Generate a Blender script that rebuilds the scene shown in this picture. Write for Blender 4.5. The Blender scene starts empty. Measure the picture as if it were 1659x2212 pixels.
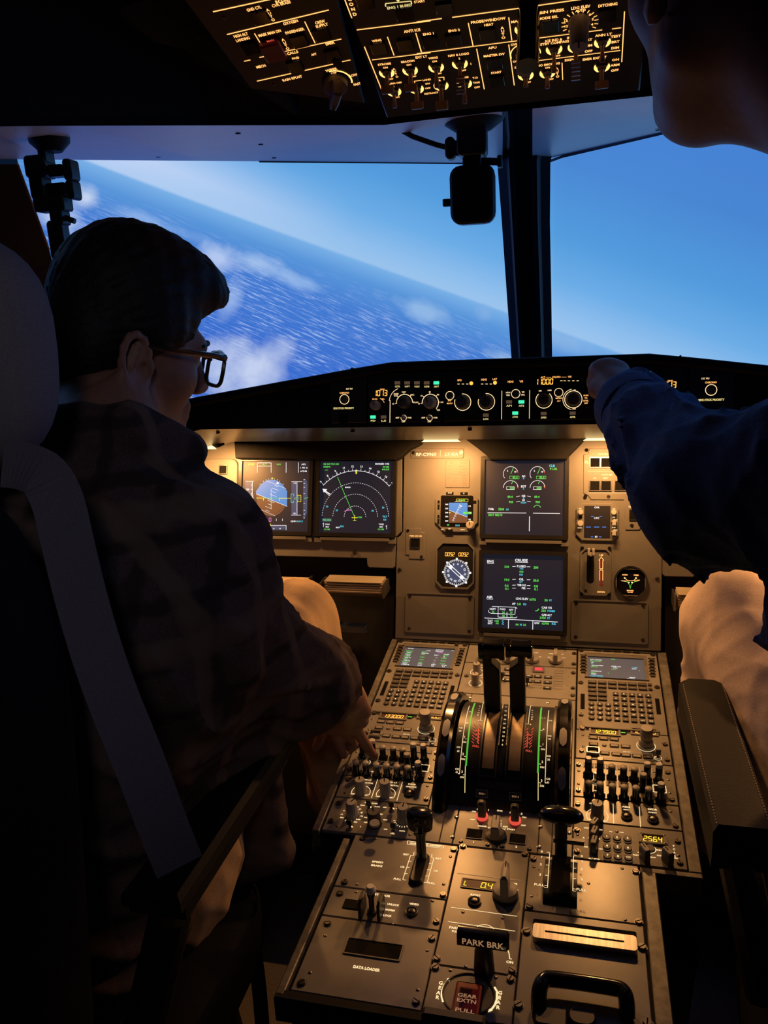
import bpy, math, random, time
import numpy as np
from mathutils import Matrix, Vector
random.seed(7)
S = bpy.context.scene
COL = S.collection
# ------------------------------------------------------------------ camera (calibrated on the panel edges)
F, CX, CY = 1751.863, 829.5, 1106.0
R = np.array([[0.97097737, 0.23356991, -0.05145909], [0.01207985, -0.26277382, -0.96478184], [-0.23886611, 0.93615972, -0.25796892]])
C = np.array([0.114, 0.0, 1.305])
cd = bpy.data.cameras.new('camera')
cd.sensor_fit = 'VERTICAL'; cd.sensor_height = 36.0; cd.lens = 36.0 * F / 2212.0
cd.clip_start = 0.02; cd.clip_end = 60
cam = bpy.data.objects.new('camera', cd); COL.objects.link(cam)
cam.matrix_world = Matrix([[R[0][i], -R[1][i], -R[2][i], C[i]] for i in range(3)] + [[0, 0, 0, 1]])
S.camera = cam
# ------------------------------------------------------------------ world and exposure
wd = bpy.data.worlds.new('dark_room'); S.world = wd; wd.use_nodes = True
wd.node_tree.nodes['Background'].inputs[0].default_value = (0.25, 0.32, 0.6, 1)
wd.node_tree.nodes['Background'].inputs[1].default_value = 0.004
S.view_settings.view_transform = 'Standard'; S.view_settings.look = 'None'
S.view_settings.exposure = 0.0; S.view_settings.gamma = 1.0; S.view_settings.use_curve_mapping = False
# ------------------------------------------------------------------ lamp maker and the added fill
WARM = (1.0, 0.45, 0.135)
def lamp(name, kind, loc, target, energy, color, size=0.1, size_y=None, spot=None, blend=0.6, parent=None):
    d = bpy.data.lights.new(name, kind); d.energy = energy; d.color = color
    if kind == 'AREA':
        d.size = size
        if size_y: d.shape = 'RECTANGLE'; d.size_y = size_y
    else:
        d.shadow_soft_size = size
    if spot: d.spot_size = math.radians(spot); d.spot_blend = blend
    o = bpy.data.objects.new(name, d); COL.objects.link(o)
    o.location = loc
    o.rotation_euler = (Vector(target) - Vector(loc)).to_track_quat('-Z', 'Y').to_euler()
    return o
lamp('seat_fill_spot', 'SPOT', (0.30, -0.60, 1.88), (-0.52, 0.75, 1.10), 5.5, (0.95, 0.82, 0.90), size=0.10, spot=46, blend=1.0)  # fill added to lift the captain's seat and back; no such fitting is seen
# ------------------------------------------------------------------ pixel helpers: a photo pixel gives a direction, the surface it lies on the distance
def ray(x, y): return R.T @ np.array([(x - CX) / F, (y - CY) / F, 1.0])
def atY(x, y, Y): r = ray(x, y); return C + r * (Y - C[1]) / r[1]
def atX(x, y, X): r = ray(x, y); return C + r * (X - C[0]) / r[0]
def atZ(x, y, Z): r = ray(x, y); return C + r * (Z - C[2]) / r[2]
def proj(P): q = R @ (np.array(P) - C); return q[:2] / q[2] * F + np.array([CX, CY])
class Fr:
    def __init__(s, o, ex, ey):
        s.o = np.array(o, float); s.ex = np.array(ex, float); s.ex /= np.linalg.norm(s.ex)
        ey = np.array(ey, float); ey = ey - s.ex * (ey @ s.ex); s.ey = ey / np.linalg.norm(ey)
        s.ez = np.cross(s.ex, s.ey)
    def pt(s, u, v, w=0): return s.o + s.ex * u + s.ey * v + s.ez * w
    def px(s, x, y, w=0):
        r = ray(x, y); o = s.o + s.ez * w
        p = C + r * ((o - C) @ s.ez) / (r @ s.ez) - o
        return float(p @ s.ex), float(p @ s.ey)
    def M(s, u=0, v=0, w=0):
        p = s.pt(u, v, w)
        return Matrix([[s.ex[i], s.ey[i], s.ez[i], p[i]] for i in range(3)] + [[0, 0, 0, 1]])
YF, ZP = 0.9603, 0.56
TU, TM = 0.11946, 0.31406
PL = Fr((0, YF, ZP), (1, 0, 0), (0, 1, 0))                                    # aft pedestal, level
PU = Fr((0, YF, ZP), (1, 0, 0), (0, math.cos(TU), math.sin(TU)))              # forward pedestal, sloping up
PM = Fr((0, 1.4877, 0.6233), (1, 0, 0), (0, math.sin(TM), math.cos(TM)))      # main instrument panel
TG = math.radians(10)
PG = Fr((0, 1.395, 1.082), (1, 0, 0), (0, math.sin(TG), math.cos(TG)))        # glareshield face
TO = math.radians(24.5)
_o = atY(1060, 190, 1.165)
PO = Fr((0, _o[1], _o[2]), (1, 0, 0), (0, -math.cos(TO), math.sin(TO)))       # overhead panel, centre
_g = math.radians(5.0)
_h = PO.pt(*PO.px(800, 140))
PO2 = Fr(_h, (math.cos(_g), 0, math.sin(_g)), (0, -math.cos(TO), math.sin(TO)))  # overhead panel, captain side, canted
# ------------------------------------------------------------------ materials
MATS = {}
def mat(name, col=(.2, .2, .2), rough=.5, metal=0., emit=None, es=0., var=.12, scale=60., bump=0., spec=.5, sampled=False, aniso=None):
    if name in MATS: return MATS[name]
    m = bpy.data.materials.new(name); m.use_nodes = True
    nt = m.node_tree; b = nt.nodes['Principled BSDF']
    b.inputs['Roughness'].default_value = rough; b.inputs['Metallic'].default_value = metal
    b.inputs['Specular IOR Level'].default_value = spec
    if emit:
        b.inputs['Base Color'].default_value = (*[c * .15 for c in emit], 1)
        b.inputs['Emission Color'].default_value = (*emit, 1); b.inputs['Emission Strength'].default_value = es
        if not sampled: m.cycles.emission_sampling = 'NONE'
    else:
        tc = nt.nodes.new('ShaderNodeTexCoord'); mp = nt.nodes.new('ShaderNodeMapping')
        if aniso: mp.inputs['Scale'].default_value = aniso
        nz = nt.nodes.new('ShaderNodeTexNoise'); nz.inputs['Scale'].default_value = scale; nz.inputs['Detail'].default_value = 4
        rp = nt.nodes.new('ShaderNodeValToRGB')
        rp.color_ramp.elements[0].position = .3; rp.color_ramp.elements[1].position = .7
        rp.color_ramp.elements[0].color = (*[c * (1 - var) for c in col], 1)
        rp.color_ramp.elements[1].color = (*[min(1, c * (1 + var)) for c in col], 1)
        nt.links.new(tc.outputs['Object'], mp.inputs['Vector']); nt.links.new(mp.outputs['Vector'], nz.inputs['Vector'])
        nt.links.new(nz.outputs['Fac'], rp.inputs['Fac']); nt.links.new(rp.outputs['Color'], b.inputs['Base Color'])
        if bump:
            bp = nt.nodes.new('ShaderNodeBump'); bp.inputs['Strength'].default_value = bump; bp.inputs['Distance'].default_value = .001
            nt.links.new(nz.outputs['Fac'], bp.inputs['Height']); nt.links.new(bp.outputs['Normal'], b.inputs['Normal'])
    MATS[name] = m
    return m
mat('panel_grey', (.24, .235, .225), .30, var=.10, scale=35, bump=.05)
mat('panel_dark', (.15, .147, .14), .4, var=.12, scale=40, bump=.05)
mat('mip_grey', (.125, .122, .115), .45, var=.06, scale=25, bump=.03)
mat('rail_worn', (.16, .155, .145), .45, .35, var=.3, scale=90, bump=.25)
mat('black_gloss', (.006, .006, .007), .14, var=.2)
mat('black_satin', (.011, .011, .012), .38, var=.2)
mat('black_matt', (.010, .010, .011), .75, var=.2, spec=.2)
mat('black_rubber', (.013, .013, .014), .6, var=.25, scale=200, bump=.1, spec=.3)
mat('glare_black', (.008, .008, .010), .85, var=.25, scale=300, bump=.15, spec=.15)
mat('recess_black', (.003, .003, .003), .8, spec=.1)
mat('knob_grey', (.36, .35, .34), .45, var=.08)
mat('knob_dark', (.07, .07, .07), .45, var=.1)
mat('knob_white', (.62, .62, .62), .35, var=.05)
mat('steel', (.55, .54, .52), .28, 1.0, var=.1, scale=120)
mat('screw_steel', (.16, .15, .14), .32, 1.0, var=.2, scale=120)
mat('steel_dark', (.20, .195, .19), .35, 1.0, var=.2, scale=120)
mat('bronze_cover', (.50, .39, .27), .36, .7, var=.15, scale=14, aniso=(1, 8, 1))
mat('brushed_alu', (.50, .49, .47), .33, .85, var=.2, scale=30, aniso=(14, 1, 1))
mat('key_dark', (.055, .05, .048), .45, var=.1)
mat('key_grey', (.25, .24, .23), .45, var=.08)
mat('red_plastic', (.35, .015, .012), .45, var=.1)
mat('window_frame_grey', (.88, .89, .90), .36, 0., var=.03, scale=10, spec=1.0)
mat('post_black', (.010, .011, .014), .45, var=.2)
mat('trim_dark', (.010, .010, .013), .7, spec=.2)
mat('liner_grey', (.045, .045, .05), .8, spec=.15)
mat('paper', (.30, .26, .19), .7, var=.12, scale=20)
mat('carpet', (.19, .16, .13), .95, var=.5, scale=500, bump=.5, spec=.1)
mat('seat_fabric', (.23, .22, .26), .9, var=.15, scale=700, bump=.3, spec=.1)
mat('seat_dark', (.010, .010, .013), .8, var=.2, scale=150, bump=.1, spec=.08)
mat('strap_fabric', (.15, .145, .195), .85, var=.12, scale=600, bump=.3, spec=.15)
mat('leather_black', (.006, .006, .006), .55, var=.25, scale=260, bump=.25, spec=.15)
mat('stitch', (.22, .18, .12), .7)
mat('blue_metal', (.05, .07, .13), .35, .5)
def em(name, col, es=1.0, sampled=False): return mat(name, emit=col, es=es, sampled=sampled)
em('lit_amber', (1.0, .45, .13), 1.35)
em('lit_over', (1.0, .42, .12), 1.9)
em('lit_over_bright', (1.0, .52, .14), 2.0, True)
em('lit_soft', (1.0, .68, .34), 1.25)
em('lit_dim', (1.0, .55, .27), .30)
em('lit_ring', (1.0, .72, .38), 1.15)
em('lit_yellow', (1.0, .80, .30), .9)
em('lit_green_strip', (.10, .62, .06), .75)
em('lit_red', (1.0, .10, .06), .75)
em('lit_dkred', (.42, .02, .015), .35)
em('lit_redbutton', (1.0, .05, .07), 1.1)
em('seg_amber', (1.0, .42, .06), 1.7)
em('seg_yellow', (1.0, .72, .04), 1.2)
em('seg_back', (.10, .012, .004), .25)
em('scr_back', (.0095, .0105, .019), 1.0)
em('scr_back_black', (.0015, .0018, .004), 1.0)
em('scr_mcdu', (.085, .075, .075), 1.0)
em('scr_white', (.85, .88, .92), 1.0)
em('scr_grey', (.05, .065, .13), 1.0)
em('scr_green', (.12, .72, .10), .95)
em('scr_cyan', (.10, .66, .85), .9)
em('scr_amber', (.95, .55, .05), .95)
em('scr_yellow', (.85, .78, .05), .95)
em('scr_magenta', (.80, .20, .72), .9)
em('scr_sky', (.055, .24, .63), 1.0)
em('scr_earth', (.15, .062, .026), 1.0)
em('scr_red', (.9, .06, .04), .9)
em('scr_blue', (.06, .22, .80), .9)
em('ann_green', (.06, .80, .42), 1.2)
em('ann_dim', (.22, .13, .075), .4)
em('lamp_glow', (1.0, .66, .26), 3.0)
# ------------------------------------------------------------------ mesh builder
def rotz(a): return Matrix.Rotation(a, 4, 'Z')
class MB:
    def __init__(s): s.v = []; s.f = []; s.m = []; s.mats = []; s.cur = 0
    def use(s, m):
        m = MATS[m] if isinstance(m, str) else m
        if m not in s.mats: s.mats.append(m)
        s.cur = s.mats.index(m); return s
    def add(s, vs, fs, M=None):
        b = len(s.v)
        if M is not None: vs = [tuple(M @ Vector(v)) for v in vs]
        s.v.extend([tuple(map(float, v)) for v in vs])
        s.f.extend([tuple(b + i for i in f) for f in fs]); s.m.extend([s.cur] * len(fs)); return s
    def box(s, c, d, M=None):
        x, y, z = [q / 2 for q in d]
        vs = [(c[0] + i * x, c[1] + j * y, c[2] + k * z) for k in (-1, 1) for j in (-1, 1) for i in (-1, 1)]
        return s.add(vs, [(0, 2, 3, 1), (4, 5, 7, 6), (0, 1, 5, 4), (2, 6, 7, 3), (0, 4, 6, 2), (1, 3, 7, 5)], M)
    def prism(s, poly, z0, z1, ch=0., bottom=True, M=None):
        """polygon (ccw) extruded, top edge chamfered by ch"""
        n = len(poly); p = np.array(poly, float)
        rings = [(p, z0)]
        if ch > 0:
            rings.append((p, z1 - ch)); rings.append((inset(p, ch), z1))
        else: rings.append((p, z1))
        vs = [(q[0], q[1], z) for r, z in rings for q in r]
        fs = []
        for k in range(len(rings) - 1):
            for i in range(n):
                j = (i + 1) % n; fs.append((k * n + i, k * n + j, (k + 1) * n + j, (k + 1) * n + i))
        fs.append(tuple((len(rings) - 1) * n + i for i in range(n)))
        if bottom: fs.append(tuple(reversed(range(n))))
        return s.add(vs, fs, M)
    def frame(s, outer, inner, z0, z1, M=None):
        """flat ring between two polygons of the same length, with walls"""
        n = len(outer); vs = [(*q, z1) for q in outer] + [(*q, z1) for q in inner] + [(*q, z0) for q in outer] + [(*q, z0) for q in inner]
        fs = []
        for i in range(n):
            j = (i + 1) % n
            fs += [(i, j, n + j, n + i), (2 * n + i, 2 * n + j, j, i), (n + i, n + j, 3 * n + j, 3 * n + i)]
        return s.add(vs, fs, M)
    def lathe(s, prof, n=24, M=None, flute=0., nf=0, cap=True):
        vs = []
        for r, z in prof:
            for i in range(n):
                a = 2 * math.pi * i / n
                rr = r * (1 - flute * (.5 + .5 * math.cos(nf * a))) if flute and r > 0 else r
                vs.append((rr * math.cos(a), rr * math.sin(a), z))
        fs = []
        for k in range(len(prof) - 1):
            for i in range(n):
                j = (i + 1) % n; fs.append((k * n + i, k * n + j, (k + 1) * n + j, (k + 1) * n + i))
        if cap: fs.append(tuple((len(prof) - 1) * n + i for i in range(n))); fs.append(tuple(reversed(range(n))))
        return s.add(vs, fs, M)
    def tube(s, path, r, n=10, M=None, cap=True):
        P = [np.array(p, float) for p in path]; k = len(P); vs = []
        rs = r if hasattr(r, '__len__') else [r] * k
        t0 = P[1] - P[0]; up = np.array([0, 0, 1.]) if abs(t0[2]) < .9 * np.linalg.norm(t0) else np.array([1., 0, 0])
        for i in range(k):
            t = P[min(i + 1, k - 1)] - P[max(i - 1, 0)]; t /= np.linalg.norm(t) + 1e-12
            x = np.cross(up, t); x /= np.linalg.norm(x) + 1e-12; y = np.cross(t, x); up = y
            for j in range(n):
                a = 2 * math.pi * j / n; vs.append(P[i] + rs[i] * (math.cos(a) * x + math.sin(a) * y))
        fs = [(i * n + j, i * n + (j + 1) % n, (i + 1) * n + (j + 1) % n, (i + 1) * n + j) for i in range(k - 1) for j in range(n)]
        if cap: fs.append(tuple(reversed(range(n)))); fs.append(tuple((k - 1) * n + j for j in range(n)))
        return s.add(vs, fs, M)
    def quad(s, a, b, c, d, M=None): return s.add([a, b, c, d], [(0, 1, 2, 3)], M)
    def line(s, a, b, th, z):
        a = np.array(a[:2], float); b = np.array(b[:2], float); d = b - a; L = np.linalg.norm(d) + 1e-12; n = np.array([-d[1], d[0]]) / L * th / 2
        return s.add([(*(a - n), z), (*(b - n), z), (*(b + n), z), (*(a + n), z)], [(0, 1, 2, 3)])
    def arc(s, c, r, a0, a1, th, z, n=None, dash=0):
        n = n or max(6, int(abs(a1 - a0) / 8)); vs = []; fs = []
        for i in range(n + 1):
            a = math.radians(a0 + (a1 - a0) * i / n)
            for q in (r - th / 2, r + th / 2): vs.append((c[0] + q * math.cos(a), c[1] + q * math.sin(a), z))
        for i in range(n):
            if dash and i % 2: continue
            f = (2 * i, 2 * i + 1, 2 * i + 3, 2 * i + 2); fs.append(f if a1 < a0 else f[::-1])
        return s.add(vs, fs)
    def disc(s, c, r, z, n=20):
        return s.add([(c[0] + r * math.cos(2 * math.pi * i / n), c[1] + r * math.sin(2 * math.pi * i / n), z) for i in range(n)], [tuple(range(n))])
    def text(s, t, c, h, z, w=None, rot=0., al='C', bold=.018, M=None):
        vs, fs, wd = glyphs(t, bold); sc = h / .72
        sx = sc if w is None else w / max(wd, 1e-6)
        ca, sa = math.cos(rot), math.sin(rot); ox = {'C': -wd / 2, 'L': 0, 'R': -wd}[al]
        out = []
        for x, y in vs:
            X = (x + ox) * sx; Y = (y - .36) * sc
            out.append((c[0] + X * ca - Y * sa, c[1] + X * sa + Y * ca, z))
        return s.add(out, fs, M)
    def seg(s, t, c, h, z, pitch=.62, slant=.12, th=.13, w=.42):
        """seven segment digits centred on c"""
        T = {'0': 'abcdef', '1': 'bc', '2': 'abged', '3': 'abgcd', '4': 'fgbc', '5': 'afgcd', '6': 'afgedc', '7': 'abc', '8': 'abcdefg', '9': 'gfabcd', 'L': 'fed', 'n': 'efabc', '-': 'g', 'r': 'eg'}
        n = sum(ch != '.' for ch in t); x = -(n - 1) * pitch / 2
        for ch in t:
            if ch == '.':
                cx_ = x - pitch / 2; s._sg(c, h, z, slant, cx_ - .05, -.5, cx_ + .05, -.4); continue
            for g in T.get(ch, ''):
                a = w / 2
                q = {'a': (-a, .5 - th / 2, a, .5 - th / 2), 'd': (-a, -.5 + th / 2, a, -.5 + th / 2), 'g': (-a, 0, a, 0), 'f': (-a, .02, -a, .48), 'b': (a, .02, a, .48), 'e': (-a, -.48, -a, -.02), 'c': (a, -.48, a, -.02)}[g]
                e = th / 2
                s._sg(c, h, z, slant, x + min(q[0], q[2]) - (e if g in 'fbec' else -.03), min(q[1], q[3]) - (e if g in 'adg' else -.03), x + max(q[0], q[2]) + (e if g in 'fbec' else -.03), max(q[1], q[3]) + (e if g in 'adg' else -.03))
            x += pitch
        return s
    def _sg(s, c, h, z, sl, x0, y0, x1, y1):
        f = lambda x, y: (c[0] + h * (x + sl * y), c[1] + h * y, z)
        s.add([f(x0, y0), f(x1, y0), f(x1, y1), f(x0, y1)], [(0, 1, 2, 3)])
    def mesh(s, name, smooth=False, ang=40):
        me = bpy.data.meshes.new(name); me.from_pydata(s.v, [], s.f)
        for m in s.mats: me.materials.append(m)
        if len(s.mats) > 1: me.polygons.foreach_set('material_index', s.m)
        if smooth:
            me.polygons.foreach_set('use_smooth', [True] * len(me.polygons)); me.set_sharp_from_angle(angle=math.radians(ang))
        me.update(); return me
    def build(s, name, parent=None, m=None, loc=None, rot=None, smooth=False, ang=40):
        if m: s.use(m) if not s.mats else None
        return link(name, s.mesh(name, smooth, ang), parent, loc, rot)
def inset(p, d):
    n = len(p); out = []
    for i in range(n):
        a, b, c = p[i - 1], p[i], p[(i + 1) % n]
        e1 = (b - a) / (np.linalg.norm(b - a) + 1e-12); e2 = (c - b) / (np.linalg.norm(c - b) + 1e-12)
        n1 = np.array([-e1[1], e1[0]]); n2 = np.array([-e2[1], e2[0]]); k = n1 + n2; k /= max(.3, 1 + n1 @ n2)
        out.append(b + k * d)
    return np.array(out)
def link(name, data, parent=None, loc=None, rot=None):
    o = bpy.data.objects.new(name, data); COL.objects.link(o)
    if parent: o.parent = parent
    if loc is not None: o.location = loc
    if rot is not None: o.rotation_euler = rot
    return o
_gl = {}
def glyphs(t, bold=.018):
    k = (t, bold)
    if k not in _gl:
        cu = bpy.data.curves.new('t', 'FONT'); cu.body = t; cu.size = 1; cu.resolution_u = 2; cu.offset = bold; cu.fill_mode = 'FRONT'
        o = bpy.data.objects.new('t', cu); me = o.to_mesh()
        vs = [(v.co.x, v.co.y) for v in me.vertices]; fs = [tuple(p.vertices) for p in me.polygons]
        fs = [f if _area(vs, f) > 0 else f[::-1] for f in fs]
        wd = max([v[0] for v in vs], default=.3)
        o.to_mesh_clear(); bpy.data.objects.remove(o); bpy.data.curves.remove(cu); _gl[k] = (vs, fs, wd)
    return _gl[k]
def _area(vs, f): return sum(vs[f[i - 1]][0] * vs[f[i]][1] - vs[f[i]][0] * vs[f[i - 1]][1] for i in range(len(f)))
def rrect(w, h, r, n=3, c=(0, 0)):
    out = []
    for k, (sx, sy) in enumerate(((1, 1), (-1, 1), (-1, -1), (1, -1))):
        for i in range(n + 1):
            a = math.pi / 2 * (k + i / n); out.append((c[0] + sx * (w / 2 - r) + r * math.cos(a), c[1] + sy * (h / 2 - r) + r * math.sin(a)))
    return out
def oct_(w, h, k, c=(0, 0)):
    x, y = w / 2, h / 2
    return [(c[0] + a, c[1] + b) for a, b in ((x, -y + k), (x, y - k), (x - k, y), (-x + k, y), (-x, y - k), (-x, -y + k), (-x + k, -y), (x - k, -y))]
# ------------------------------------------------------------------ things
def tag(o, label, cat, group=None, kind=None):
    if label: o['label'] = label
    if cat: o['category'] = cat
    if group: o['group'] = group
    if kind: o['kind'] = kind
    return o
def empty(name, M, label, cat, group=None):
    o = bpy.data.objects.new(name, None); COL.objects.link(o); o.matrix_world = M if isinstance(M, Matrix) else Matrix.Translation(Vector(M))
    o.empty_display_size = .02
    return tag(o, label, cat, group)
def K(ox, oy, s): return lambda X, Y: (ox + X / s, oy + Y / s)
PX = K(0, 0, 1)
SH = {}
def shared(key, fn):
    if key not in SH: SH[key] = fn()
    return SH[key]
class Panel:
    def __init__(s, fr, k, name, label, cat, c=(0, 0), group=None, kind=None):
        s.fr, s.k, s.c = fr, k, c
        s.root = empty(name, fr.M(*c), label, cat, group)
        if kind: s.root['kind'] = kind
        s.p = MB()
    def L(s, X, Y, w=0):
        u, v = s.fr.px(*s.k(X, Y), w); return (u - s.c[0], v - s.c[1], w)
    def plate(s, u0, v0, u1, v1, t=.005, m='panel_grey', ch=.0009, r=.0015, name='face_plate', top=0.):
        mb = MB().use(m); cx_, cy_ = (u0 + u1) / 2 - s.c[0], (v0 + v1) / 2 - s.c[1]
        mb.prism(rrect(u1 - u0, v1 - v0, r, 2, (cx_, cy_)), top - t, top, ch); return mb.build(name, s.root)
    def text(s, t, X, Y, W=None, h=3.2, m='lit_soft', w=.0004, rot=0., bold=.03, al='C'):
        c = s.L(X, Y, w); wl = None
        if W: a = s.L(X - W / 2, Y, w); b = s.L(X + W / 2, Y, w); wl = b[0] - a[0]
        s.p.use(m).text(t, c, h / 1000, w, wl, rot, al, bold)
    def vtext(s, t, X, Y, X1, Y1, h=3.2, m='lit_soft', w=.0004):
        for i, ch in enumerate(t):
            q = i / max(1, len(t) - 1); s.text(ch, X + (X1 - X) * q, Y + (Y1 - Y) * q, None, h, m, w)
    def line(s, X0, Y0, X1, Y1, th=.8, m='lit_soft', w=.0004): s.p.use(m).line(s.L(X0, Y0, w), s.L(X1, Y1, w), th / 1000, w)
    def poly(s, pts, m='lit_soft', w=.0004):
        q = [s.L(*a, w) for a in pts]
        if sum(q[i - 1][0] * q[i][1] - q[i][0] * q[i - 1][1] for i in range(len(q))) < 0: q = q[::-1]
        s.p.use(m).add(q, [tuple(range(len(q)))])
    def path(s, pts, th=.8, m='lit_soft', w=.0004, close=False):
        pts = list(pts) + ([pts[0]] if close else [])
        for a, b in zip(pts, pts[1:]): s.line(*a, *b, th, m, w)
    def arc(s, X, Y, r, a0, a1, th=.8, m='lit_soft', w=.0004, dash=0, n=None): s.p.use(m).arc(s.L(X, Y, w), r / 1000, a0, a1, th / 1000, w, n, dash)
    def seg(s, t, X, Y, h, m='seg_amber', w=.0005, pitch=.62, slant=.12): s.p.use(m).seg(t, s.L(X, Y, w), h / 1000, w, pitch, slant)
    def part(s, name, me, X, Y, w=0., rot=0.): return link(name, me, s.root, s.L(X, Y, w), (0, 0, rot) if not hasattr(rot, '__len__') else rot)
    def screw(s, X, Y, r=3.6, w=0., rot=None):
        rot = random.uniform(0, 3) if rot is None else rot
        return s.part('screw', shared(('screw', r), lambda: screw_mesh(r / 1000)), X, Y, w, rot)
    def done(s):
        if s.p.v: s.p.build('lettering', s.root)['kind'] = 'stuff'
        return s.root
def screw_mesh(r):
    m = MB().use('screw_steel'); n = 12
    m.lathe([(r * 1.25, 0), (r * 1.25, r * .12), (r, r * .12), (r, r * .42), (r * .86, r * .6)], 14, cap=False)
    # slotted head: two half discs with a groove
    for sgn in (1, -1):
        pts = [(r * .86 * math.cos(a), r * .86 * math.sin(a)) for a in np.linspace(.16, math.pi - .16, 8)]
        if sgn < 0: pts = [(-x, -y) for x, y in pts]
        m.add([(x, y, r * .6) for x, y in pts], [tuple(range(8))])
    m.use('recess_black').add([(-r * .85, -r * .15, r * .45), (r * .85, -r * .15, r * .45), (r * .85, r * .15, r * .45), (-r * .85, r * .15, r * .45)], [(0, 1, 2, 3)])
    return m.mesh('screw', True)
def rivet_mesh(r, m='steel_dark'):
    a = MB().use(m); a.lathe([(r, 0), (r, r * .15), (r * .6, r * .4), (r * .25, r * .42)], 12); return a.mesh('rivet', True)
def key_mesh(w, h, t=.0028, m='key_dark', r=.0008):
    a = MB().use(m); a.prism(rrect(w, h, r, 2), -.001, t, .0005, bottom=False); return a.mesh('key')
def rkey_mesh(r, t=.0028, m='key_dark'):
    a = MB().use(m); a.lathe([(r, -.001), (r, t - .0005), (r - .0005, t)], 16); return a.mesh('key', True)
def knob_mesh(r, h, m='knob_grey', nf=18, cap=None):
    a = MB().use(m); a.lathe([(r * 1.12, 0), (r * 1.12, h * .08), (r, h * .14), (r * .93, h * .93), (r * .82, h)], nf * 4, flute=.07, nf=nf)
    if cap: a.use(cap).disc((0, 0), r * .72, h + .0002)
    a.use('recess_black').box((0, r * .4, h + .0003), (r * .16, r * .8, .0004))
    return a.mesh('knob', True, 50)
def pin_mesh(r, h, cap='knob_white'):
    a = MB().use('black_gloss'); a.lathe([(r * 1.45, 0), (r * 1.5, h * .12), (r * 1.05, h * .2), (r, h * .3), (r, h * .84)], 20, cap=False)
    a.use(cap).lathe([(r, h * .84), (r, h * .97), (r * .8, h)], 20)
    return a.mesh('volume_knob', True)
def bar_mesh(r, h, m='knob_grey', rot_m='knob_dark', k=.42):
    """selector knob: round skirt with a tall pointer bar across it"""
    a = MB().use(rot_m); a.lathe([(r, 0), (r, h * .10)], 28)
    a.use(m).lathe([(r * .98, h * .10), (r * .93, h * .30), (r * .5, h * .36)], 28)
    w = r * k
    pts = [(-w, -r * .95), (w, -r * .95), (w * 1.05, r * .3), (w * .75, r * 1.02), (-w * .75, r * 1.02), (-w * 1.05, r * .3)]
    a.prism(pts, h * .3, h, h * .08)
    a.use('recess_black').box((0, r * .65, h + .0002), (w * .25, r * .6, .0004))
    return a.mesh('selector_knob', True, 30)
def toggle_mesh(h=.016, tilt=.35, m='steel', kind='bat', r=.0042):
    a = MB().use('steel'); a.lathe([(r, 0), (r, .0022), (r * .72, .003)], 14)
    d = Matrix.Rotation(-tilt, 4, 'X')
    a.use(m)
    if kind == 'bat': a.lathe([(.0013, .001), (.0017, h * .55), (.0024, h * .92), (.0017, h)], 10, d)
    else:
        a.lathe([(.0016, .001), (.002, h * .5)], 10, d)
        a.prism([(-.0038, -.0016), (.0038, -.0016), (.0038, .0016), (-.0038, .0016)], h * .45, h, .0006, M=d)
    return a.mesh('toggle_switch', True)
def copy_tree(o, parent=None):
    c = o.copy(); COL.objects.link(c); c.parent = parent
    for ch in list(o.children): copy_tree(ch, c)
    return c
# ================================================================== the simulator room: screen, windows, shell
def struct(o, kind='structure'): o['kind'] = kind; return o
FLZ = -.10
mb = MB().use('carpet'); mb.box((0, .3, FLZ - .03), (3.2, 4.0, .06)); struct(mb.build('floor'))
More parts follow.
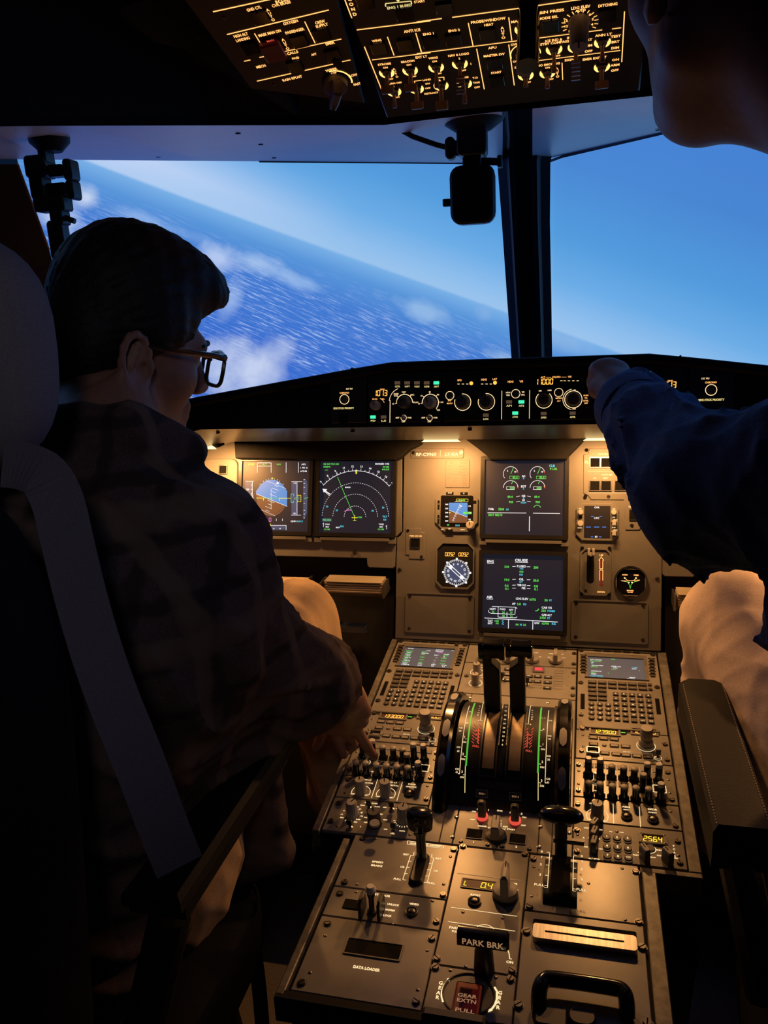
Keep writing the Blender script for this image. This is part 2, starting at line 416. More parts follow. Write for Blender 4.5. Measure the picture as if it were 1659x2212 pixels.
# ---- curved projection screen with the flight scenery
SR, SC = 3.2, np.array([0, .2])
def scr(x, y):
    d = ray(x, y); o = C[:2] - SC; a = d[:2] @ d[:2]; b = o @ d[:2]; c = o @ o - SR ** 2; t = (-b + math.sqrt(b * b - a * c)) / a; P = C + d * t
    return np.array([math.atan2(P[0] - SC[0], P[1] - SC[1]) * SR, P[2]])
def srgb(r, g, b): return tuple((x / 255 / 12.92) if x < 11 else ((x / 255 + .055) / 1.055) ** 2.4 for x in (r, g, b))
def screen_material():
    m = bpy.data.materials.new('projected_sky'); m.use_nodes = True; nt = m.node_tree; N = nt.nodes; N.clear(); Lk = nt.links.new
    A, B = scr(250, 371), scr(1230, 723); e = (B - A) / np.linalg.norm(B - A); n = np.array([-e[1], e[0]])
    uv = N.new('ShaderNodeUVMap'); uv.uv_map = 'metres'
    def dotn(v, o):
        s_ = N.new('ShaderNodeVectorMath'); s_.operation = 'SUBTRACT'; s_.inputs[1].default_value = (*o, 0); Lk(uv.outputs[0], s_.inputs[0])
        d = N.new('ShaderNodeVectorMath'); d.operation = 'DOT_PRODUCT'; d.inputs[1].default_value = (*v, 0); Lk(s_.outputs[0], d.inputs[0]); return d.outputs['Value']
    t, s_ = dotn(n, A), dotn(e, A)
    def math_(op, a, b=None, clamp=False):
        q = N.new('ShaderNodeMath'); q.operation = op; q.use_clamp = clamp
        for i, x in enumerate((a, b)):
            if x is None: continue
            if isinstance(x, (int, float)): q.inputs[i].default_value = x
            else: Lk(x, q.inputs[i])
        return q.outputs[0]
    def ramp(val, stops, lo, hi):
        mr = N.new('ShaderNodeMapRange'); mr.inputs[1].default_value = lo; mr.inputs[2].default_value = hi; Lk(val, mr.inputs[0])
        r = N.new('ShaderNodeValToRGB'); el = r.color_ramp.elements
        while len(el) < len(stops): el.new(.5)
        for i, (p_, c) in enumerate(stops): el[i].position = (p_ - lo) / (hi - lo); el[i].color = (*srgb(*c), 1)
        Lk(mr.outputs[0], r.inputs[0]); return r.outputs[0]
    def mix(f, a, b):
        x = N.new('ShaderNodeMix'); x.data_type = 'RGBA'
        for sock, v in ((x.inputs[0], f), (x.inputs[6], a), (x.inputs[7], b)):
            if isinstance(v, (int, float)): sock.default_value = v
            elif isinstance(v, tuple): sock.default_value = (*srgb(*v), 1)
            else: Lk(v, sock)
        return x.outputs[2]
    sky = ramp(t, [(0, (160, 199, 238)), (.06, (148, 194, 238)), (.18, (112, 176, 232)), (.34, (86, 158, 222)), (.60, (76, 137, 212)), (1.0, (70, 128, 212))], -.05, 1.05)
    left = math_('SUBTRACT', 1.0, math_('MULTIPLY', s_, 1.1), True)
    near = math_('SUBTRACT', 1.0, math_('MULTIPLY', math_('ABSOLUTE', math_('SUBTRACT', t, .08)), 6.0), True)
    sky = mix(math_('MULTIPLY', math_('MULTIPLY', left, near), .95), sky, (203, 218, 248))
    land = ramp(t, [(-.9, (56, 104, 206)), (-.45, (60, 112, 208)), (-.2, (70, 126, 211)), (-.07, (92, 152, 219)), (0, (126, 180, 232))], -.9, .01)
    # map-like coordinates for streaks: stretched along the horizon direction
    cb = N.new('ShaderNodeCombineXYZ'); ang = math.radians(5); ca, sa = math.cos(ang), math.sin(ang)
    Lk(math_('ADD', math_('MULTIPLY', s_, 8.5 * ca), math_('MULTIPLY', t, -8.5 * sa)), cb.inputs[0]); Lk(math_('ADD', math_('MULTIPLY', s_, 100 * sa), math_('MULTIPLY', t, 100 * ca)), cb.inputs[1])
    nz = N.new('ShaderNodeTexNoise'); nz.inputs['Scale'].default_value = 1.35; nz.inputs['Detail'].default_value = 6; nz.inputs['Roughness'].default_value = .68; Lk(cb.outputs[0], nz.inputs['Vector'])
    n2 = N.new('ShaderNodeTexNoise'); n2.inputs['Scale'].default_value = 5.5; n2.inputs['Detail'].default_value = 3; Lk(uv.outputs[0], n2.inputs['Vector'])
    st_ = math_('MULTIPLY', math_('SUBTRACT', nz.outputs['Fac'], .50), 6.0, True)
    zone = math_('MULTIPLY', math_('MULTIPLY', math_('SUBTRACT', -.05, t), 7.0, True), math_('MULTIPLY', math_('SUBTRACT', n2.outputs['Fac'], .34), 4.0, True))
    land = mix(math_('MULTIPLY', math_('MULTIPLY', st_, zone), .85), land, (184, 205, 246))
    hor = math_('MULTIPLY', math_('ADD', t, .006), 90.0, True)
    col = mix(hor, land, sky)
    # clouds
    n3 = N.new('ShaderNodeTexNoise'); n3.inputs['Scale'].default_value = 6.; n3.inputs['Detail'].default_value = 7; Lk(uv.outputs[0], n3.inputs['Vector'])
    wob = math_('MULTIPLY', math_('SUBTRACT', n3.outputs['Fac'], .5), .24)
    for (x, y, rs, rt, a, c) in ((540, 800, .22, .16, .95, (205, 215, 242)), (480, 560, .10, .07, .9, (190, 208, 244)), (560, 570, .16, .045, .75, (178, 205, 242)), (650, 610, .16, .035, .6, (165, 198, 240)), (905, 668, .15, .05, .95, (150, 188, 232)), (1048, 680, .055, .045, .85, (140, 180, 228)), (185, 428, .08, .05, .9, (208, 220, 244)), (130, 470, .10, .06, .8, (196, 212, 244)), (1085, 772, .08, .04, .85, (150, 185, 230)), (330, 480, .25, .03, .5, (170, 200, 244)), (500, 640, .05, .12, .6, (176, 200, 242)), (1210, 735, .2, .05, .35, (168, 200, 236)), (760, 520, .05, .04, .35, (160, 196, 240))):
        P = scr(x, y); ds = math_('DIVIDE', dotn(e, P), rs); dt = math_('DIVIDE', dotn(n, P), rt)
        dd = math_('SQRT', math_('ADD', math_('MULTIPLY', ds, ds), math_('MULTIPLY', dt, dt)))
        f = math_('MULTIPLY', math_('ADD', math_('SUBTRACT', 1.05, dd), math_('MULTIPLY', wob, 9.0)), 1.1, True)
        col = mix(math_('MULTIPLY', f, a), col, c)
    em_ = N.new('ShaderNodeEmission'); em_.inputs['Strength'].default_value = 1.0; Lk(col, em_.inputs[0])
    o = N.new('ShaderNodeOutputMaterial'); Lk(em_.outputs[0], o.inputs[0]); return m
nA, vs, fs = 72, [], []
az = np.linspace(-1.75, 1.75, nA + 1); zz = np.linspace(-.4, 3.2, 13)
for a in az:
    for z in zz: vs.append((SC[0] + SR * math.sin(a), SC[1] + SR * math.cos(a), z))
nz_ = len(zz)
for i in range(nA):
    for j in range(nz_ - 1): fs.append((i * nz_ + j, i * nz_ + j + 1, (i + 1) * nz_ + j + 1, (i + 1) * nz_ + j))
me = bpy.data.meshes.new('projection_screen'); me.from_pydata(vs, [], fs); uvl = me.uv_layers.new(name='metres')
for lp in me.loops:
    i, j = divmod(lp.vertex_index, nz_); uvl.data[lp.index].uv = (az[i] * SR, zz[j])
me.materials.append(screen_material()); me.polygons.foreach_set('use_smooth', [True] * len(fs)); me.update()
tag(link('projection_screen', me), 'wide curved screen showing a tilted sky and land', 'screen')
# ---- windshield planes, swept back from the centre post and leaning aft at the top
class Pl:
    def __init__(s, a, b, c):
        s.a = np.array(a); s.n = np.cross(np.array(b) - s.a, np.array(c) - s.a); s.n /= np.linalg.norm(s.n)
        if s.n @ (C - s.a) < 0: s.n = -s.n
    def px(s, x, y, d=0.): r = ray(x, y); o = s.a + s.n * d; return C + r * ((o - C) @ s.n) / (r @ s.n)
WL = Pl(atY(1070, 352, 1.90), atY(1105, 775, 2.20), atY(60, 345, 1.36))
WR = Pl(atY(1190, 345, 1.90), atY(1192, 770, 2.20), atY(1450, 282, 1.62))
def slab(pl, pts, d0, d1, m, name, parent=None, holes=None):
    n = len(pts); A = [pl.px(x, y, 0) for x, y in pts]; v = [q + pl.n * d1 for q in A] + [q + pl.n * d0 for q in A]
    fs = [tuple(range(n)), tuple(reversed(range(n, 2 * n)))] + [(i, n + i, n + (i + 1) % n, (i + 1) % n) for i in range(n)]
    return MB().use(m).add(v, fs).build(name, parent)
def glass_mat():
    m = bpy.data.materials.new('windshield_glass'); m.use_nodes = True; N = m.node_tree.nodes; N.clear(); Lk = m.node_tree.links.new
    t = N.new('ShaderNodeBsdfTransparent'); t.inputs[0].default_value = (.97, .985, 1, 1); g = N.new('ShaderNodeBsdfGlossy'); g.inputs['Roughness'].default_value = .05
    nz = N.new('ShaderNodeTexNoise'); nz.inputs['Scale'].default_value = 3; rm = N.new('ShaderNodeMapRange'); rm.inputs[3].default_value = .004; rm.inputs[4].default_value = .012; Lk(nz.outputs['Fac'], rm.inputs[0])
    x = N.new('ShaderNodeMixShader'); Lk(rm.outputs[0], x.inputs[0]); Lk(t.outputs[0], x.inputs[1]); Lk(g.outputs[0], x.inputs[2]); o = N.new('ShaderNodeOutputMaterial'); Lk(x.outputs[0], o.inputs[0]); return m
MATS['windshield_glass'] = glass_mat()
w1 = struct(empty('window_1', WL.px(600, 600), 'left windshield with a grey screwed upper frame', None))
w2 = struct(empty('window_2', WR.px(1400, 600), 'right windshield with a grey screwed upper frame', None))
for w in (w1, w2): w.location = (0, 0, 0)
CE = [(-500, 278, .70), (105, 272, .95), (450, 271, 1.15), (830, 270, 1.27), (1060, 243, 1.32), (1100, 240, 1.32), (1430, 205, 1.22), (2000, 130, .9)]   # lower front edge of the ceiling
fe = [atY(*q) for q in CE]
def soffit(cols, pl, parent):
    vs, fs = [], []
    for (x, y, Y), yb in cols:
        a = atY(x, y - 14, Y + .02); b = pl.px(x, yb); vs += [a, b, b + np.array([0, .01, .02]), a + np.array([0, .01, .02])]
    for i in range(len(cols) - 1):
        for j in range(4): fs.append((4 * i + j, 4 * i + (j + 1) % 4, 4 * i + 4 + (j + 1) % 4, 4 * i + 4 + j))
    fs += [(3, 2, 1, 0), tuple(4 * (len(cols) - 1) + j for j in range(4))]
    MB().use('window_frame_grey').add(vs, fs).build('upper_frame', parent)
soffit([((-60, 274, .88), 343), (CE[1], 345), (CE[2], 347.5), (CE[3], 351), ((985, 252, 1.32), 352.5), ((1085, 240, 1.33), 353)], WL, w1)
soffit([((1150, 236, 1.32), 352), ((1215, 230, 1.31), 335), (CE[6], 286.5), (CE[7], 157)], WR, w2)
def on_soffit(x, y, pl, yb):
    xs_ = [q[0] for q in CE]; yt_ = float(np.interp(x, xs_, [q[1] for q in CE])) - 14; Yt = float(np.interp(x, xs_, [q[2] for q in CE])) + .02
    a = atY(x, yt_, Yt); b = pl.px(x, yb); d = ray(x, y); nrm = np.cross(b - a, np.array([1., -.15 if x < 1100 else .5, 0])); nrm /= np.linalg.norm(nrm)
    if nrm @ (C - a) < 0: nrm = -nrm
    P = C + d * ((a - C) @ nrm) / (d @ nrm); return P + nrm * .0008, nrm
slab(WL, [(1085, 349), (1085, 358), (985, 354), (560, 350.5), (560, 348.5), (985, 350)], -.002, .001, 'post_black', 'gasket', w1)
slab(WR, [(1188, 351), (1215, 341), (1452, 286), (1900, 184), (1900, 180), (1450, 281.5), (1215, 335), (1188, 345)], -.002, .001, 'post_black', 'gasket', w2)
slab(WL, [(1112, 800), (1080, 350), (-80, 343), (60, 1000), (500, 1000)], -.012, -.008, 'windshield_glass', 'pane', w1)
slab(WR, [(1190, 790), (1192, 365), (1205, 348), (1900, 184), (1900, 850)], -.012, -.008, 'windshield_glass', 'pane', w2)
for i, (x, y) in enumerate(((514, 287), (563, 311), (342, 338), (592, 340), (825, 341))):
    P, nn_ = on_soffit(x, y, WL, 348); link('frame_hole', shared('fh', lambda: MB().use('recess_black').lathe([(.0042, 0), (.0042, .0006)], 14).mesh('frame_hole')), w1, P, Vector(nn_).to_track_quat('Z', 'Y').to_euler())
for x, y in ((1198, 326), (1421, 280)):
    P, nn_ = on_soffit(x, y, WR, float(np.interp(x, (1215, 1430), (335, 286)))); link('frame_hole', SH['fh'], w2, P, Vector(nn_).to_track_quat('Z', 'Y').to_euler())
# left side post; its edge highlight is laid on as a lighter strip
slab(WL, [(38, 352), (105, 535), (150, 700), (200, 1000), (-200, 1000), (-200, 352)], -.02, .006, 'post_black', 'side_post', w1)
slab(WL, [(36, 352), (40, 352), (107, 535), (103, 535)], .006, .0075, 'steel_dark', 'edge_highlight', w1)
# centre post: lofted ribs
sec = [(0, .0), (.18, .012), (.24, .030), (.30, .030), (.35, .014), (.64, .014), (.70, .032), (.76, .032), (.82, .012), (1.0, .0)]
rows = [(1060, 1215, 215, 1.82), (1073, 1200, 300, 1.86), (1074, 1189, 350, 1.88), (1084, 1188, 480, 1.97), (1095, 1191, 640, 2.09), (1106, 1193, 790, 2.20)]
vs, fs = [], []
for xl_, xr_, y, Y in rows:
    for a, d in sec: P = atY(xl_ + (xr_ - xl_) * a, y, Y); vs.append(P + np.array([0, -d, 0]))
k = len(sec)
for i in range(len(rows) - 1):
    for j in range(k - 1): fs.append((i * k + j, (i + 1) * k + j, (i + 1) * k + j + 1, i * k + j + 1))
struct(MB().use('post_black').add(vs, fs).build('trim_1', smooth=True, ang=25))
# ---- ceiling, walls
vs = []
for P in fe: vs += [P, P + np.array([0, 0, .012]), np.array([P[0] * 1.08, P[1] - .3, P[2] + .40]), np.array([P[0] * 1.15, -1.2, 2.0]), np.array([P[0] * 1.15, -1.2, 2.06]), np.array([P[0] * 1.1, P[1] + .1, P[2] + .45]), P + np.array([0, .015, .05])]
k = 7; fs = []
for i in range(len(fe) - 1):
    for j in range(k): fs.append((i * k + j, i * k + (j + 1) % k, (i + 1) * k + (j + 1) % k, (i + 1) * k + j))
struct(MB().use('trim_dark').add(vs, fs).build('ceiling'))
for nm, x in (('wall_left', -1.02), ('wall_right', 1.02)):
    sg = 1 if x > 0 else -1
    v = [(x, y, z) for y, z in ((-1.2, FLZ), (1.64, FLZ), (1.64, 1.00), (1.20, 1.08), (1.02, 1.50), (1.06, 2.0), (-1.2, 2.0))]
    n = len(v); v2 = [(q[0] + sg * .05, q[1], q[2]) for q in v]
    struct(MB().use('liner_grey').add(v + v2, [tuple(range(n)), tuple(reversed(range(n, 2 * n)))] + [(i, n + i, n + (i + 1) % n, (i + 1) % n) for i in range(n)]).build(nm))
struct(MB().use('liner_grey').box((0, -1.24, .95), (2.3, .06, 2.2)).build('wall_back'))
# dark bulkhead below the instrument panel
for sg, nm in ((-1, 'wall_front_left'), (1, 'wall_front_right')): struct(MB().use('black_matt').box((sg * .58, 1.66, .38), (.86, .05, .96)).build(nm))
# captain side grey liner next to the overhead panel
lp = [atY(255, 20, 1.00), atY(480, -60, 1.05), atY(640, 250, 1.2), atY(520, 175, 1.15), atY(470, 125, 1.13), atY(330, 90, 1.06), atY(262, 40, 1.02)]
lp2 = [q + np.array([0, .01, .02]) for q in lp]; n = len(lp)
struct(MB().use('liner_grey').add([tuple(q) for q in lp] + [tuple(q) for q in lp2], [tuple(reversed(range(n))), tuple(range(n, 2 * n))] + [(i, n + i, n + (i + 1) % n, (i + 1) % n) for i in range(n)]).build('trim_2'))
# ================================================================== centre pedestal
K1 = K(690, 1520, 5.53); K2 = K(930, 1480, 5.184); K3 = K(1150, 1600, 4.484); K4 = K(600, 1780, 4.1475)
K5 = K(930, 1740, 4.608); K6 = K(1100, 1740, 4.608); K7 = K(780, 1360, 5.027); K8 = K(1020, 1360, 6.381); K9 = K(1220, 1360, 3.779)
UL0, UL1, UR0, UR1 = -.2500, -.1050, .1055, .2520
VR = [0., .0705, .1205, .2080, .2825, .5300]
LL0, LC0, LC1, LR1 = -.1990, -.0490, .0480, .1905
VLB = -.2760
ped = empty('center_pedestal', (0, YF, 0), 'long cockpit centre pedestal body with worn metal edge rails', 'pedestal')
def frame_mesh(fr, mb):
    mb.v = [tuple(fr.pt(*v) - np.array([0, YF, 0])) for v in mb.v]; return mb
def ppart(name, fr, mb, **k): return frame_mesh(fr, mb).build(name, ped, **k)
ct, st = math.cos(TU), math.sin(TU)
def side_body(u0, u1, pts):
    n = len(pts); m = MB().use('black_matt'); vs = [(u, y - YF, z) for u in (u0, u1) for y, z in pts]
    fs = [tuple(range(n)), tuple(reversed(range(n, 2 * n)))] + [(i, n + i, n + (i + 1) % n, (i + 1) % n) for i in range(n)]
    return m.add(vs, fs)
yt, zt = YF + .531 * ct, ZP + .531 * st
side_body(-.262, .268, [(YF - .012, ZP - .03), (yt, zt - .034), (yt, .02), (YF + .17, .02), (YF + .05, .22), (YF - .012, ZP - .13)]).build('forward_body', ped)
side_body(-.2, .2, [(YF + .30, ZP - .005), (YF - .275, ZP - .005), (YF - .275, .0), (YF + .30, 0)]).build('aft_body', ped)
ppart('base_plate', PU, MB().use('recess_black').box((.003, .265, -.008), (.53, .532, .004)))
ppart('base_plate', PL, MB().use('recess_black').box((0, -.135, -.008), (.40, .272, .004)))
for u0, u1 in ((-.2635, -.2525), (.2535, .2690)):
    ppart('edge_rail', PU, MB().use('rail_worn').prism([(u0, -.004), (u1, -.004), (u1, .531), (u0, .531)], -.032, .0025, .0012))
ppart('edge_rail', PU, MB().use('rail_worn').prism([(.192, -.013), (.269, -.013), (.269, -.004), (.192, -.004)], -.032, .002, .0012))
for u0, u1 in ((-.2125, -.2030), (.1935, .2110)):
    ppart('edge_rail', PL, MB().use('rail_worn').prism([(u0, -.285), (u1, -.285), (u1, -.014), (u0, -.014)], -.03, .0025, .0012))
ppart('edge_rail', PL, MB().use('trim_dark').prism([(-.2125, -.290), (.211, -.290), (.211, -.2775), (-.2125, -.2775)], -.03, .0022, .0012))
tr = MB().use('rail_worn').box((.003, .5335, -.004), (.532, .004, .010))
for i in range(150): tr.use('steel').box((-.26 + i * .00354, .5325, .0012), (.0021, .0022, .0022))
ppart('ridged_strip', PU, tr)['kind'] = 'stuff'

# ---------------------------------------------------------------- MCDU (control display unit)
MC = [(882.4, 1397.8), (986.9, 1404.8), (974, 1447.5), (867.5, 1439.6)]
def mcdu(shift, label, page):
    p = Panel(PU, K7, 'control_display_unit', label, 'display unit', ((UL0 + UL1) / 2, (VR[4] + VR[5]) / 2), 'flight management keypads on the pedestal')
    if shift: p.root.matrix_world = PU.M(p.c[0] + shift, p.c[1])
    W, Hh = UL1 - UL0 - .002, VR[5] - VR[4] - .002
    q = [PU.px(*a, -.003) for a in MC]; su0 = (q[0][0] + q[3][0]) / 2 - p.c[0]; su1 = (q[1][0] + q[2][0]) / 2 - p.c[0]
    sv1 = (q[0][1] + q[1][1]) / 2 - p.c[1]; sv0 = (q[2][1] + q[3][1]) / 2 - p.c[1]
    su0, su1 = -.0535, .0475
    # face plate with an opening for the screen
    fx0, fx1, fy0, fy1 = su0 - .006, su1 + .006, sv0 - .004, sv1 + .010
    mb = MB().use('panel_grey')
    for x0, x1, y0, y1 in ((-W / 2, fx0, -Hh / 2, Hh / 2), (fx1, W / 2, -Hh / 2, Hh / 2), (fx0, fx1, -Hh / 2, fy0), (fx0, fx1, fy1, Hh / 2)):
        mb.box(((x0 + x1) / 2, (y0 + y1) / 2, -.004), (x1 - x0, y1 - y0, .008))
    mb.build('face_plate', p.root)
    bz = MB().use('panel_dark'); bz.frame([(fx0, fy0), (fx1, fy0), (fx1, fy1), (fx0, fy1)], [(su0, sv0), (su1, sv0), (su1, sv1), (su0, sv1)], -.004, -.0005)
    bz.add([(fx0, fy0, 0), (fx1, fy0, 0), (fx1, fy0, .0025), (fx0, fy0, .0025)], [(0, 1, 2, 3)]); bz.build('screen_bezel', p.root)
    sc = MB().use('scr_mcdu').quad((su0, sv0, -.003), (su1, sv0, -.003), (su1, sv1, -.003), (su0, sv1, -.003)).build('screen', p.root)
    t = MB(); rows = 14; dv = (sv1 - sv0) / (rows + .6)
    for r, items in enumerate(page):
        for (x, col, s_) in items:
            t.use(col).text(s_, (su0 + (su1 - su0) * x, sv1 - dv * (r + .8)), dv * .62, -.0027, None, 0, 'L', .03)
    t.build('page_text', sc)['kind'] = 'stuff'
    # keypad frame, raised lower edge
    fr_ = MB().use('panel_dark'); fr_.prism([(-W / 2 + .012, -Hh / 2 + .002), (W / 2 - .012, -Hh / 2 + .002), (W / 2 - .012, -Hh / 2 + .007), (-W / 2 + .012, -Hh / 2 + .007)], 0, .003, .001); fr_.build('lower_lip', p.root)
    fk = shared('k1', lambda: key_mesh(.0148, .0080)); lk = shared('k2', lambda: key_mesh(.0098, .0085)); nk = shared('k3', lambda: rkey_mesh(.0050))
    ls = shared('k4', lambda: key_mesh(.0085, .0048)); sl = shared('k5', lambda: key_mesh(.013, .0028, .001, 'recess_black'))
    def kk(me, X, Y, s_, h=2.0, wt=None, c='lit_dim'):
        x, y, _ = p.L(X, Y, .002); link('key', me, p.root, (x, y, 0)); p.p.use(c).text(s_, (x, y), h / 1000, .0030, wt)
    f1 = ['DIR', 'PROG', 'PERF', 'INIT', 'DATA', '']; f2 = ['F-PLN', 'RAD NAV', 'FUEL', 'SEC', 'ATC', 'MENU']
    for i in range(6):
        kk(fk, 420 + 97.0 * i, 439 + 5.2 * i, f1[i], 2.2, .010 if f1[i] else None); kk(fk, 402 + 98.6 * i, 479 + 5.6 * i, f2[i], 2.2, .010)
    for r, (x, y) in enumerate(((388, 521), (374, 565), (359, 607))):
        kk(fk, x, y, ('AIR', '<', '>')[r], 2.2); kk(fk, x + 96, y + 4.5, ('', '^', 'v')[r], 2.2)
    for X, Y, s_ in ((980, 476, 'BRT'), (969, 520, 'DIM')): x, y, _ = p.L(X, Y); link('key', shared('k6', lambda: key_mesh(.0065, .0065)), p.root, (x, y, 0))
    al = 'ABCDEFGHIJKLMNOPQRSTUVWXYZ/ @'
    for r in range(6):
        for c_ in range(5):
            a = r / 5; X = (605 + 78.5 * c_) * (1 - a) + (522 + 81.5 * c_) * a; Y = (560 + 5 * c_) * (1 - a) + (812 + 6 * c_) * a
            i = r * 5 + c_; kk(lk, X, Y, (al + 'X')[i] if i < 28 else ('OVFY', 'CLR')[i - 28], 3.2 if i < 26 else 2.2, None if i < 28 else .006, 'lit_soft' if i % 7 else 'lit_soft')
    for r in range(4):
        for c_ in range(3):
            a = r / 3; kk(nk, (327 + 80 * c_) * (1 - a) + (275 + 82 * c_) * a, (657 + 5.5 * c_) * (1 - a) + (795 + 5 * c_) * a, '123456789.0-'[r * 3 + c_], 3.4, None, 'lit_soft')
    for r in range(6):
        a = r / 5
        for X, Y in ((431 - 61 * a, 190 + 158 * a), (1096 - 51 * a, 226 + 162 * a)):
            x, y, _ = p.L(X, Y); link('line_key', ls, p.root, (x, y, 0))
            p.p.use('black_matt').box((x, y + .0055, .0006), (.012, .0016, .0012))
    for i in range(5): p.part('slot', sl, 595 + 95 * i, 133 + 5 * i)
    for X, Y in ((305, 452), (185, 772), (1045, 497), (145, 910)): p.screw(X, Y, 4.2)
    for X, Y in ((433, 130), (1130, 172)): p.screw(X, Y, 4.0)
    for x in (-W / 2 + .009, W / 2 - .009): p.p.use('recess_black').box((x, -.045, .0003), (.007, .045, .0005))
    return p.done()
g, c_, w_, a_ = 'scr_green', 'scr_cyan', 'scr_white', 'scr_magenta'
mcdu(0, 'keypad unit with a small screen of green flight plan lines', [
    [(.06, w_, 'FROM'), (.62, w_, 'AWY619'), (.93, w_, '<>')], [(.44, w_, 'UTC'), (.62, w_, 'SPD/ALT')], [(.04, g, 'MATLO'), (.36, g, '0418'), (.66, a_, '/FL370')],
    [(.06, w_, 'N894'), (.36, w_, 'BRG143'), (.8, w_, '26NM')], [(.04, g, 'NIXUL'), (.36, g, '0421'), (.62, w_, '250 /'), (.8, g, 'FL291')], [(.06, w_, 'N894'), (.8, w_, '18')],
    [(.04, g, 'DESER'), (.36, g, '0424'), (.66, w_, '" /'), (.78, g, 'FL250')], [(.06, w_, 'ASIL1A')], [(.04, g, 'ASILA'), (.36, g, '0429'), (.64, w_, '" /'), (.78, g, 'FL201')],
    [(.06, w_, 'ASIL1A')], [(.04, g, 'BODOV'), (.36, g, '0431'), (.64, w_, '" /'), (.78, g, 'FL160')], [(.06, w_, 'DEST'), (.36, w_, 'UTC'), (.62, w_, 'DIST'), (.82, w_, 'EFOB')], [(.04, w_, 'VTBS21R'), (.36, w_, '0449'), (.62, w_, '120'), (.84, w_, '5.3')]])
mcdu(.3565, 'keypad unit whose small screen offers a next phase page', [
    [(.42, g, 'CLB')], [(.04, w_, 'ACT MODE')], [(.04, g, 'MANAGED')], [(.06, w_, 'CI')], [(.05, c_, '15')], [(.07, w_, 'MANAGED'), (.42, w_, 'PRED TO'), (.78, c_, '11000')], [(.05, g, '297/.78'), (.45, w_, 'UTC'), (.78, w_, 'DIST')],
    [(.42, g, '0414'), (.9, g, '5')], [], [(.06, w_, 'EXPEDITE')], [(.05, g, '0413'), (.35, g, '4')], [(.06, w_, 'PREV')], [(.03, c_, '<T/O PHASE'), (.72, w_, 'NEXT')], [(.03, c_, '<APPR PHASE'), (.68, w_, 'PHASE>')]])
# ---------------------------------------------------------------- radio panels
def rmp(shift, label, d1, d2, m1):
    p = Panel(PU, K1, 'radio_panel', label, 'radio panel', ((UL0 + UL1) / 2, (VR[3] + VR[4]) / 2), 'radio panels on the pedestal')
    if shift: p.root.matrix_world = PU.M(p.c[0] + shift, p.c[1])
    p.plate(UL0, VR[3] + .0008, UL1, VR[4] - .0008)
    for X, W, t, mm in ((885, 300, d1, m1), (1315, 260, d2, 'seg_amber')):
        a = p.L(X, 153); b = p.L(X + W / 2, 153); hw = b[0] - a[0]
        win = MB().use('panel_dark').frame(rrect(hw * 2 + .006, .019, .001, 2), rrect(hw * 2, .013, .001, 2), 0, .0018); win.build('display_frame', p.root, loc=(a[0], a[1], 0))
        MB().use('seg_back').quad((-hw, -.0065, .0003), (hw, -.0065, .0003), (hw, .0065, .0003), (-hw, .0065, .0003)).build('display_window', p.root, loc=(a[0], a[1], 0))
        p.p.use(mm).seg(t, (a[0], a[1] - .0006), .0092, .0009, .66, .14, .14, .44)
    x, y, _ = p.L(1083, 160); p.p.use('recess_black').disc((x, y), .0062, .0004); p.p.use('lit_green_strip').box((x, y, .0005), (.0075, .0022, .0004))
    kb = shared('rk', lambda: key_mesh(.0118, .0062, .0016, 'key_grey', .001))
    for X, Y in ((737, 215), (847, 226), (957, 233), (712, 287), (932, 303), (1050, 312), (797, 385), (915, 397), (1018, 406), (1133, 416), (1247, 428)):
        x, y, _ = p.L(X, Y); link('button', kb, p.root, (x, y, 0))
        p.p.use('black_matt'); p.p.frame(rrect(.0148, .0092, .0018, 2, (x, y)), rrect(.0124, .0068, .0012, 2, (x, y)), 0, .0006)
        p.p.use('lit_dim').text('VHF' if Y < 240 else 'HF', (x, y), .0019, .0018, None)
    p.part('button', shared('rk2', lambda: rkey_mesh(.0035, .002, 'key_grey')), 825, 295)
    gd = MB().use('steel').frame(rrect(.020, .015, .002, 2), rrect(.017, .012, .001, 2), 0, .006); gd.use('key_grey').prism(rrect(.0118, .0062, .001, 2), 0, .002, .0004); gd.build('guard_cover', p.root, loc=p.L(672, 375))
    p.line(690, 215, 698, 215, 3, 'lit_green_strip', .0006)
    for a, b in (((770, 343), (1310, 388)), ((1310, 388), (1296, 455)), ((1296, 455), (590, 428))): p.line(*a, *b, .5, 'lit_dim')
    for X, Y, t in ((890, 98, 'ACTIVE'), (1310, 130, 'STBY/CRS'), (1040, 366, 'STBY NAV')): p.text(t, X, Y, None, 1.8, 'lit_soft')
    kn = MB().use('knob_grey'); kn.lathe([(.0128, 0), (.0128, .003), (.0112, .004), (.0105, .012), (.0088, .0125), (.0088, .016), (.0098, .018), (.0098, .033), (.0088, .0345)], 40)
    kn.build('tuning_knob', p.root, loc=p.L(1275, 300), smooth=True); p.arc(1275, 300, 14.2, 0, 360, .9, 'lit_ring', n=40)
    p.part('toggle_switch', shared('tgb', lambda: toggle_mesh(.017, -.1, 'black_satin', 'paddle')), 1352, 432); p.arc(1352, 432, 5.4, 0, 360, .6, 'lit_soft'); p.text('OFF', 1352, 478, None, 1.8)
    for X, Y in ((655, 108), (555, 358)): p.screw(X, Y, 4.0)
    rv = shared('rv', lambda: rivet_mesh(.0022))
    for X, Y in ((635, 187), (592, 310)): p.part('rivet', rv, X, Y)
    W = UL1 - UL0
    for v in (.014, -.024): link('screw', shared(('screw', 4.0), lambda: screw_mesh(.004)), p.root, (W / 2 - .007, v, 0), (0, 0, v * 60))
    return p.done()
rmp(0, 'radio panel reading 133000 beside the reaching hand', '133000', '118000', 'seg_amber')
rmp(.3565, 'radio panel reading 127900 below the next phase keypad', '127900', '125100', 'seg_yellow')
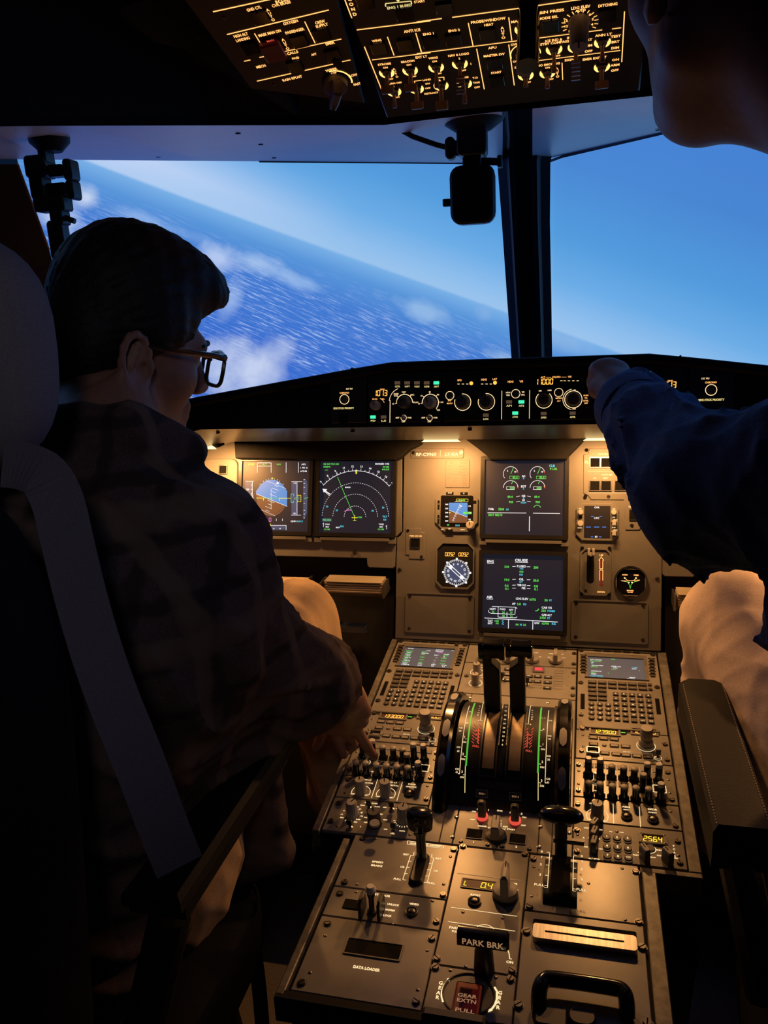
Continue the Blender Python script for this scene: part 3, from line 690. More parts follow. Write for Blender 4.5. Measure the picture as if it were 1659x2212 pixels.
# ---------------------------------------------------------------- audio panels (coordinates from the first officer's one)
def acp(shift, label, lit):
    p = Panel(PU, K3, 'audio_panel', label, 'audio panel', ((UR0 + UR1) / 2, (VR[2] + VR[3]) / 2), 'audio panels on the pedestal')
    if shift: p.root.matrix_world = PU.M(p.c[0] + shift, p.c[1])
    p.plate(UR0, VR[2] + .0008, UR1, VR[3] - .0008)
    kb = shared('ak', lambda: key_mesh(.0145, .0095, .0016, 'key_grey', .0008))
    for X, Y in ((545, 240), (653, 246), (762, 258), (872, 266), (984, 276), (1097, 287), (1212, 297), (765, 420), (885, 432)):
        x, y, _ = p.L(X, Y); link('button', kb, p.root, (x, y, 0)); p.p.use('lit_dim').frame(rrect(.0168, .0118, .001, 2, (x, y)), rrect(.0158, .0108, .001, 2, (x, y)), 0, .0004)
    x, y, _ = p.L(1232, 468); p.p.use('lit_soft').frame(rrect(.019, .016, .001, 2, (x, y)), rrect(.0175, .0145, .001, 2, (x, y)), 0, .0005); link('button', shared('ak2', lambda: key_mesh(.0145, .0115, .001, 'recess_black')), p.root, (x, y, 0))
    up = [(541, 338, 34), (655, 348, 34), (766, 362, 24), (880, 368, 23), (984, 378, 22), (1108, 390, 34), (1220, 402, 34)]
    dn = [(545, 528, 25), (655, 540, 25), (774, 553, 24), (886, 563, 24), (1000, 573, 24), (1122, 585, 24), (1240, 592, 34), (1070, 472, 29)]
    for X, Y, h in up + dn: p.part('volume_knob', shared(('pin', h), lambda: pin_mesh(.0052, h / 1000, 'knob_grey' if h < 30 else 'knob_white')), X, Y, 0, random.uniform(-.6, .6))
    p.part('toggle_switch', shared('tg1', lambda: toggle_mesh(.020, -.1)), 608, 405); p.arc(608, 405, 5.6, 0, 360, .8, 'lit_ring'); p.text('RAD', 606, 482, None, 1.8)
    if lit: x, y, _ = p.L(545, 215); p.p.use('lit_green_strip').box((x, y + .001, .0022), (.007, .002, .0006))
    for X, Y, t in ((1120, 455, 'INT'), (1152, 505, '1'), (700, 505, 'VOR')): p.text(t, X, Y, None, 1.8)
    for X, Y in ((448, 232), (445, 480), (1310, 308), (1350, 570)): p.screw(X, Y, 4.0)
    rv = shared('rv', lambda: rivet_mesh(.0022))
    for X, Y in ((450, 293), (447, 420), (1318, 380), (1332, 508)): p.part('rivet', rv, X, Y)
    return p.done()
acp(0, 'audio panel of black volume pins above the event buttons', False)
acp(-.3565, 'audio panel of black volume pins under the reaching fingers', True)
# ---------------------------------------------------------------- flood light panels
def knob_at(p, X, Y, r=8.5, h=24, m='knob_grey', rot=0.3, nf=16): return p.part('knob', shared(('kn', r, h, m, nf), lambda: knob_mesh(r / 1000, h / 1000, m, nf)), X, Y, 0, rot)
def push_at(p, X, Y, r=8.0):
    def mk():
        a = MB().use('black_satin').lathe([(r / 1000, 0), (r / 1000, .0025), (r * .8 / 1000, .0030), (r * .74 / 1000, .0012)], 24, cap=False)
        a.use('steel_dark').lathe([(r * .72 / 1000, .0010), (r * .60 / 1000, .0034), (r * .35 / 1000, .0046)], 20); return a.mesh('push_button', True)
    return p.part('push_button', shared(('push', r), mk), X, Y)
p = Panel(PU, K1, 'light_panel', 'flood light dimmer panel beside the door unlock button', 'control panel', ((UL0 + UL1) / 2, (VR[1] + VR[2]) / 2))
p.plate(UL0, VR[1] + .0008, UL1, VR[2] - .0008)
for X, Y in ((495, 1060), (793, 1085)): knob_at(p, X, Y, 8.8, 25); p.arc(X, Y - 6, 14.5, -20, 70, .9, 'lit_ring'); p.arc(X, Y - 6, 14.5, 130, 200, .9, 'lit_ring')
for X, Y, t in ((545, 908, 'FLOOD LT'), (568, 945, 'MAIN PNL'), (850, 938, 'FLOOD LT'), (870, 975, 'PEDESTAL')): p.text(t, X, Y, 160, 2.5)
for X, Y, t in ((397, 1076, 'OFF'), (560, 1092, 'BRT'), (698, 1108, 'OFF'), (862, 1122, 'BRT')): p.text(t, X, Y, None, 2.8)
p.text('DOOR', 1106, 962, 95, 2.8); p.text('UNLOCK', 1097, 993, 132, 2.8)
p.line(695, 905, 622, 1125, .8); p.line(992, 935, 925, 1158, .8); push_at(p, 1073, 1075)
for X, Y in ((345, 905), (1275, 1140)): p.screw(X, Y, 4.0)
for X, Y in ((305, 1070), (1290, 985)): p.part('rivet', SH['rv'], X, Y)
p.done()
p = Panel(PU, K3, 'event_panel', 'print and event button panel with one flood light knob', 'control panel', ((UR0 + UR1) / 2, (VR[1] + VR[2]) / 2))
p.plate(UR0, VR[1] + .0008, UR1, VR[2] - .0008)
knob_at(p, 628, 735, 8.8, 25, 'knob_grey', -.2); p.arc(628, 728, 15, -30, 75, .9, 'lit_ring'); p.arc(628, 728, 15, 105, 210, .9, 'lit_ring')
p.text('FLOOD LT', 628, 612, 150, 2.5); p.text('OFF', 550, 762, None, 2.6); p.text('BRT', 708, 780, None, 2.6)
p.text('AIDS', 908, 640, 78, 3.3); p.text('PRINT', 908, 668, None, 2.0); p.text('DFDR', 1163, 665, 92, 3.3); p.text('EVENT', 1165, 695, 82, 2.4)
p.line(782, 610, 788, 803, .8); p.line(1035, 637, 1048, 836, .8); push_at(p, 913, 738); push_at(p, 1167, 768)
for X, Y in ((440, 612), (1385, 825)): p.screw(X, Y, 4.0)
for X, Y in ((463, 755), (1338, 687)): p.part('rivet', SH['rv'], X, Y)
p.done()
# ---------------------------------------------------------------- weather radar panel
p = Panel(PU, K1, 'radar_panel', 'weather radar panel with tilt and gain knobs', 'control panel', ((UL0 + UL1) / 2, (VR[0] + VR[1]) / 2))
p.plate(UL0, VR[0] + .0008, UL1, VR[1] - .0008)
knob_at(p, 395, 1330, 9, 25, 'knob_grey', -.5); knob_at(p, 660, 1440, 10, 24, 'knob_dark', .4); knob_at(p, 1010, 1390, 9.5, 25, 'knob_grey', 0)
p.part('knob_cap', shared('kc', lambda: MB().use('knob_grey').lathe([(.0075, 0), (.007, .003)], 24).mesh('knob_cap', True)), 660, 1440, .0242)
for X, Y, t in ((617, 1187, 'MULTI SCAN'), (690, 1230, 'AUTO'), (780, 1238, 'OFF'), (515, 1213, 'MAN'), (452, 1230, 'CAL'), (485, 1257, '+4'), (500, 1303, '+8'), (500, 1343, '+12'), (463, 1383, 'MAX'), (430, 1415, 'OFF'), (290, 1278, '-4'), (265, 1320, '-12'), (268, 1360, 'MIN'),
                (567, 1360, 'WX+T'), (552, 1417, 'WX'), (725, 1318, 'TURB'), (787, 1387, 'MAP'), (790, 1500, 'OFF'), (872, 1552, 'PWS'), (988, 1520, 'AUTO'), (872, 1212, 'GCS'), (945, 1255, 'AUTO'), (1085, 1305, '+10'), (1120, 1390, '-10'), (335, 1448, '1'), (492, 1468, '2')):
    p.text(t, X, Y, None, 2.2 if len(t) < 6 else 2.5)
for i in range(11): a = math.radians(195 + 15 * i); c0 = p.L(1010, 1390); p.p.use('lit_ring').line((c0[0] + .0125 * math.cos(a), c0[1] + .0125 * math.sin(a)), (c0[0] + .0155 * math.cos(a), c0[1] + .0155 * math.sin(a)), .0008, .0004)
for i in range(9): a = math.radians(-120 + 30 * i); c0 = p.L(395, 1330); p.p.use('lit_ring').line((c0[0] + .013 * math.cos(a), c0[1] + .013 * math.sin(a)), (c0[0] + .016 * math.cos(a), c0[1] + .016 * math.sin(a)), .0007, .0004)
for X, Y in ((598, 1235), (866, 1250), (890, 1505)): p.part('toggle_switch', shared('tgb', lambda: 0), X, Y + 22)
p.part('toggle_switch', SH['tgb'], 368, 1490)
for X, Y in ((230, 1190), (140, 1405), (1160, 1540)): p.screw(X, Y, 4.0)
for X, Y in ((330, 1160), (215, 1467), (1080, 1565)): p.part('rivet', SH['rv'], X, Y)
p.done()
# ---------------------------------------------------------------- transponder panel
p = Panel(PU, K3, 'transponder_panel', 'transponder keypad panel with lit code 2564', 'control panel', ((UR0 + UR1) / 2, (VR[0] + VR[1]) / 2))
p.plate(UR0, VR[0] + .0008, UR1, VR[1] - .0008, m='panel_dark')
nk = shared('tk', lambda: rkey_mesh(.0056, .003, 'key_dark'))
for r in range(3):
    for c_ in range(3):
        X = 717 + 102 * c_ + 5 * r; Y = 930 + 9 * c_ + 92 * r; t = '123456' [r * 3 + c_] if r < 2 else ('7', '0', 'CLR')[c_]
        x, y, _ = p.L(X, Y, .002); link('key', nk, p.root, (x, y, 0)); p.p.use('lit_soft').text(t, (x, y), .0040 if t != 'CLR' else .0024, .0032)
        p.p.use('lit_dim').arc((x, y), .0062, 0, 360, .0005, .0005, 24)
x, y, _ = p.L(1165, 957)
MB().use('panel_dark').frame(rrect(.037, .0195, .002, 2), rrect(.028, .0135, .001, 2), 0, .003).build('display_frame', p.root, loc=(x, y, 0))
MB().use('seg_back').quad((-.014, -.00675, .0006), (.014, -.00675, .0006), (.014, .00675, .0006), (-.014, .00675, .0006)).build('display_window', p.root, loc=(x, y, 0))
p.p.use('seg_yellow').seg('2564', (x, y - .0004), .0098, .0012, .66, .12, .13, .42)
for dx in (-.0158, .0158):
    for dy in (-.0075, .0075): link('rivet', shared('rv1', lambda: rivet_mesh(.0014)), p.root, (x + dx, y + dy, .003))
p.arc(1142, 1050, 7.2, 0, 360, .9, 'lit_soft'); p.part('ident_button', shared('idb', lambda: rkey_mesh(.006, .003, 'key_dark')), 1142, 1050)
def post_knob(h, m='knob_dark'):
    a = MB().use(m); a.prism(rrect(.0085, .017, .002, 2), 0, h, .0012); a.use('knob_grey').prism(rrect(.0072, .0150, .002, 2), h, h + .002, .0006)
    a.use('recess_black').box((0, .003, h + .0022), (.001, .007, .0004)); return a.mesh('selector_knob', False)
for X, Y, h, ro in ((598, 880, 18, -.5), (598, 965, 18, -.3), (596, 1062, 18, -.2), (1085, 1150, 20, .5), (1308, 1180, 20, .6)): p.part('selector_knob', shared(('pk', h), lambda: post_knob(h / 1000)), X, Y, 0, ro)
p.vtext('ATC', 497, 940, 497, 1005, 3); p.vtext('TCAS', 1368, 1020, 1380, 1115, 3)
for X, Y, t in ((525, 845, 'STBY'), (660, 862, 'ON'), (540, 938, '1'), (650, 950, '2'), (518, 1028, 'OFF'), (660, 1048, 'ON'), (597, 1143, 'ALT RPTG'), (1003, 1108, 'THRT'), (1040, 1082, 'ALL'), (1130, 1095, 'ABV'), (1170, 1130, 'BLW'), (1235, 1060, 'IDENT'), (1233, 1113, 'STBY'), (1375, 1135, 'TA/RA'), (760, 880, 'FAIL'), (865, 888, 'XPDR')): p.text(t, X, Y, None, 2.3 if t not in ('FAIL', 'XPDR') else 1.6)
for X, Y in ((432, 865), (432, 1072), (1405, 975), (1428, 1182)): p.screw(X, Y, 4.0)
for X, Y in ((437, 910), (1415, 1113), (818, 880)): p.part('rivet', SH['rv'], X, Y)
p.done()
# ---------------------------------------------------------------- switching and ECAM control panels
vs1 = PU.px(*K8(840, 500))[1]; vs2 = PU.px(*K8(760, 932))[1]
p = Panel(PU, K8, 'switching_panel', 'source switching panel with four grey bar knobs', 'control panel', (0, (vs1 + VR[5]) / 2))
p.plate(UL1 + .001, vs1 + .0008, UR0 - .001, VR[5] - .0008)
for X, Y in ((160, 410), (505, 425), (825, 432), (1150, 440)): p.part('selector_knob', shared('bk1', lambda: bar_mesh(.0125, .022, k=.30)), X, Y)
for X, Y, t in ((880, 320, 'NORM'), (935, 375, 'F/O'), (1085, 330, 'NORM'), (1245, 340, 'F/O'), (1062, 380, 'CAPT'), (1265, 390, 'F/O 3'), (555, 330, 'AIR DATA'), (560, 380, 'CAPT'), (120, 330, 'ATT HDG')): p.text(t, X, Y, None, 1.9)
for X, Y in ((1407, 332), (1400, 478), (-215, 210)): p.screw(X, Y, 3.8)
for X, Y in ((1280, 310), (1275, 508)): p.part('rivet', SH['rv'], X, Y)
p.done()
p = Panel(PU, K8, 'ecam_control_panel', 'key panel with a red lit button below the bar knobs', 'control panel', (0, (vs1 + vs2) / 2))
p.plate(UL1 + .001, vs2 + .0008, UR0 - .001, vs1 - .0008)
for X, Y in ((65, 620), (45, 765)): p.arc(X, Y - 30, 12, -60, 60, .9, 'lit_ring'); p.arc(X, Y - 30, 12, 120, 240, .9, 'lit_ring'); knob_at(p, X, Y - 30, 7.5, 20, 'knob_grey', .3)
kb = shared('ek', lambda: key_mesh(.0145, .0075, .002, 'key_dark'))
for X, Y, t in ((780, 635, 'HYD'), (905, 640, 'HYD'), (1045, 650, 'FUEL'), (778, 705, 'F/CTL'), (898, 710, 'F/CTL'), (1040, 720, 'ALL'), (1035, 795, 'CLR'), (495, 540, 'ENG'), (492, 612, 'BLEED'), (488, 690, 'STS'), (400, 600, 'C/B')):
    x, y, _ = p.L(X, Y, .002); link('key', kb, p.root, (x, y, 0)); p.p.use('lit_soft').text(t, (x, y), .0022, .0022)
for X, Y in ((1192, 590), (1188, 660), (1185, 735), (1180, 800), (893, 785)):
    x, y, _ = p.L(X, Y); p.p.use('panel_dark').frame(rrect(.0168, .0095, .001, 2, (x, y)), rrect(.0156, .0083, .001, 2, (x, y)), 0, .0004)
x, y, _ = p.L(915, 565); MB().use('lit_redbutton').prism(rrect(.0138, .0075, .0006, 2), 0, .004, .0004).build('red_button', p.root, loc=(x, y, 0))
MB().use('steel').frame(rrect(.0215, .0135, .001, 2), rrect(.0165, .0095, .001, 2), 0, .0035).build('button_guard', p.root, loc=(x, y, 0))
for X, Y in ((410, 690), (758, 760)): p.part('toggle_switch', SH['tgb'], X, Y)
for X, Y in ((1393, 600), (1388, 808), (1385, 910), (-80, 640)): p.screw(X, Y, 3.8)
for X, Y in ((1315, 652), (1310, 780)): p.part('rivet', SH['rv'], X, Y)
for X, Y, t in ((140, 490, 'OFF'), (140, 525, 'UPPER'), (130, 630, 'BRT'), (140, 655, 'OFF'), (105, 765, 'BRT')): p.text(t, X, Y, None, 1.8)
p.done()
# ================================================================== thrust quadrant
QR, QV, QW = .150, .200, -.086
def cyl_px(x, y, r=QR, vc=QV, wc=QW):
    o = C - PU.o; d = ray(x, y)
    o = np.array([o @ PU.ex, o @ PU.ey, o @ PU.ez]); d = np.array([d @ PU.ex, d @ PU.ey, d @ PU.ez])
    a = d[1] ** 2 + d[2] ** 2; e = o[1:] - np.array([vc, wc]); b = e @ d[1:]; c = e @ e - r * r; q = b * b - a * c
    t = (-b - math.sqrt(max(q, 0))) / a; h = o + d * t
    return float(h[0]), math.atan2(h[1] - vc, h[2] - wc)
def cyl_map(mb, r=QR, i0=0):
    for i in range(i0, len(mb.v)):
        x, y, z = mb.v[i]; th = y / r; mb.v[i] = (x, QV + (r + z) * math.sin(th), QW + (r + z) * math.cos(th))
    return mb
Q = empty('thrust_quadrant', PU.M(), 'arched black thrust lever quadrant with two trim wheels', 'thrust quadrant')
TA0, TA1 = -math.acos(-QW / QR * 1.0), math.acos(-QW / QR)
def arc_slab(u0, u1, r0, r1, a0, a1, n=28, m='black_satin'):
    mb = MB().use(m); vs = []
    for i in range(n + 1):
        a = a0 + (a1 - a0) * i / n
        for r in (r0, r1):
            for u in (u0, u1): vs.append((u, QV + r * math.sin(a), QW + r * math.cos(a)))
    fs = []
    for i in range(n):
        b = 4 * i; fs += [(b + 2, b + 3, b + 7, b + 6), (b, b + 4, b + 5, b + 1), (b, b + 2, b + 6, b + 4), (b + 1, b + 5, b + 7, b + 3)]
    fs += [(0, 1, 3, 2), (4 * n, 4 * n + 2, 4 * n + 3, 4 * n + 1)]
    return mb.add(vs, fs)
arc_slab(-.074, .074, QR - .10, QR, TA0, TA1).build('housing', Q, smooth=True)
for sgn in (-1, 1):
    arc_slab(sgn * .0745 - .002 * (sgn > 0), sgn * .0765 + .002 * (sgn < 0), QR - .10, QR + .003, TA0, TA1, m='steel_dark').build('side_rim', Q, smooth=True)
    arc_slab(sgn * .089 - .012, sgn * .089 + .012, QR - .10, QR - .016, TA0 * .97, TA1 * .97, m='black_satin').build('wheel_shroud', Q, smooth=True)
# front foot of the quadrant with the two engine annunciators
ft = MB().use('black_satin'); v0 = PU.px(*K2(800, 1330))[1]
ft.prism([(-.062, v0), (.062, v0), (.066, .085), (-.066, .085)], 0, .010, .003); ft.build('housing_foot', Q)
tm = MB()
def qline(X0, Y0, X1, Y1, th, m, z=.0006):
    a = cyl_px(*K2(X0, Y0)); b = cyl_px(*K2(X1, Y1)); n = max(1, int(abs(a[1] - b[1]) / .06)); i0 = len(tm.v)
    A = np.array([a[0], a[1] * QR]); B = np.array([b[0], b[1] * QR])
    for i in range(n): tm.use(m).line(A + (B - A) * i / n, A + (B - A) * (i + 1) / n, th / 1000, z)
    cyl_map(tm, QR, i0)
def qtext(t, X, Y, h, m, W=None, z=.0006):
    a = cyl_px(*K2(X, Y)); i0 = len(tm.v); wl = None
    if W: wl = cyl_px(*K2(X + W / 2, Y))[0] - cyl_px(*K2(X - W / 2, Y))[0]
    tm.use(m).text(t, (a[0], a[1] * QR), h / 1000, z, wl); cyl_map(tm, QR, i0)
qline(498, 205, 398, 905, 2.6, 'lit_green_strip'); qline(1243, 255, 1202, 985, 2.6, 'lit_green_strip')
qline(391, 905, 385, 1205, 1.0, 'lit_yellow'); qline(1207, 985, 1205, 1292, 1.0, 'lit_yellow')
qline(436, 235, 325, 995, .9, 'lit_ring'); qline(1325, 285, 1283, 1095, .9, 'lit_ring'); qline(1390, 340, 1353, 1250, .8, 'lit_soft'); qline(1283, 1095, 1300, 1097, .9, 'lit_ring'); qline(325, 995, 308, 990, .9, 'lit_ring')
for t, X, Y in (('1', 380, 580), ('ON', 378, 640), ('2', 365, 772), ('ON', 362, 830), ('3', 353, 970), ('ON', 352, 1030), ('0', 405, 425), ('1', 437, 300), ('CG', 340, 480), ('25', 332, 515), ('CG', 313, 695), ('35', 310, 740), ('CG', 297, 940), ('41', 292, 975),
                ('1', 1278, 372), ('0', 1265, 498), ('1', 1255, 665), ('DN', 1258, 720), ('2', 1252, 860), ('DN', 1250, 920), ('3', 1243, 1070), ('DN', 1247, 1128), ('CG', 1332, 570), ('18', 1330, 605), ('CG', 1323, 795), ('35', 1322, 835), ('CG', 1317, 1050), ('41', 1313, 1090), ('CG', 1342, 400)):
    qtext(t, X, Y, 3.6 if t.isdigit() and len(t) == 1 else 2.9, 'lit_ring')
for X, Y in ((395, 605), (385, 800), (372, 1005), (420, 432), (452, 303)): qline(X - 10, Y, X + 10, Y, .7, 'lit_ring')
for X, Y in ((1250, 372), (1240, 510), (1230, 685), (1222, 885), (1222, 1095)): qline(X - 8, Y - 3, X + 14, Y + 3, .7, 'lit_ring')
for s0, (xa, xb) in enumerate(((500, 600), (1065, 1160))):
    # A/THR sector and red reverse sector
    X0 = (600, 1120)[s0]; qline((598, 1128)[s0], (190, 195)[s0], (560, 1095)[s0], (400, 440)[s0], .8, 'lit_ring'); qline((580, 1095)[s0], (403, 440)[s0], (558, 1070)[s0], (398, 435)[s0], .8, 'lit_ring')
    for i, ch in enumerate('A/THR'): qtext(ch, (552 - 5 * i, 1140 - 1 * i)[s0], (238, 285)[s0] + 25 * i, 3.2, 'lit_ring')
    qtext('0', (540, 1118)[s0], (398, 443)[s0], 3.0, 'lit_ring'); qtext('CL', (575, 1150)[s0], (195, 237)[s0], 2.2, 'lit_ring'); qtext('FLX', (585, 1150)[s0], (158, 190)[s0], 2.2, 'lit_ring', 55)
    for i in range(7):
        X, Y = ((500, 440), (1085, 490))[s0]; X -= 4 * i; Y += 33 * i
        if s0 == 0: qline(X - 15, Y - 8, X + 8, Y + 18, .9, 'lit_red'); qline(X + 45, Y - 5, X + 66, Y + 20, .9, 'lit_red')
        else: qline(X - 12, Y + 18, X + 10, Y - 8, .9, 'lit_red'); qline(X + 45, Y + 16, X + 70, Y - 10, .9, 'lit_red')
    for i, ch in enumerate('REV'): qtext(ch, ((515, 1110)[s0]) - 2 * i, (512, 560)[s0] + 44 * i, 3.8, 'lit_red')
    qline((538, 1092)[s0], (480, 530)[s0], (530, 1080)[s0], (655, 700)[s0], 1.1, 'lit_red'); qtext('FULL', (507, 1103)[s0], (685, 738)[s0], 3.6, 'lit_red', 76)
    tri = ((470, 1172), (380, 425))
# centre trim scale between the levers
for i in range(30):
    a = i / 29; Y = 215 + 455 * a; Xc = 848 - 42 * a
    for sgn in (-1, 1): qline(Xc + sgn * (30 + 8 * a), Y, Xc + sgn * (42 + 8 * a), Y, .55, 'lit_amber' if i > 8 else 'lit_ring')
for i, t in enumerate(('45', '40', '35', '30', '25', '20', '15', '10', '5', '0')): qtext(t, 846 - 4.6 * i, 245 + 47 * i, 3.0, 'lit_ring')
qline(812, 215, 800, 380, .6, 'lit_amber'); qline(880, 215, 872, 380, .6, 'lit_amber')
tm.build('scale_lettering', Q)['kind'] = 'stuff'
# bronze slot covers behind the levers with raised frames
for (xa, ya, xb, yb, xc, yc, xd, yd) in ((632, 350, 752, 355, 722, 940, 590, 930), (915, 365, 1035, 372, 1010, 965, 875, 955)):
    a = cyl_px(*K2(xa, ya)); b = cyl_px(*K2(xb, yb)); c_ = cyl_px(*K2(xc, yc)); d = cyl_px(*K2(xd, yd))
    u0 = (a[0] + d[0]) / 2; u1 = (b[0] + c_[0]) / 2; t0 = (c_[1] + d[1]) / 2; t1 = a[1] + .25
    arc_slab(u0, u1, QR - .01, QR + .0012, t0, t1, m='bronze_cover').build('slot_cover', Q, smooth=True)
    for uu in (u0 - .0035, u1 + .0035): arc_slab(uu - .001, uu + .001, QR - .01, QR + .0022, t0 - .07, t1, m='steel_dark').build('slot_edge', Q, smooth=True)
    arc_slab(u0 - .0045, u1 + .0045, QR - .01, QR + .0022, t0 - .085, t0 - .07, 3, m='steel_dark').build('slot_edge', Q)
a = cyl_px(*K2(535, 1060)); b = cyl_px(*K2(1035, 1100)); arc_slab(a[0], b[0], QR - .01, QR + .001, (a[1] + b[1]) / 2 - .07, (a[1] + b[1]) / 2, 3, m='liner_grey').build('label_strip', Q)
for X, Y, t in ((577, 1215, 'ENG 1'), (950, 1248, 'ENG 2')):
    u, a = cyl_px(*K2(X, Y)); mbx = MB().use('steel').frame(rrect(.0175, .0115, .001, 2), rrect(.0152, .0092, .0006, 2), 0, .0016); mbx.use('key_dark').prism(rrect(.0150, .009, .0006, 2), 0, .0008); mbx.use('lit_dim').text(t, (0, 0), .0026, .0011)
    mbx.build('annunciator', Q, loc=(u, QV + (QR + .0002) * math.sin(a), QW + (QR + .0002) * math.cos(a)), rot=(-a, 0, 0))
# thrust levers
ub, ab = cyl_px(1066, 1537)
lv = QV + QR * math.sin(ab) + .010
def w_for_y(u, v, y):
    lo, hi = -.05, .4
    for _ in range(40):
        mid = (lo + hi) / 2
        if proj(PU.pt(u, v, mid))[1] > y: lo = mid
        else: hi = mid
    return lo
wt = w_for_y(-.025, lv, 1384); wb = QW + QR * math.cos(ab) - .02
def u_at(x, y, v):
    o = C - PU.o; d = ray(x, y); t = (v - o @ PU.ey) / (d @ PU.ey); h = o + d * t; return float(h @ PU.ex), float(h @ PU.ez)
for sgn, xo, xi, xg, h0, h1 in ((-1, 1046, 1081, 1063, 1036, 1091.5), (1, 1135, 1102, 1120, 1151, 1094.5)):
    uo, _ = u_at(xo, 1480, lv); ui, _ = u_at(xi, 1480, lv); ug, wg = u_at(xg, 1440, lv); ha, wh = u_at(h0, 1416, lv); hb, _ = u_at(h1, 1416, lv)
    L = empty('lever', Matrix(), None, None); L.parent = Q; del_ = L
    poly = [(uo, wb), (ui, wb), (ui, wg), (ui - (ui - ug) * .3, wg + .004), (ug, wg + .012), (ug, wt - .012), (uo, wt - .012)]
    if sgn > 0: poly = poly[::-1]
    arm = MB().use('black_satin'); arm.prism([(x, y) for x, y in poly], -.011, .011, .002); arm.v = [(x, lv - z, y) for x, y, z in arm.v]; arm.build('lever_arm', L)
    hd = MB().use('black_gloss'); lo, hi = min(ha, hb), max(ha, hb); wc = (wh + wt) / 2; rr = (wt - wh) / 2
    prof = rrect(.030, rr * 2, .008, 4)
    for x0, x1, k in ((lo + .006, hi - .006, .92), (lo, lo + .008, 1.06), (hi - .008, hi, 1.06)):
        m2 = MB().use('black_gloss'); m2.prism([(q[0] * k, q[1] * k) for q in prof], x0, x1, .0015); hd.add([(z, lv - x, wc + y) for x, y, z in m2.v], m2.f)
    hd.build('lever_handle', L, smooth=True); L.name = 'thrust_lever'
# trim wheels
for sgn in (-1, 1):
    uw = .0885 * sgn; Wr = .166; T = empty('trim_wheel', Matrix.Translation((uw, QV, QW)), None, None); T.parent = Q
    prof = [(.010, Wr - .030), (.0115, Wr - .012), (.0105, Wr - .004), (.006, Wr), (-.006, Wr), (-.0105, Wr - .004), (-.0115, Wr - .012), (-.010, Wr - .030)]
    n = 64; vs = []; fs = []
    for i in range(n):
        a = 2 * math.pi * i / n
        for x, r in prof: vs.append((x, r * math.sin(a), r * math.cos(a)))
    k = len(prof)
    for i in range(n):
        for j in range(k - 1): fs.append((i * k + j, i * k + j + 1, ((i + 1) % n) * k + j + 1, ((i + 1) % n) * k + j))
    wm = MB().use('black_gloss').add(vs, fs); wm.build('rim', T, smooth=True)
    dk = MB().use('black_satin'); dk.lathe([(Wr - .029, -.008), (Wr - .029, .008)], 48, M=Matrix.Rotation(math.pi / 2, 4, 'Y')); dk.build('web', T, smooth=True)
    for xy in (((985, 1504), (970, 1572), (951, 1652)) if sgn < 0 else ((1217, 1514), (1228, 1592), (1217, 1682))):
        _, a = cyl_px(xy[0], xy[1], Wr); mk = MB().use('knob_grey'); L_ = .017
        vs = []; fs = []; m = 8
        for i in range(m + 1):
            q = a - L_ / Wr + 2 * L_ / Wr * i / m; hw = .0055 * math.sqrt(max(.02, 1 - abs(2 * i / m - 1) ** 4))
            for x in (-hw, hw): vs.append((x, (Wr + .0006) * math.sin(q), (Wr + .0006) * math.cos(q)))
        for i in range(m): fs.append((2 * i, 2 * i + 1, 2 * i + 3, 2 * i + 2))
        mk.add(vs, fs).build('white_mark', T, smooth=True)
# base plate around the quadrant
p = Panel(PU, K2, 'quadrant_base_plate', 'grey riveted plates around the thrust quadrant base', 'base plate', (0, .16))
for u0, u1, v0, v1 in ((UL1 + .001, -.0775, .0008, vs2 - .0008), (.0775, UR0 - .001, .0008, vs2 - .0008), (-.0770, -.059, .0008, .088), (.059, .0770, .0008, .088), (-.0770, .0770, .305, vs2 - .0008)): p.plate(u0, v0, u1, v1, r=.0008)
for X, Y in ((332, 1263), (242, 1320), (292, 1480), (247, 1700), (1246, 1360), (1230, 1585), (1555, 1567), (1217, 1812), (440, 137), (1313, 197), (1553, 1655)): p.part('rivet', shared('rv3', lambda: rivet_mesh(.0034, 'steel')), X, Y)
p.done()
# engine start panel
p = Panel(PU, K2, 'engine_start_controls', 'engine start panel with two red lit master switches', 'control panel', (0, .04))
p.plate(-.0582, .0008, .0582, v0 if False else .0835, m='panel_grey')
for X, Y in ((578, 1480), (947, 1525)):
    a = MB().use('lit_red').lathe([(.0085, 0), (.0085, .004), (.006, .0045)], 20); a.build('lit_collar', p.root, loc=p.L(X, Y), smooth=True)
    b = MB().use('knob_dark').prism(rrect(.0115, .0115, .003, 3), .002, .030, .003); b.build('master_switch', p.root, loc=p.L(X, Y))
kn = MB().use('knob_dark').lathe([(.0145, 0), (.014, .004), (.009, .007)], 30); kn.use('knob_grey').prism([(-.006, -.0135), (.006, -.0135), (.0065, .004), (.005, .0145), (-.005, .0145), (-.0065, .004)], .005, .026, .002); kn.use('recess_black').box((0, .008, .0262), (.0012, .008, .0004))
kn.build('mode_selector', p.root, loc=p.L(735, 1690), smooth=True, ang=30)
for X, Y, t in ((775, 1405, 'ENG'), (750, 1515, 'MODE'), (580, 1578, 'CRANK'), (838, 1585, 'IGN'), (903, 1615, 'START'), (485, 1415, 'ON'), (470, 1505, 'OFF'), (1048, 1480, 'ON'), (1040, 1570, 'OFF'), (480, 1755, '1'), (960, 1808, '2'), (520, 1388, '1'), (1020, 1440, '2'), (648, 1398, 'I'), (890, 1425, 'I')): p.text(t, X, Y, None, 2.8 if len(t) > 1 else 3.4)
p.path([(640, 1585), (657, 1605), (675, 1588)], 1.0); p.path([(805, 1602), (822, 1620), (840, 1605)], 1.0); p.line(790, 1540, 785, 1590, .9)
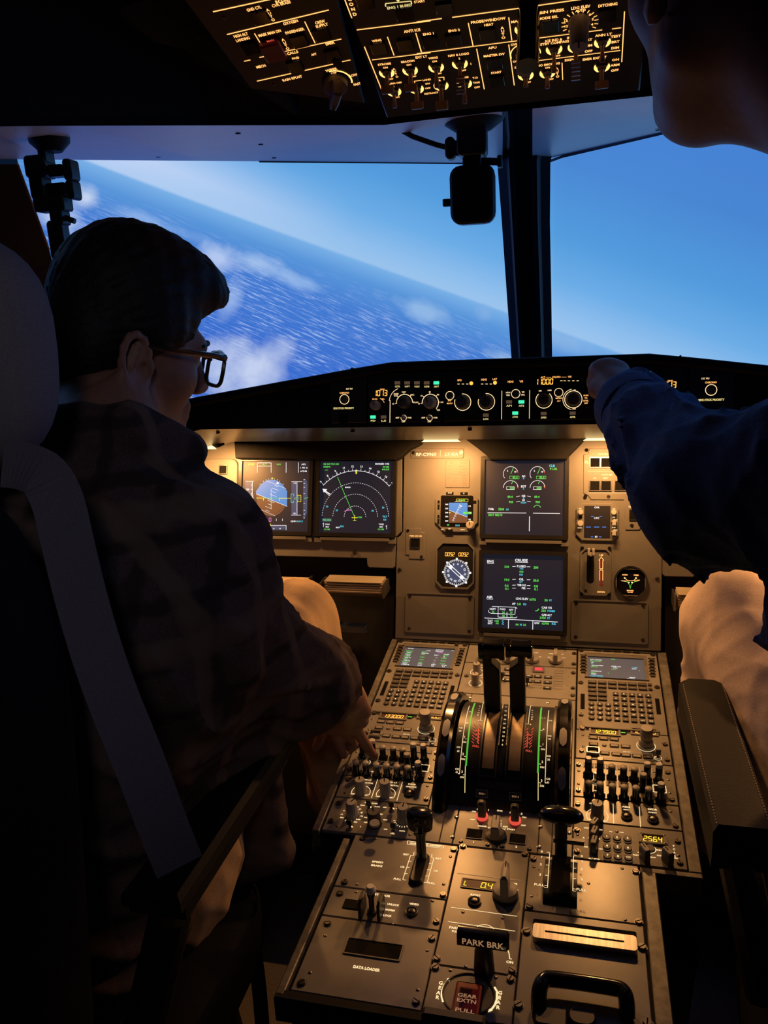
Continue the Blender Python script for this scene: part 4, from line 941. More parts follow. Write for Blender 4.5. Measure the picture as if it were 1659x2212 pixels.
for X, Y in ((492, 1668), (975, 1725)): p.part('fault_light', shared('fl', lambda: key_mesh(.021, .0165, .0012, 'recess_black')), X, Y); x, y, _ = p.L(X, Y); p.p.use('panel_dark').frame(rrect(.0235, .019, .001, 2, (x, y)), rrect(.0215, .017, .001, 2, (x, y)), 0, .0012)
for X, Y in ((413, 1352), (1137, 1430), (340, 1748), (1108, 1832), (638, 1783), (805, 1803)): p.screw(X, Y, 3.0)
p.done()
# ================================================================== aft pedestal (level part)
def aft(name, label, u0, v0, u1, v1, k, cat='control panel', m='panel_grey'):
    p = Panel(PL, k, name, label, cat, ((u0 + u1) / 2, (v0 + v1) / 2)); p.plate(u0 + .0008, v0 + .0008, u1 - .0008, v1 - .0008, m=m); return p
vy = lambda k, X, Y: PL.px(*k(X, Y))[1]
va, vb = vy(K4, 1000, 615), vy(K4, 950, 890)
# speed brake
p = aft('speed_brake_panel', 'speed brake panel with its black lever in the retracted slot', LL0, va, LC0, -.001, K4)
p.text('SPEED', 895, 340, 105, 3.4); p.text('BRAKE', 886, 372, 105, 3.4)
p.path([(1162, 150), (1487, 195), (1483, 218), (1160, 180)], .8, 'lit_soft', close=True); p.text('GND SPLRS ARMED', 1325, 185, 300, 3.2)
for pts in ([(1222, 250), (1217, 282), (1190, 280), (1120, 497), (1148, 503)], [(1382, 268), (1378, 300), (1398, 308), (1338, 525), (1308, 523)]): p.path(pts, .8)
for X, Y in ((1172, 332), (1155, 387), (1138, 442)): p.line(X, Y, X + 26, Y + 4, .8)
for X, Y in ((1380, 357), (1363, 411), (1347, 467)): p.line(X, Y, X - 25, Y - 3, .8)
for X, Y, t in ((1150, 272, 'RET'), (1115, 383, '1/2'), (1072, 492, 'FULL'), (1440, 310, 'RET'), (1413, 418, '1/2'), (1377, 530, 'FULL')): p.text(t, X, Y, None, 3.4)
a = p.L(1235, 540); b = p.L(1300, 290)
bt = MB().use('black_satin'); bt.prism(rrect(.020, .062, .009, 4), 0, .006, .003); bt.build('lever_slot', p.root, loc=((a[0] + b[0]) / 2, (a[1] + b[1]) / 2, 0))
base = p.L(1290, 330)
def lever_top(pn, xy, base, X):
    lo, hi = 0, .3
    for _ in range(40):
        mid = (lo + hi) / 2; q = pn.fr.pt(base[0] + pn.c[0], base[1] + pn.c[1], mid)
        if proj(q)[1] > xy[1]: lo = mid
        else: hi = mid
    return lo
wt_ = lever_top(p, (917, 1750), base, 0)
st_ = MB().use('black_satin'); st_.lathe([(.007, 0), (.0065, wt_ * .5), (.010, wt_ * .62)], 16); st_.use('black_gloss').lathe([(.010, wt_ * .6), (.0165, wt_ * .66), (.0185, wt_ * .9), (.017, wt_ * .97), (.011, wt_)], 28, M=Matrix.Diagonal((1, .7, 1, 1)))
st_.build('speed_brake_lever', p.root, loc=base, smooth=True)
for X, Y in ((762, 130), (600, 522), (1573, 230), (1480, 636)): p.screw(X, Y, 4.2)
for X, Y in ((878, 132), (710, 540), (1547, 293), (1488, 540)): p.part('rivet', SH['rv'], X, Y)
p.done()
# cockpit door
p = aft('cockpit_door_panel', 'cockpit door panel with a guarded toggle and video button', LL0, vb, LC0, va, K4)
p.text('COCKPIT DOOR', 888, 632, 250, 3.6); p.text('UNLOCK', 1035, 722, 110, 3.2); p.text('NORM', 1005, 770, 88, 3.2); p.text('LOCK', 983, 820, 78, 3.2); p.text('VIDEO', 1222, 717, 86, 3.2)
push_at(p, 1200, 796); p.part('fault_light', SH['fl'], 662, 722)
x, y, _ = p.L(845, 790)
gl = MB().use('black_satin')
for dx in (-.012, .012): gl.prism([(dx - .002, -.014), (dx + .002, -.014), (dx + .0026, .010), (dx - .0026, .010)], 0, .026, .004)
gl.build('switch_guard', p.root, loc=(x, y, 0)); tg = MB().use('steel_dark').lathe([(.006, 0), (.006, .003), (.0035, .004), (.0035, .02), (.006, .03)], 16); tg.use('knob_white').lathe([(.006, .03), (.0072, .034), (.0045, .039)], 16); tg.build('toggle_switch', p.root, loc=(x, y, 0), smooth=True)
for X, Y in ((557, 622), (1420, 875)): p.screw(X, Y, 4.2)
for X, Y in ((703, 607), (1388, 690), (1025, 895)): p.part('rivet', SH['rv'], X, Y)
p.done()
# data loader
p = aft('data_loader_panel', 'plain panel with a dark data loader slot', LL0, VLB, LC0, vb, K4)
x, y, _ = p.L(857, 1123); p.part('loader_slot', shared('dls', lambda: MB().use('recess_black').prism(rrect(.066, .0225, .001, 2), -.001, .0006).mesh('loader_slot')), 857, 1123)
MB().use('panel_dark').frame(rrect(.069, .0255, .001, 2), rrect(.066, .0225, .001, 2), 0, .0014).build('slot_frame', p.root, loc=(x, y, 0))
p.text('DATA LOADER', 795, 1293, 250, 4.0)
for X, Y in ((443, 890), (215, 1425), (1380, 1027), (1240, 1590)): p.screw(X, Y, 4.4)
for X, Y in ((425, 1000), (290, 1332), (1340, 1133), (1255, 1485)): p.part('rivet', SH['rv'], X, Y)
p.done()
# rudder trim and parking brake
vc = vy(K5, 450, 1640)
p = aft('rudder_trim_panel', 'rudder trim panel with grey pointer knob and parking brake handle', LC0, vc, LC1, -.001, K5)
x, y, _ = p.L(480, 790)
MB().use('seg_back').prism(rrect(.043, .0150, .001, 2), 0, .0006).build('display_window', p.root, loc=(x, y, 0))
MB().use('black_satin').frame(rrect(.046, .018, .001, 2), rrect(.043, .0150, .001, 2), 0, .0012).build('display_frame', p.root, loc=(x, y, 0))
p.p.use('seg_yellow').seg('L', (x - .0165, y - .001), .009, .0012); p.p.seg('0.4', (x + .0105, y - .001), .0105, .0012, .80, .12, .12, .5)
p.text('RESET', 448, 892, 105, 3.2); p.text('RUD TRIM', 768, 770, 190, 3.2); p.text('NOSE L', 662, 800, 40, 2.2); p.text('NOSE R', 852, 838, 44, 2.2); push_at(p, 438, 962, 8.5)
p.part('rudder_trim_knob', shared('rtk', lambda: bar_mesh(.0165, .040, k=.30)), 745, 905, 0, 0)
for q in ((265, 672, 900, 746), (205, 1013, 860, 1102), (172, 1155, 842, 1250)): p.line(*q, .8, 'lit_soft' if q[1] > 700 else 'lit_dim')
p.text('PARKING BRK', 318, 1228, 272, 3.8); p.text('PULL & TURN', 310, 1262, 200, 3.2); p.path([(765, 1425), (782, 1475), (788, 1525), (810, 1528)], 1.0); p.text('ON', 788, 1558, None, 3.6)
p.arc(540, 1260, 12, 0, 360, .8, 'lit_soft')
base = p.L(535, 1640); q0 = p.fr.pt(base[0] + p.c[0], base[1] + p.c[1], 0)
wh = lever_top(p, K5(530, 1320), base, 0)
bh = MB().use('black_satin').lathe([(.012, 0), (.0105, wh * .6), (.0062, wh * .9), (.006, wh)], 18); bh.build('brake_stem', p.root, loc=base, smooth=True)
bh = MB().use('black_gloss'); m2 = MB(); m2.prism(rrect(.016, .0195, .005, 3), -.029, .029, .003); bh.add([(z, x, wh + y) for x, y, z in m2.v], m2.f); bh.build('brake_handle', p.root, loc=base, smooth=True)
tt = MB().use('lit_dim').text('PARK BRK', (0, 0), .0080, 0, .047); tt.v = [(x, -.0082, wh + y) for x, y, z in tt.v]; tt.build('handle_lettering', p.root, loc=base)
for X, Y in ((232, 440), (322, 410), (125, 890), (940, 487), (65, 1525), (810, 1645)): p.screw(X, Y, 4.2)
for X, Y in ((198, 512), (130, 785), (323, 1062), (717, 1120), (352, 1603)): p.part('rivet', SH['rv'], X, Y)
p.done()
# gear gravity extension
p = aft('gear_extension_panel', 'gear extension panel with red hand crank between curved arrows', LC0, -.2760, LC1, vc, K5)
for pts, ctr in ((((125, 1955), (110, 1900), (113, 1850), (135, 1790), (180, 1730)), 0), (((635, 1805), (662, 1850), (660, 1930), (640, 1985), (598, 2040)), 1)): p.path(pts, 2.2, 'lit_ring')
p.poly([(205, 1708), (160, 1725), (185, 1752)], 'lit_ring'); p.poly([(572, 2058), (585, 2015), (618, 2040)], 'lit_ring')
for i, (X, Y) in enumerate(((102, 1765), (92, 1812), (80, 1862), (70, 1908))): p.text('GEAR'[i], X, Y, None, 4.6)
for i, (X, Y) in enumerate(((692, 1862), (687, 1910), (678, 1958), (673, 2008))): p.text('GEAR'[i], X, Y, None, 4.6)
x, y, _ = p.L(378, 1880)
rg = MB().use('black_satin'); rg.lathe([(.0290, 0), (.0290, .0016), (.0275, .0016), (.0275, 0)], 40, cap=False); rg.build('crank_ring', p.root, loc=(x, y, 0))
cr = MB().use('recess_black').prism(rrect(.031, .046, .003, 2), 0, .001); cr.build('crank_recess', p.root, loc=(x + .0005, y - .008, 0))
cb = MB().use('red_plastic').prism(rrect(.028, .050, .002, 2), 0, .010, .002); cb.use('lit_dim')
for i, t in enumerate(('GEAR', 'EXTN', 'PULL')): cb.text(t, (.0, (.006, -.0005, -.013)[i]), .0048, .0104, .021)
cb.build('red_crank', p.root, loc=(x + .0005, y - .018, 0))
hb = MB().use('black_satin').prism(rrect(.066, .014, .003, 2), .014, .026, .003); hb.build('crank_arm', p.root, loc=(x - .008, y - .052, 0))
for X, Y in ((48, 1612), (795, 1730)): p.screw(X, Y, 4.4)
for X, Y in ((198, 1640), (650, 1712), (583, 2155)): p.part('rivet', SH['rv'], X, Y)
p.done()
# flaps
vd = vy(K6, 700, 1110)
p = aft('flap_panel', 'scratched flap panel with a black flap lever gate', LC1, vd, LR1, -.001, K6)
gx0 = p.L(345, 800)[0]; gx1 = p.L(678, 800)[0]; gy0 = p.L(500, 1000)[1]; gy1 = p.L(500, 560)[1]
n = 16; gm = MB().use('black_satin'); vs = []; fs = []
for i in range(n + 1):
    a = i / n; yv = gy0 + (gy1 - gy0) * a; zz = .013 * math.sin(math.pi * min(1, max(0, a))) ** .6 + .001
    vs += [(gx0, yv, 0), (gx0, yv, zz), (gx1, yv, zz), (gx1, yv, 0)]
for i in range(n):
    for j in range(3): fs.append((4 * i + j, 4 * i + 4 + j, 4 * i + 5 + j, 4 * i + 1 + j))
gm.add(vs, fs).build('lever_gate', p.root, smooth=True)
gc = (gx0 + gx1) / 2; hz = .0145
p.p.use('recess_black').quad((gc - .012, gy0 + .006, hz), (gc + .012, gy0 + .006, hz), (gc + .012, gy1 - .006, hz), (gc - .012, gy1 - .006, hz))
for sg in (-1, 1):
    xx = gc + sg * .0155; p.p.use('lit_soft').line((xx, gy0 + .012), (xx, gy1 - .004), .0008, hz + .0003); p.p.line((xx, gy0 + .012), (xx - sg * -.004, gy0 + .012), .0008, hz + .0003)
    for t, a in (('0', .97), ('1', .84), ('2', .66), ('3', .42), ('FULL', .19)):
        yv = gy0 + (gy1 - gy0) * a; p.p.use('lit_ring').text(t, (xx + sg * .0105, yv), .0042, hz + .0004); p.p.use('lit_soft').line((xx, yv), (xx + sg * .004, yv), .0008, hz + .0003)
base = p.L(515, 560); wl = lever_top(p, (1217, 1752), base, 0)
fl = MB().use('black_satin').prism(rrect(.016, .009, .003, 3), 0, wl * .95, 0); fl.build('flap_lever_stem', p.root, loc=base)
fh = MB().use('black_gloss'); pr = []
for i in range(9):
    a = i / 8; pr.append((.030 * math.sqrt(max(0.02, 1 - (2 * a - 1) ** 2)) * (1 if a < .5 else .96), wl * .93 + (a - .5) * .020))
fh.lathe(pr, 32, M=Matrix.Diagonal((1, .55, 1, 1))); fh.build('flap_lever_handle', p.root, loc=base, smooth=True)
xb = MB().use('black_satin').box((.010, -.002, wl * .45), (.040, .006, .006)); xb.build('gate_latch', p.root, loc=base)
for X, Y in ((243, 535), (200, 1008), (1258, 662), (1288, 1162)): p.screw(X, Y, 4.4)
for X, Y in ((245, 612), (222, 902), (1125, 628), (1155, 1140), (790, 777)): p.part('rivet', SH['rv'], X, Y)
p.done()
# printer cover
p = aft('printer_panel', 'printer panel with a long brushed metal paper slot and black pull handle', LC1, -.2760, LR1, vd, K6)
x, y, _ = p.L(745, 1330, .004); wv = p.L(1262, 1390, .004)[0] - p.L(228, 1270, .004)[0]
pb = MB().use('brushed_alu').frame(rrect(wv, .0230, .004, 4), rrect(wv * .765, .0030, .0014, 4), 0, .008); pb.build('paper_slot', p.root, loc=(x, y, 0), smooth=True, ang=30)
MB().use('recess_black').box((0, 0, .004), (wv * .77, .0032, .001)).build('slot_gap', p.root, loc=(x, y, 0))
MB().use('recess_black').prism(rrect(wv + .002, .016, .002, 2), 0, .0008).build('cover_gap', p.root, loc=(x, y + .018, 0))
MB().use('panel_dark').prism(rrect(wv - .002, .005, .001, 2), 0, .004, .001).build('tear_bar', p.root, loc=(x, y + .0145, 0))
hp = [p.L(*q) for q in ((300, 2110), (290, 1950), (340, 1850), (420, 1835), (1050, 1930), (1130, 1960), (1170, 2050), (1170, 2175))]
path = []
P_ = [np.array([q[0], q[1], .016]) for q in hp]; P_[0][2] = 0.0; P_[-1][2] = 0.0
for i in range(len(P_) - 1):
    for t in np.linspace(0, 1, 5)[:-1]: path.append(P_[i] * (1 - t) + P_[i + 1] * t)
path.append(P_[-1]); path = [np.mean(path[max(0, i - 2):i + 3], axis=0) for i in range(len(path))]
MB().use('black_gloss').tube(path, .0085, 12).build('pull_handle', p.root, smooth=True)
for X, Y, r in ((415, 2140, .017), (725, 2150, .0145)):
    p.part('latch', shared(('lt', r), lambda: MB().use('black_satin').prism(rrect(r * 2, r * 1.6, r * .3 if r > .015 else r * .75, 4), 0, .008, .002).mesh('latch')), X, Y)
for X, Y in ((172, 1255), (1322, 1415), (90, 1990), (1375, 2170)): p.screw(X, Y, 5.0)
p.done()
# ================================================================== main instrument panel
M1 = K(380, 920, 3.318); M2 = K(850, 920, 4.1475); M3 = K(1220, 920, 3.779); M4 = K(850, 1160, 4.1475); M5 = K(1200, 1160, 3.614)
mip = empty('main_instrument_panel', PM.M(), 'brown lit main instrument panel holding the displays', 'instrument panel')
def mp(pts, w=0): return [PM.px(x, y, w) for x, y in pts]
def ccw(p): return p if sum(p[i - 1][0] * p[i][1] - p[i][0] * p[i - 1][1] for i in range(len(p))) > 0 else p[::-1]
cen = ccw(mp([(873, 940), (870, 1148), (864, 1158), (857, 1162), (853, 1379), (1428, 1407), (1430, 1178), (1426, 1173), (1417, 1171), (1413, 940)]))
MB().use('mip_grey').prism(cen, -.02, 0, .0012).build('centre_plate', mip)
lw = ccw(mp([(868, 940), (868, 1148), (855, 1160), (853, 1224), (848, 1228), (797, 1226), (793, 1221), (792, 1206), (380, 1196), (380, 940)]))
lw = [(max(q[0], -.90) if q[0] > -.55 else -.92, q[1]) for q in lw]
MB().use('mip_grey').prism(lw, -.022, -.0015, .0012).build('captain_plate', mip)
rw = [(-x, y) for x, y in lw][::-1]; MB().use('mip_grey').prism(rw, -.022, -.0015, .0012).build('officer_plate', mip)
for x in (-1, 1): MB().use('black_matt').box((x * .60, -.02, -.12), (.66, .80, .16)).build('backing', mip)
MB().use('black_matt').box((0, .16, -.06), (.52, .55, .06)).build('backing', mip)
for X, Y, k in ((55, 293, M4), (795, 328, M5), (868, 197, K(620, 1160, 5.925)), (1283, 910, M1)):
    x, y = PM.px(*k(X, Y)); link('screw', shared(('screw', 3.4), lambda: screw_mesh(.0034)), mip, (x, y, 0), (0, 0, .6))
# black hoods hanging over the displays
def hood(pts, name='display_hood', w0=.0, w1=.028):
    MB().use('black_matt').prism(ccw(mp(pts, w1)), w0, w1, .002).build(name, mip)
hood([(1003, 946), (1030, 966), (1052, 984), (1058, 993), (1224, 992), (1230, 982), (1244, 968), (1265, 946)])
hood([(508, 990), (505, 945), (915, 945), (905, 958), (882, 970), (862, 988), (852, 993)])
# ---------------------------------------------------------------- display units
def display(k, name, label, corners, back='scr_back', t=.006):
    q = [PM.px(*k(*c), t) for c in corners]; u0 = (q[0][0] + q[3][0]) / 2; u1 = (q[1][0] + q[2][0]) / 2; v1 = (q[0][1] + q[1][1]) / 2; v0 = (q[2][1] + q[3][1]) / 2
    p = Panel(PM, k, name, label, 'display', ((u0 + u1) / 2, (v0 + v1) / 2)); w, h = u1 - u0, v1 - v0
    MB().use('black_satin').frame(rrect(w + .016, h + .016, .003, 2), rrect(w, h, .001, 2), -.003, t + .004).build('bezel', p.root)
    MB().use(back).quad((-w / 2, -h / 2, t), (w / 2, -h / 2, t), (w / 2, h / 2, t), (-w / 2, h / 2, t)).build('screen', p.root)
    lg = MB().use('mip_grey').box((0, -h / 2 - .013, .004), (w * .95, .006, .012)); lg.build('lower_ledge', p.root)
    for sg in (-1, 1): MB().use('mip_grey').box((sg * (w / 2 + .001), -h / 2 - .016, .003), (.016, .009, .008)).build('latch', p.root)
    p.z = t + .0004; p.w, p.h = w, h; return p
class Sym:
    """symbology helper: draws at the screen level in photo crop coordinates"""
    def __init__(s, p): s.p = p
    def t(s, t, X, Y, c, h=3.4, W=None, al='C'): s.p.text(t, X, Y, W, h, 'scr_' + c, s.p.z, 0, .03, al)
    def l(s, pts, c, th=.8, close=False): s.p.path(pts, th, 'scr_' + c, s.p.z, close)
    def f(s, pts, c, dz=0.): z = s.p.z; s.p.poly(pts, 'scr_' + c, z + dz)
    def a(s, X, Y, r, a0, a1, c, th=.8, dash=0, n=None): s.p.arc(X, Y, r, a0, a1, th, 'scr_' + c, s.p.z, dash, n)
# primary flight display
p = display(M1, 'primary_flight_display', 'square flight display with blue and brown horizon ball', ((475, 252), (962, 252), (945, 755), (470, 755)))
s = Sym(p)
def circ_poly(cx_, cy_, rx, ry, a0, a1, n=24): return [(cx_ + rx * math.cos(math.radians(a0 + (a1 - a0) * i / n)), cy_ - ry * math.sin(math.radians(a0 + (a1 - a0) * i / n))) for i in range(n + 1)]
top = circ_poly(686, 513, 112, 128, 25, 155); s.f([(797, 577), (797, 465)] + top[1:-1] + [(575, 465), (575, 487)], 'sky')
bot = circ_poly(686, 513, 112, 135, 205, 335); s.f([(575, 487)] + bot + [(797, 577)], 'earth')
p.z += .0002; s.l([(575, 487), (797, 577)], 'white', .7); p.z += .0002
for i in range(9):
    dx, dy = 3 + 8.5 * (4 - i), -22 * (4 - i); L_ = 24 if i % 2 else 14
    if i == 4: continue
    X, Y = 686 + dx * .95, 520 + dy
    s.l([(X - L_, Y - L_ * .4), (X + L_, Y + L_ * .4)], 'white', .6)
s.l([(590, 592), (711, 645)], 'white', .6); s.l([(645, 392), (790, 450)], 'white', .5)
s.l([(683, 450), (683, 590)], 'white', .7); s.l([(577, 517), (628, 517), (628, 535)], 'yellow', 1.3); s.l([(797, 519), (742, 519), (742, 537)], 'yellow', 1.3); s.l([(628, 518), (742, 518)], 'green', .9); s.l([(683, 518), (683, 590)], 'green', .9)
s.f([(682, 372), (700, 372), (690, 385)], 'yellow'); s.f([(717, 415), (740, 415), (730, 398)], 'white')
for a in (-45, -30, -20, -10, 10, 20, 30, 45):
    q = math.radians(90 - a); s.l([(686 + 114 * math.cos(q), 513 - 131 * math.sin(q)), (686 + 120 * math.cos(q), 513 - 138 * math.sin(q))], 'white', .9)
s.f([(497, 395), (548, 395), (548, 650), (497, 650)], 'grey', -.0003); s.l([(548, 395), (548, 640)], 'white', .9); s.l([(500, 397), (560, 397)], 'white', .8)
for Y in (425, 455, 485, 515, 545): s.l([(538, Y), (548, Y)], 'white', .8)
s.t('320', 515, 455, 'white', 3.2); s.t('300', 512, 515, 'white', 3.2); s.l([(540, 487), (540, 516), (560, 516)], 'yellow', 1); s.l([(556, 493), (556, 520)], 'magenta', .9)
s.f([(828, 400), (875, 400), (875, 643), (828, 643)], 'grey', -.0003); s.l([(868, 400), (868, 640)], 'white', .9); s.l([(828, 400), (905, 400)], 'white', .8); s.l([(825, 640), (897, 640)], 'white', .8)
s.t('115', 852, 410, 'white', 3); s.t('105', 848, 627, 'white', 3); s.l([(825, 488), (845, 488), (845, 548), (825, 548)], 'cyan', 1, True); s.l([(873, 497), (896, 497), (896, 544), (873, 544)], 'yellow', 1, True); s.f([(835, 505), (890, 505), (890, 535), (835, 535)], 'scr'[:0] + 'grey'); s.t('108', 862, 520, 'green', 5); s.l([(797, 519), (822, 519)], 'yellow', .9)
s.f([(916, 378), (935, 385), (944, 420), (940, 625), (920, 668), (912, 660), (912, 385)], 'grey', -.0003)
for Y in (385, 412, 440, 485, 555, 605, 632, 660): s.l([(915, Y), (925, Y)], 'white', .9)
s.l([(920, 520), (948, 514)], 'green', 1.2)
s.l([(585, 335), (585, 265), (683, 265), (683, 335)], 'white', 1.1); s.l([(585, 288), (683, 288)], 'white', 1); s.l([(790, 262), (790, 335)], 'white', 1.1); s.l([(878, 262), (878, 335)], 'white', 1.1)
s.t('SPEED', 545, 275, 'green', 3.2, 52); s.t('ALT', 636, 276, 'green', 3.2, 32); s.t('NAV', 738, 275, 'green', 3.2, 32); s.t('AP2', 915, 275, 'white', 3.2, 30); s.t('1 FD 2', 915, 300, 'white', 3.0, 56); s.t('A/THR', 916, 325, 'white', 3.2, 50)
for X in (592, 636, 720, 764): s.l([(X, 665), (X, 682)], 'white', .9)
s.l([(668, 660), (682, 660), (682, 685), (668, 685)], 'magenta', 1.0, True); s.f([(560, 715), (790, 715), (790, 745), (560, 745)], 'grey', -.0003); s.l([(560, 713), (790, 713), (790, 747)], 'white', .9)
s.t('12', 655, 736, 'white', 2.8); s.t('13', 700, 736, 'white', 2.8); s.t('14', 745, 736, 'white', 2.8); s.l([(678, 700), (678, 728)], 'yellow', 1.2)
s.t('QNH', 842, 683, 'white', 3.2, 40); s.t('1013', 887, 684, 'cyan', 3.2, 44); p.done()
# navigation display
p = display(M1, 'navigation_display', 'square navigation display with white range arcs and green track', ((1040, 253), (1557, 255), (1545, 775), (1022, 760)))
s = Sym(p); cxx, cyy = 1283, 655; u = p.L(cxx, cyy); mm = (p.L(cxx + 100, cyy)[0] - u[0]) * 10
R4 = 322 * mm
c0 = p.L(cxx, cyy, p.z)
s.a(cxx, cyy, R4, 42, 137, 'white', 1.0, n=40)
for i, t in enumerate(('6', '', '8', '', '9', '', '11', '', '12', '', '13', '', '14', '', '15', '', '16', '', '17')):
    an = math.radians(136 - 5.2 * i); r0 = R4 / 1000
    for rr, hh in ((r0, r0 + (.005 if i % 2 == 0 else .003)),): p.p.use('scr_white').line((c0[0] + rr * math.cos(an), c0[1] + rr * math.sin(an)), (c0[0] + hh * math.cos(an), c0[1] + hh * math.sin(an)), .0008, p.z)
    if t: p.p.text(t, (c0[0] + (r0 + .0095) * math.cos(an), c0[1] + (r0 + .0095) * math.sin(an)), .0042, p.z, None, an - math.pi / 2, 'C', .03)
for r, a0, a1, n in ((238, 2, 178, 89), (160, 2, 178, 61), (78, 2, 178, 31)): s.a(cxx, cyy, r * mm, a0, a1, 'white', .8, 1, n)
s.l([(1158, 365), (1205, 480), (1282, 655)], 'green', 1.0); s.l([(1160, 350), (1152, 330)], 'white', .8); s.f([(1286, 315), (1298, 315), (1298, 345), (1288, 345)], 'yellow')
s.l([(1260, 658), (1302, 658)], 'yellow', 1.2); s.l([(1281, 640), (1281, 680)], 'yellow', 1.2); s.l([(1270, 678), (1293, 678)], 'yellow', 1.0)
s.t('MAKED', 1232, 440, 'white', 2.6); s.t('B21R', 1240, 602, 'magenta', 3); s.t('VTBS', 1318, 655, 'green', 3); s.l([(1205, 612), (1225, 605)], 'magenta', 1)
s.f([(1050, 450), (1085, 455), (1060, 478)], 'white'); s.l([(1068, 465), (1108, 492)], 'white', 2.2); s.l([(1068, 472), (1100, 500)], 'white', 1)
s.t('GS 360 TAS 360', 1112, 273, 'green', 3.4, 112); s.t('040/4', 1082, 293, 'green', 3.4, 50); s.l([(1068, 317), (1090, 317)], 'green', .9); s.t('MAKED 102', 1478, 272, 'white', 3.4, 100); s.t('20 NM', 1505, 294, 'green', 3.4, 44); s.t('04:29', 1503, 312, 'green', 3.4, 52)
for X, Y, t in ((1083, 578, '30'), (1153, 605, '20'), (1410, 608, '20'), (1485, 585, '30'), (1497, 650, 'TILT'), (1497, 672, '0.0'), (1190, 720, 'RW')): s.t(t, X, Y, 'cyan', 3.6)
s.f([(1048, 662), (1115, 662), (1115, 686), (1048, 686)], 'grey', -.0002); s.t('TERR AHEAD', 1082, 674, 'green', 3.2, 60)
for X, t, n in ((1085, 'VOR1', 1), (1472, 'VOR2', -1)): s.t(t, X, 705, 'white', 3.0); s.t('BKK', X, 723, 'white', 2.8); s.t('0.2 NM', X - 3, 741, 'green', 3.0)
s.l([(1058, 725), (1058, 695), (1052, 705)], 'white', .9); s.l([(1510, 740), (1510, 712), (1504, 722)], 'white', .9); s.t('MAP', 1160, 728, 'white', 3); p.done()
# engine and warning display
p = display(M2, 'engine_display', 'upper engine display with four white arc gauges', ((820, 308), (1535, 300), (1530, 975), (810, 980)))
s = Sym(p)
for cx_ in (1050, 1290):
    dx = cx_ - 1050
    s.a(cx_, 430, 14.5, 20, 215, 'white', .9, n=24); s.l([(1050 + dx, 430), (1075 + dx, 375)], 'green', 1.1); s.l([(1098 + dx, 385), (1117 + dx, 423)], 'red', 1.0); s.t('5', 1022 + dx, 403, 'white', 3.4); s.t('10', 1090 + dx, 410, 'white', 3.4)
    s.l([(1040 + dx, 450), (1125 + dx, 450), (1125 + dx, 474), (1040 + dx, 474)], 'green', .7, True); s.t('82.6', 1090 + dx, 462, 'green', 4.2)
    s.a(cx_, 555, 14.5, 5, 180, 'white', .9, n=24); s.l([(1058 + dx, 520), (1068 + dx, 495)], 'green', 1.1); s.l([(1108 + dx, 535), (1117 + dx, 560)], 'red', 1.2); s.t('+', 1112 + dx, 543, 'amber', 3.5)
    s.l([(1013 + dx, 545), (1082 + dx, 545), (1082 + dx, 570), (1013 + dx, 570)], 'white', .7, True); s.t('580', 1062 + dx, 557, 'green', 4.2)
    s.t('89.4', 1045 + dx, 635, 'green', 4.2); s.t('920', 1052 + dx, 681, 'green', 4.2)
for Y, a, b in ((450, 'N1', '%'), (542, 'EGT', 'C'), (627, 'N2', '%'), (667, 'FF', 'KG/H')): s.t(a, 1165, Y, 'white', 4.0); s.t(b, 1165, Y + 20, 'cyan', 3.2)
for Y in (632, 678): s.l([(1100, Y + 3), (1135, Y - 4)], 'white', .8); s.l([(1197, Y - 4), (1230, Y + 3)], 'white', .8)
s.a(1287, 742, 7, 20, 160, 'green', 1.2); s.t('CLB', 1420, 357, 'cyan', 4.6); s.t('91.6%', 1433, 385, 'green', 4.4, 66)
s.t('FOB:', 875, 745, 'white', 4.0, 50); s.t('5200', 965, 746, 'green', 4.4, 52); s.t('KG', 1020, 748, 'cyan', 3.4, 22); s.l([(842, 778), (1190, 781)], 'white', 1.2); s.l([(1250, 782), (1492, 785)], 'white', 1.2); s.t('SEAT BELTS', 912, 797, 'green', 4.2, 126); s.l([(1219, 810), (1217, 943)], 'white', 1.4); p.done()
# system display
p = display(M4, 'system_display', 'lower system display showing the cruise page', ((800, 150), (1520, 170), (1522, 838), (798, 812)))
s = Sym(p)
s.t('ENG', 868, 218, 'white', 5, 60); s.l([(840, 236), (900, 237)], 'white', .8); s.t('CRUISE', 1145, 208, 'white', 5, 115); s.l([(1088, 226), (1204, 230)], 'white', .8); s.t('AIR', 862, 538, 'white', 5, 56); s.l([(835, 556), (892, 557)], 'white', .8)
for Y, a, b, c_ in ((267, '210', 'F.USED', '200'), (383, '19.0', 'OIL', '20.0'), (435, '0.6', 'VIB N1', '0.8'), (462, '0.1', 'N2', '0.1')):
    s.t(a, 1014, Y, 'green', 4.4); s.t(b, 1146 if b != 'N2' else 1165, Y - 5, 'white', 4.2); s.t(c_, 1276, Y + 6, 'green', 4.4); s.l([(1065, Y - 3), (1095, Y - 4)], 'white', .9); s.l([(1195, Y), (1226, Y)], 'white', .9)
s.t('1+2', 1146, 284, 'cyan', 3.6); s.t('410', 1145, 310, 'green', 4); s.t('KG', 1143, 337, 'cyan', 3.6); s.t('QT', 1142, 402, 'cyan', 3.4)
s.t('LDG ELEV', 1152, 553, 'white', 4.2, 112); s.t('AUTO', 1247, 560, 'green', 4.2, 60); s.t('50', 1367, 566, 'green', 4.4); s.t('FT', 1407, 568, 'cyan', 3.6); s.t('AP', 1078, 597, 'white', 4); s.t('3.8', 1123, 600, 'green', 4.4); s.t('PSI', 1175, 603, 'cyan', 3.6)
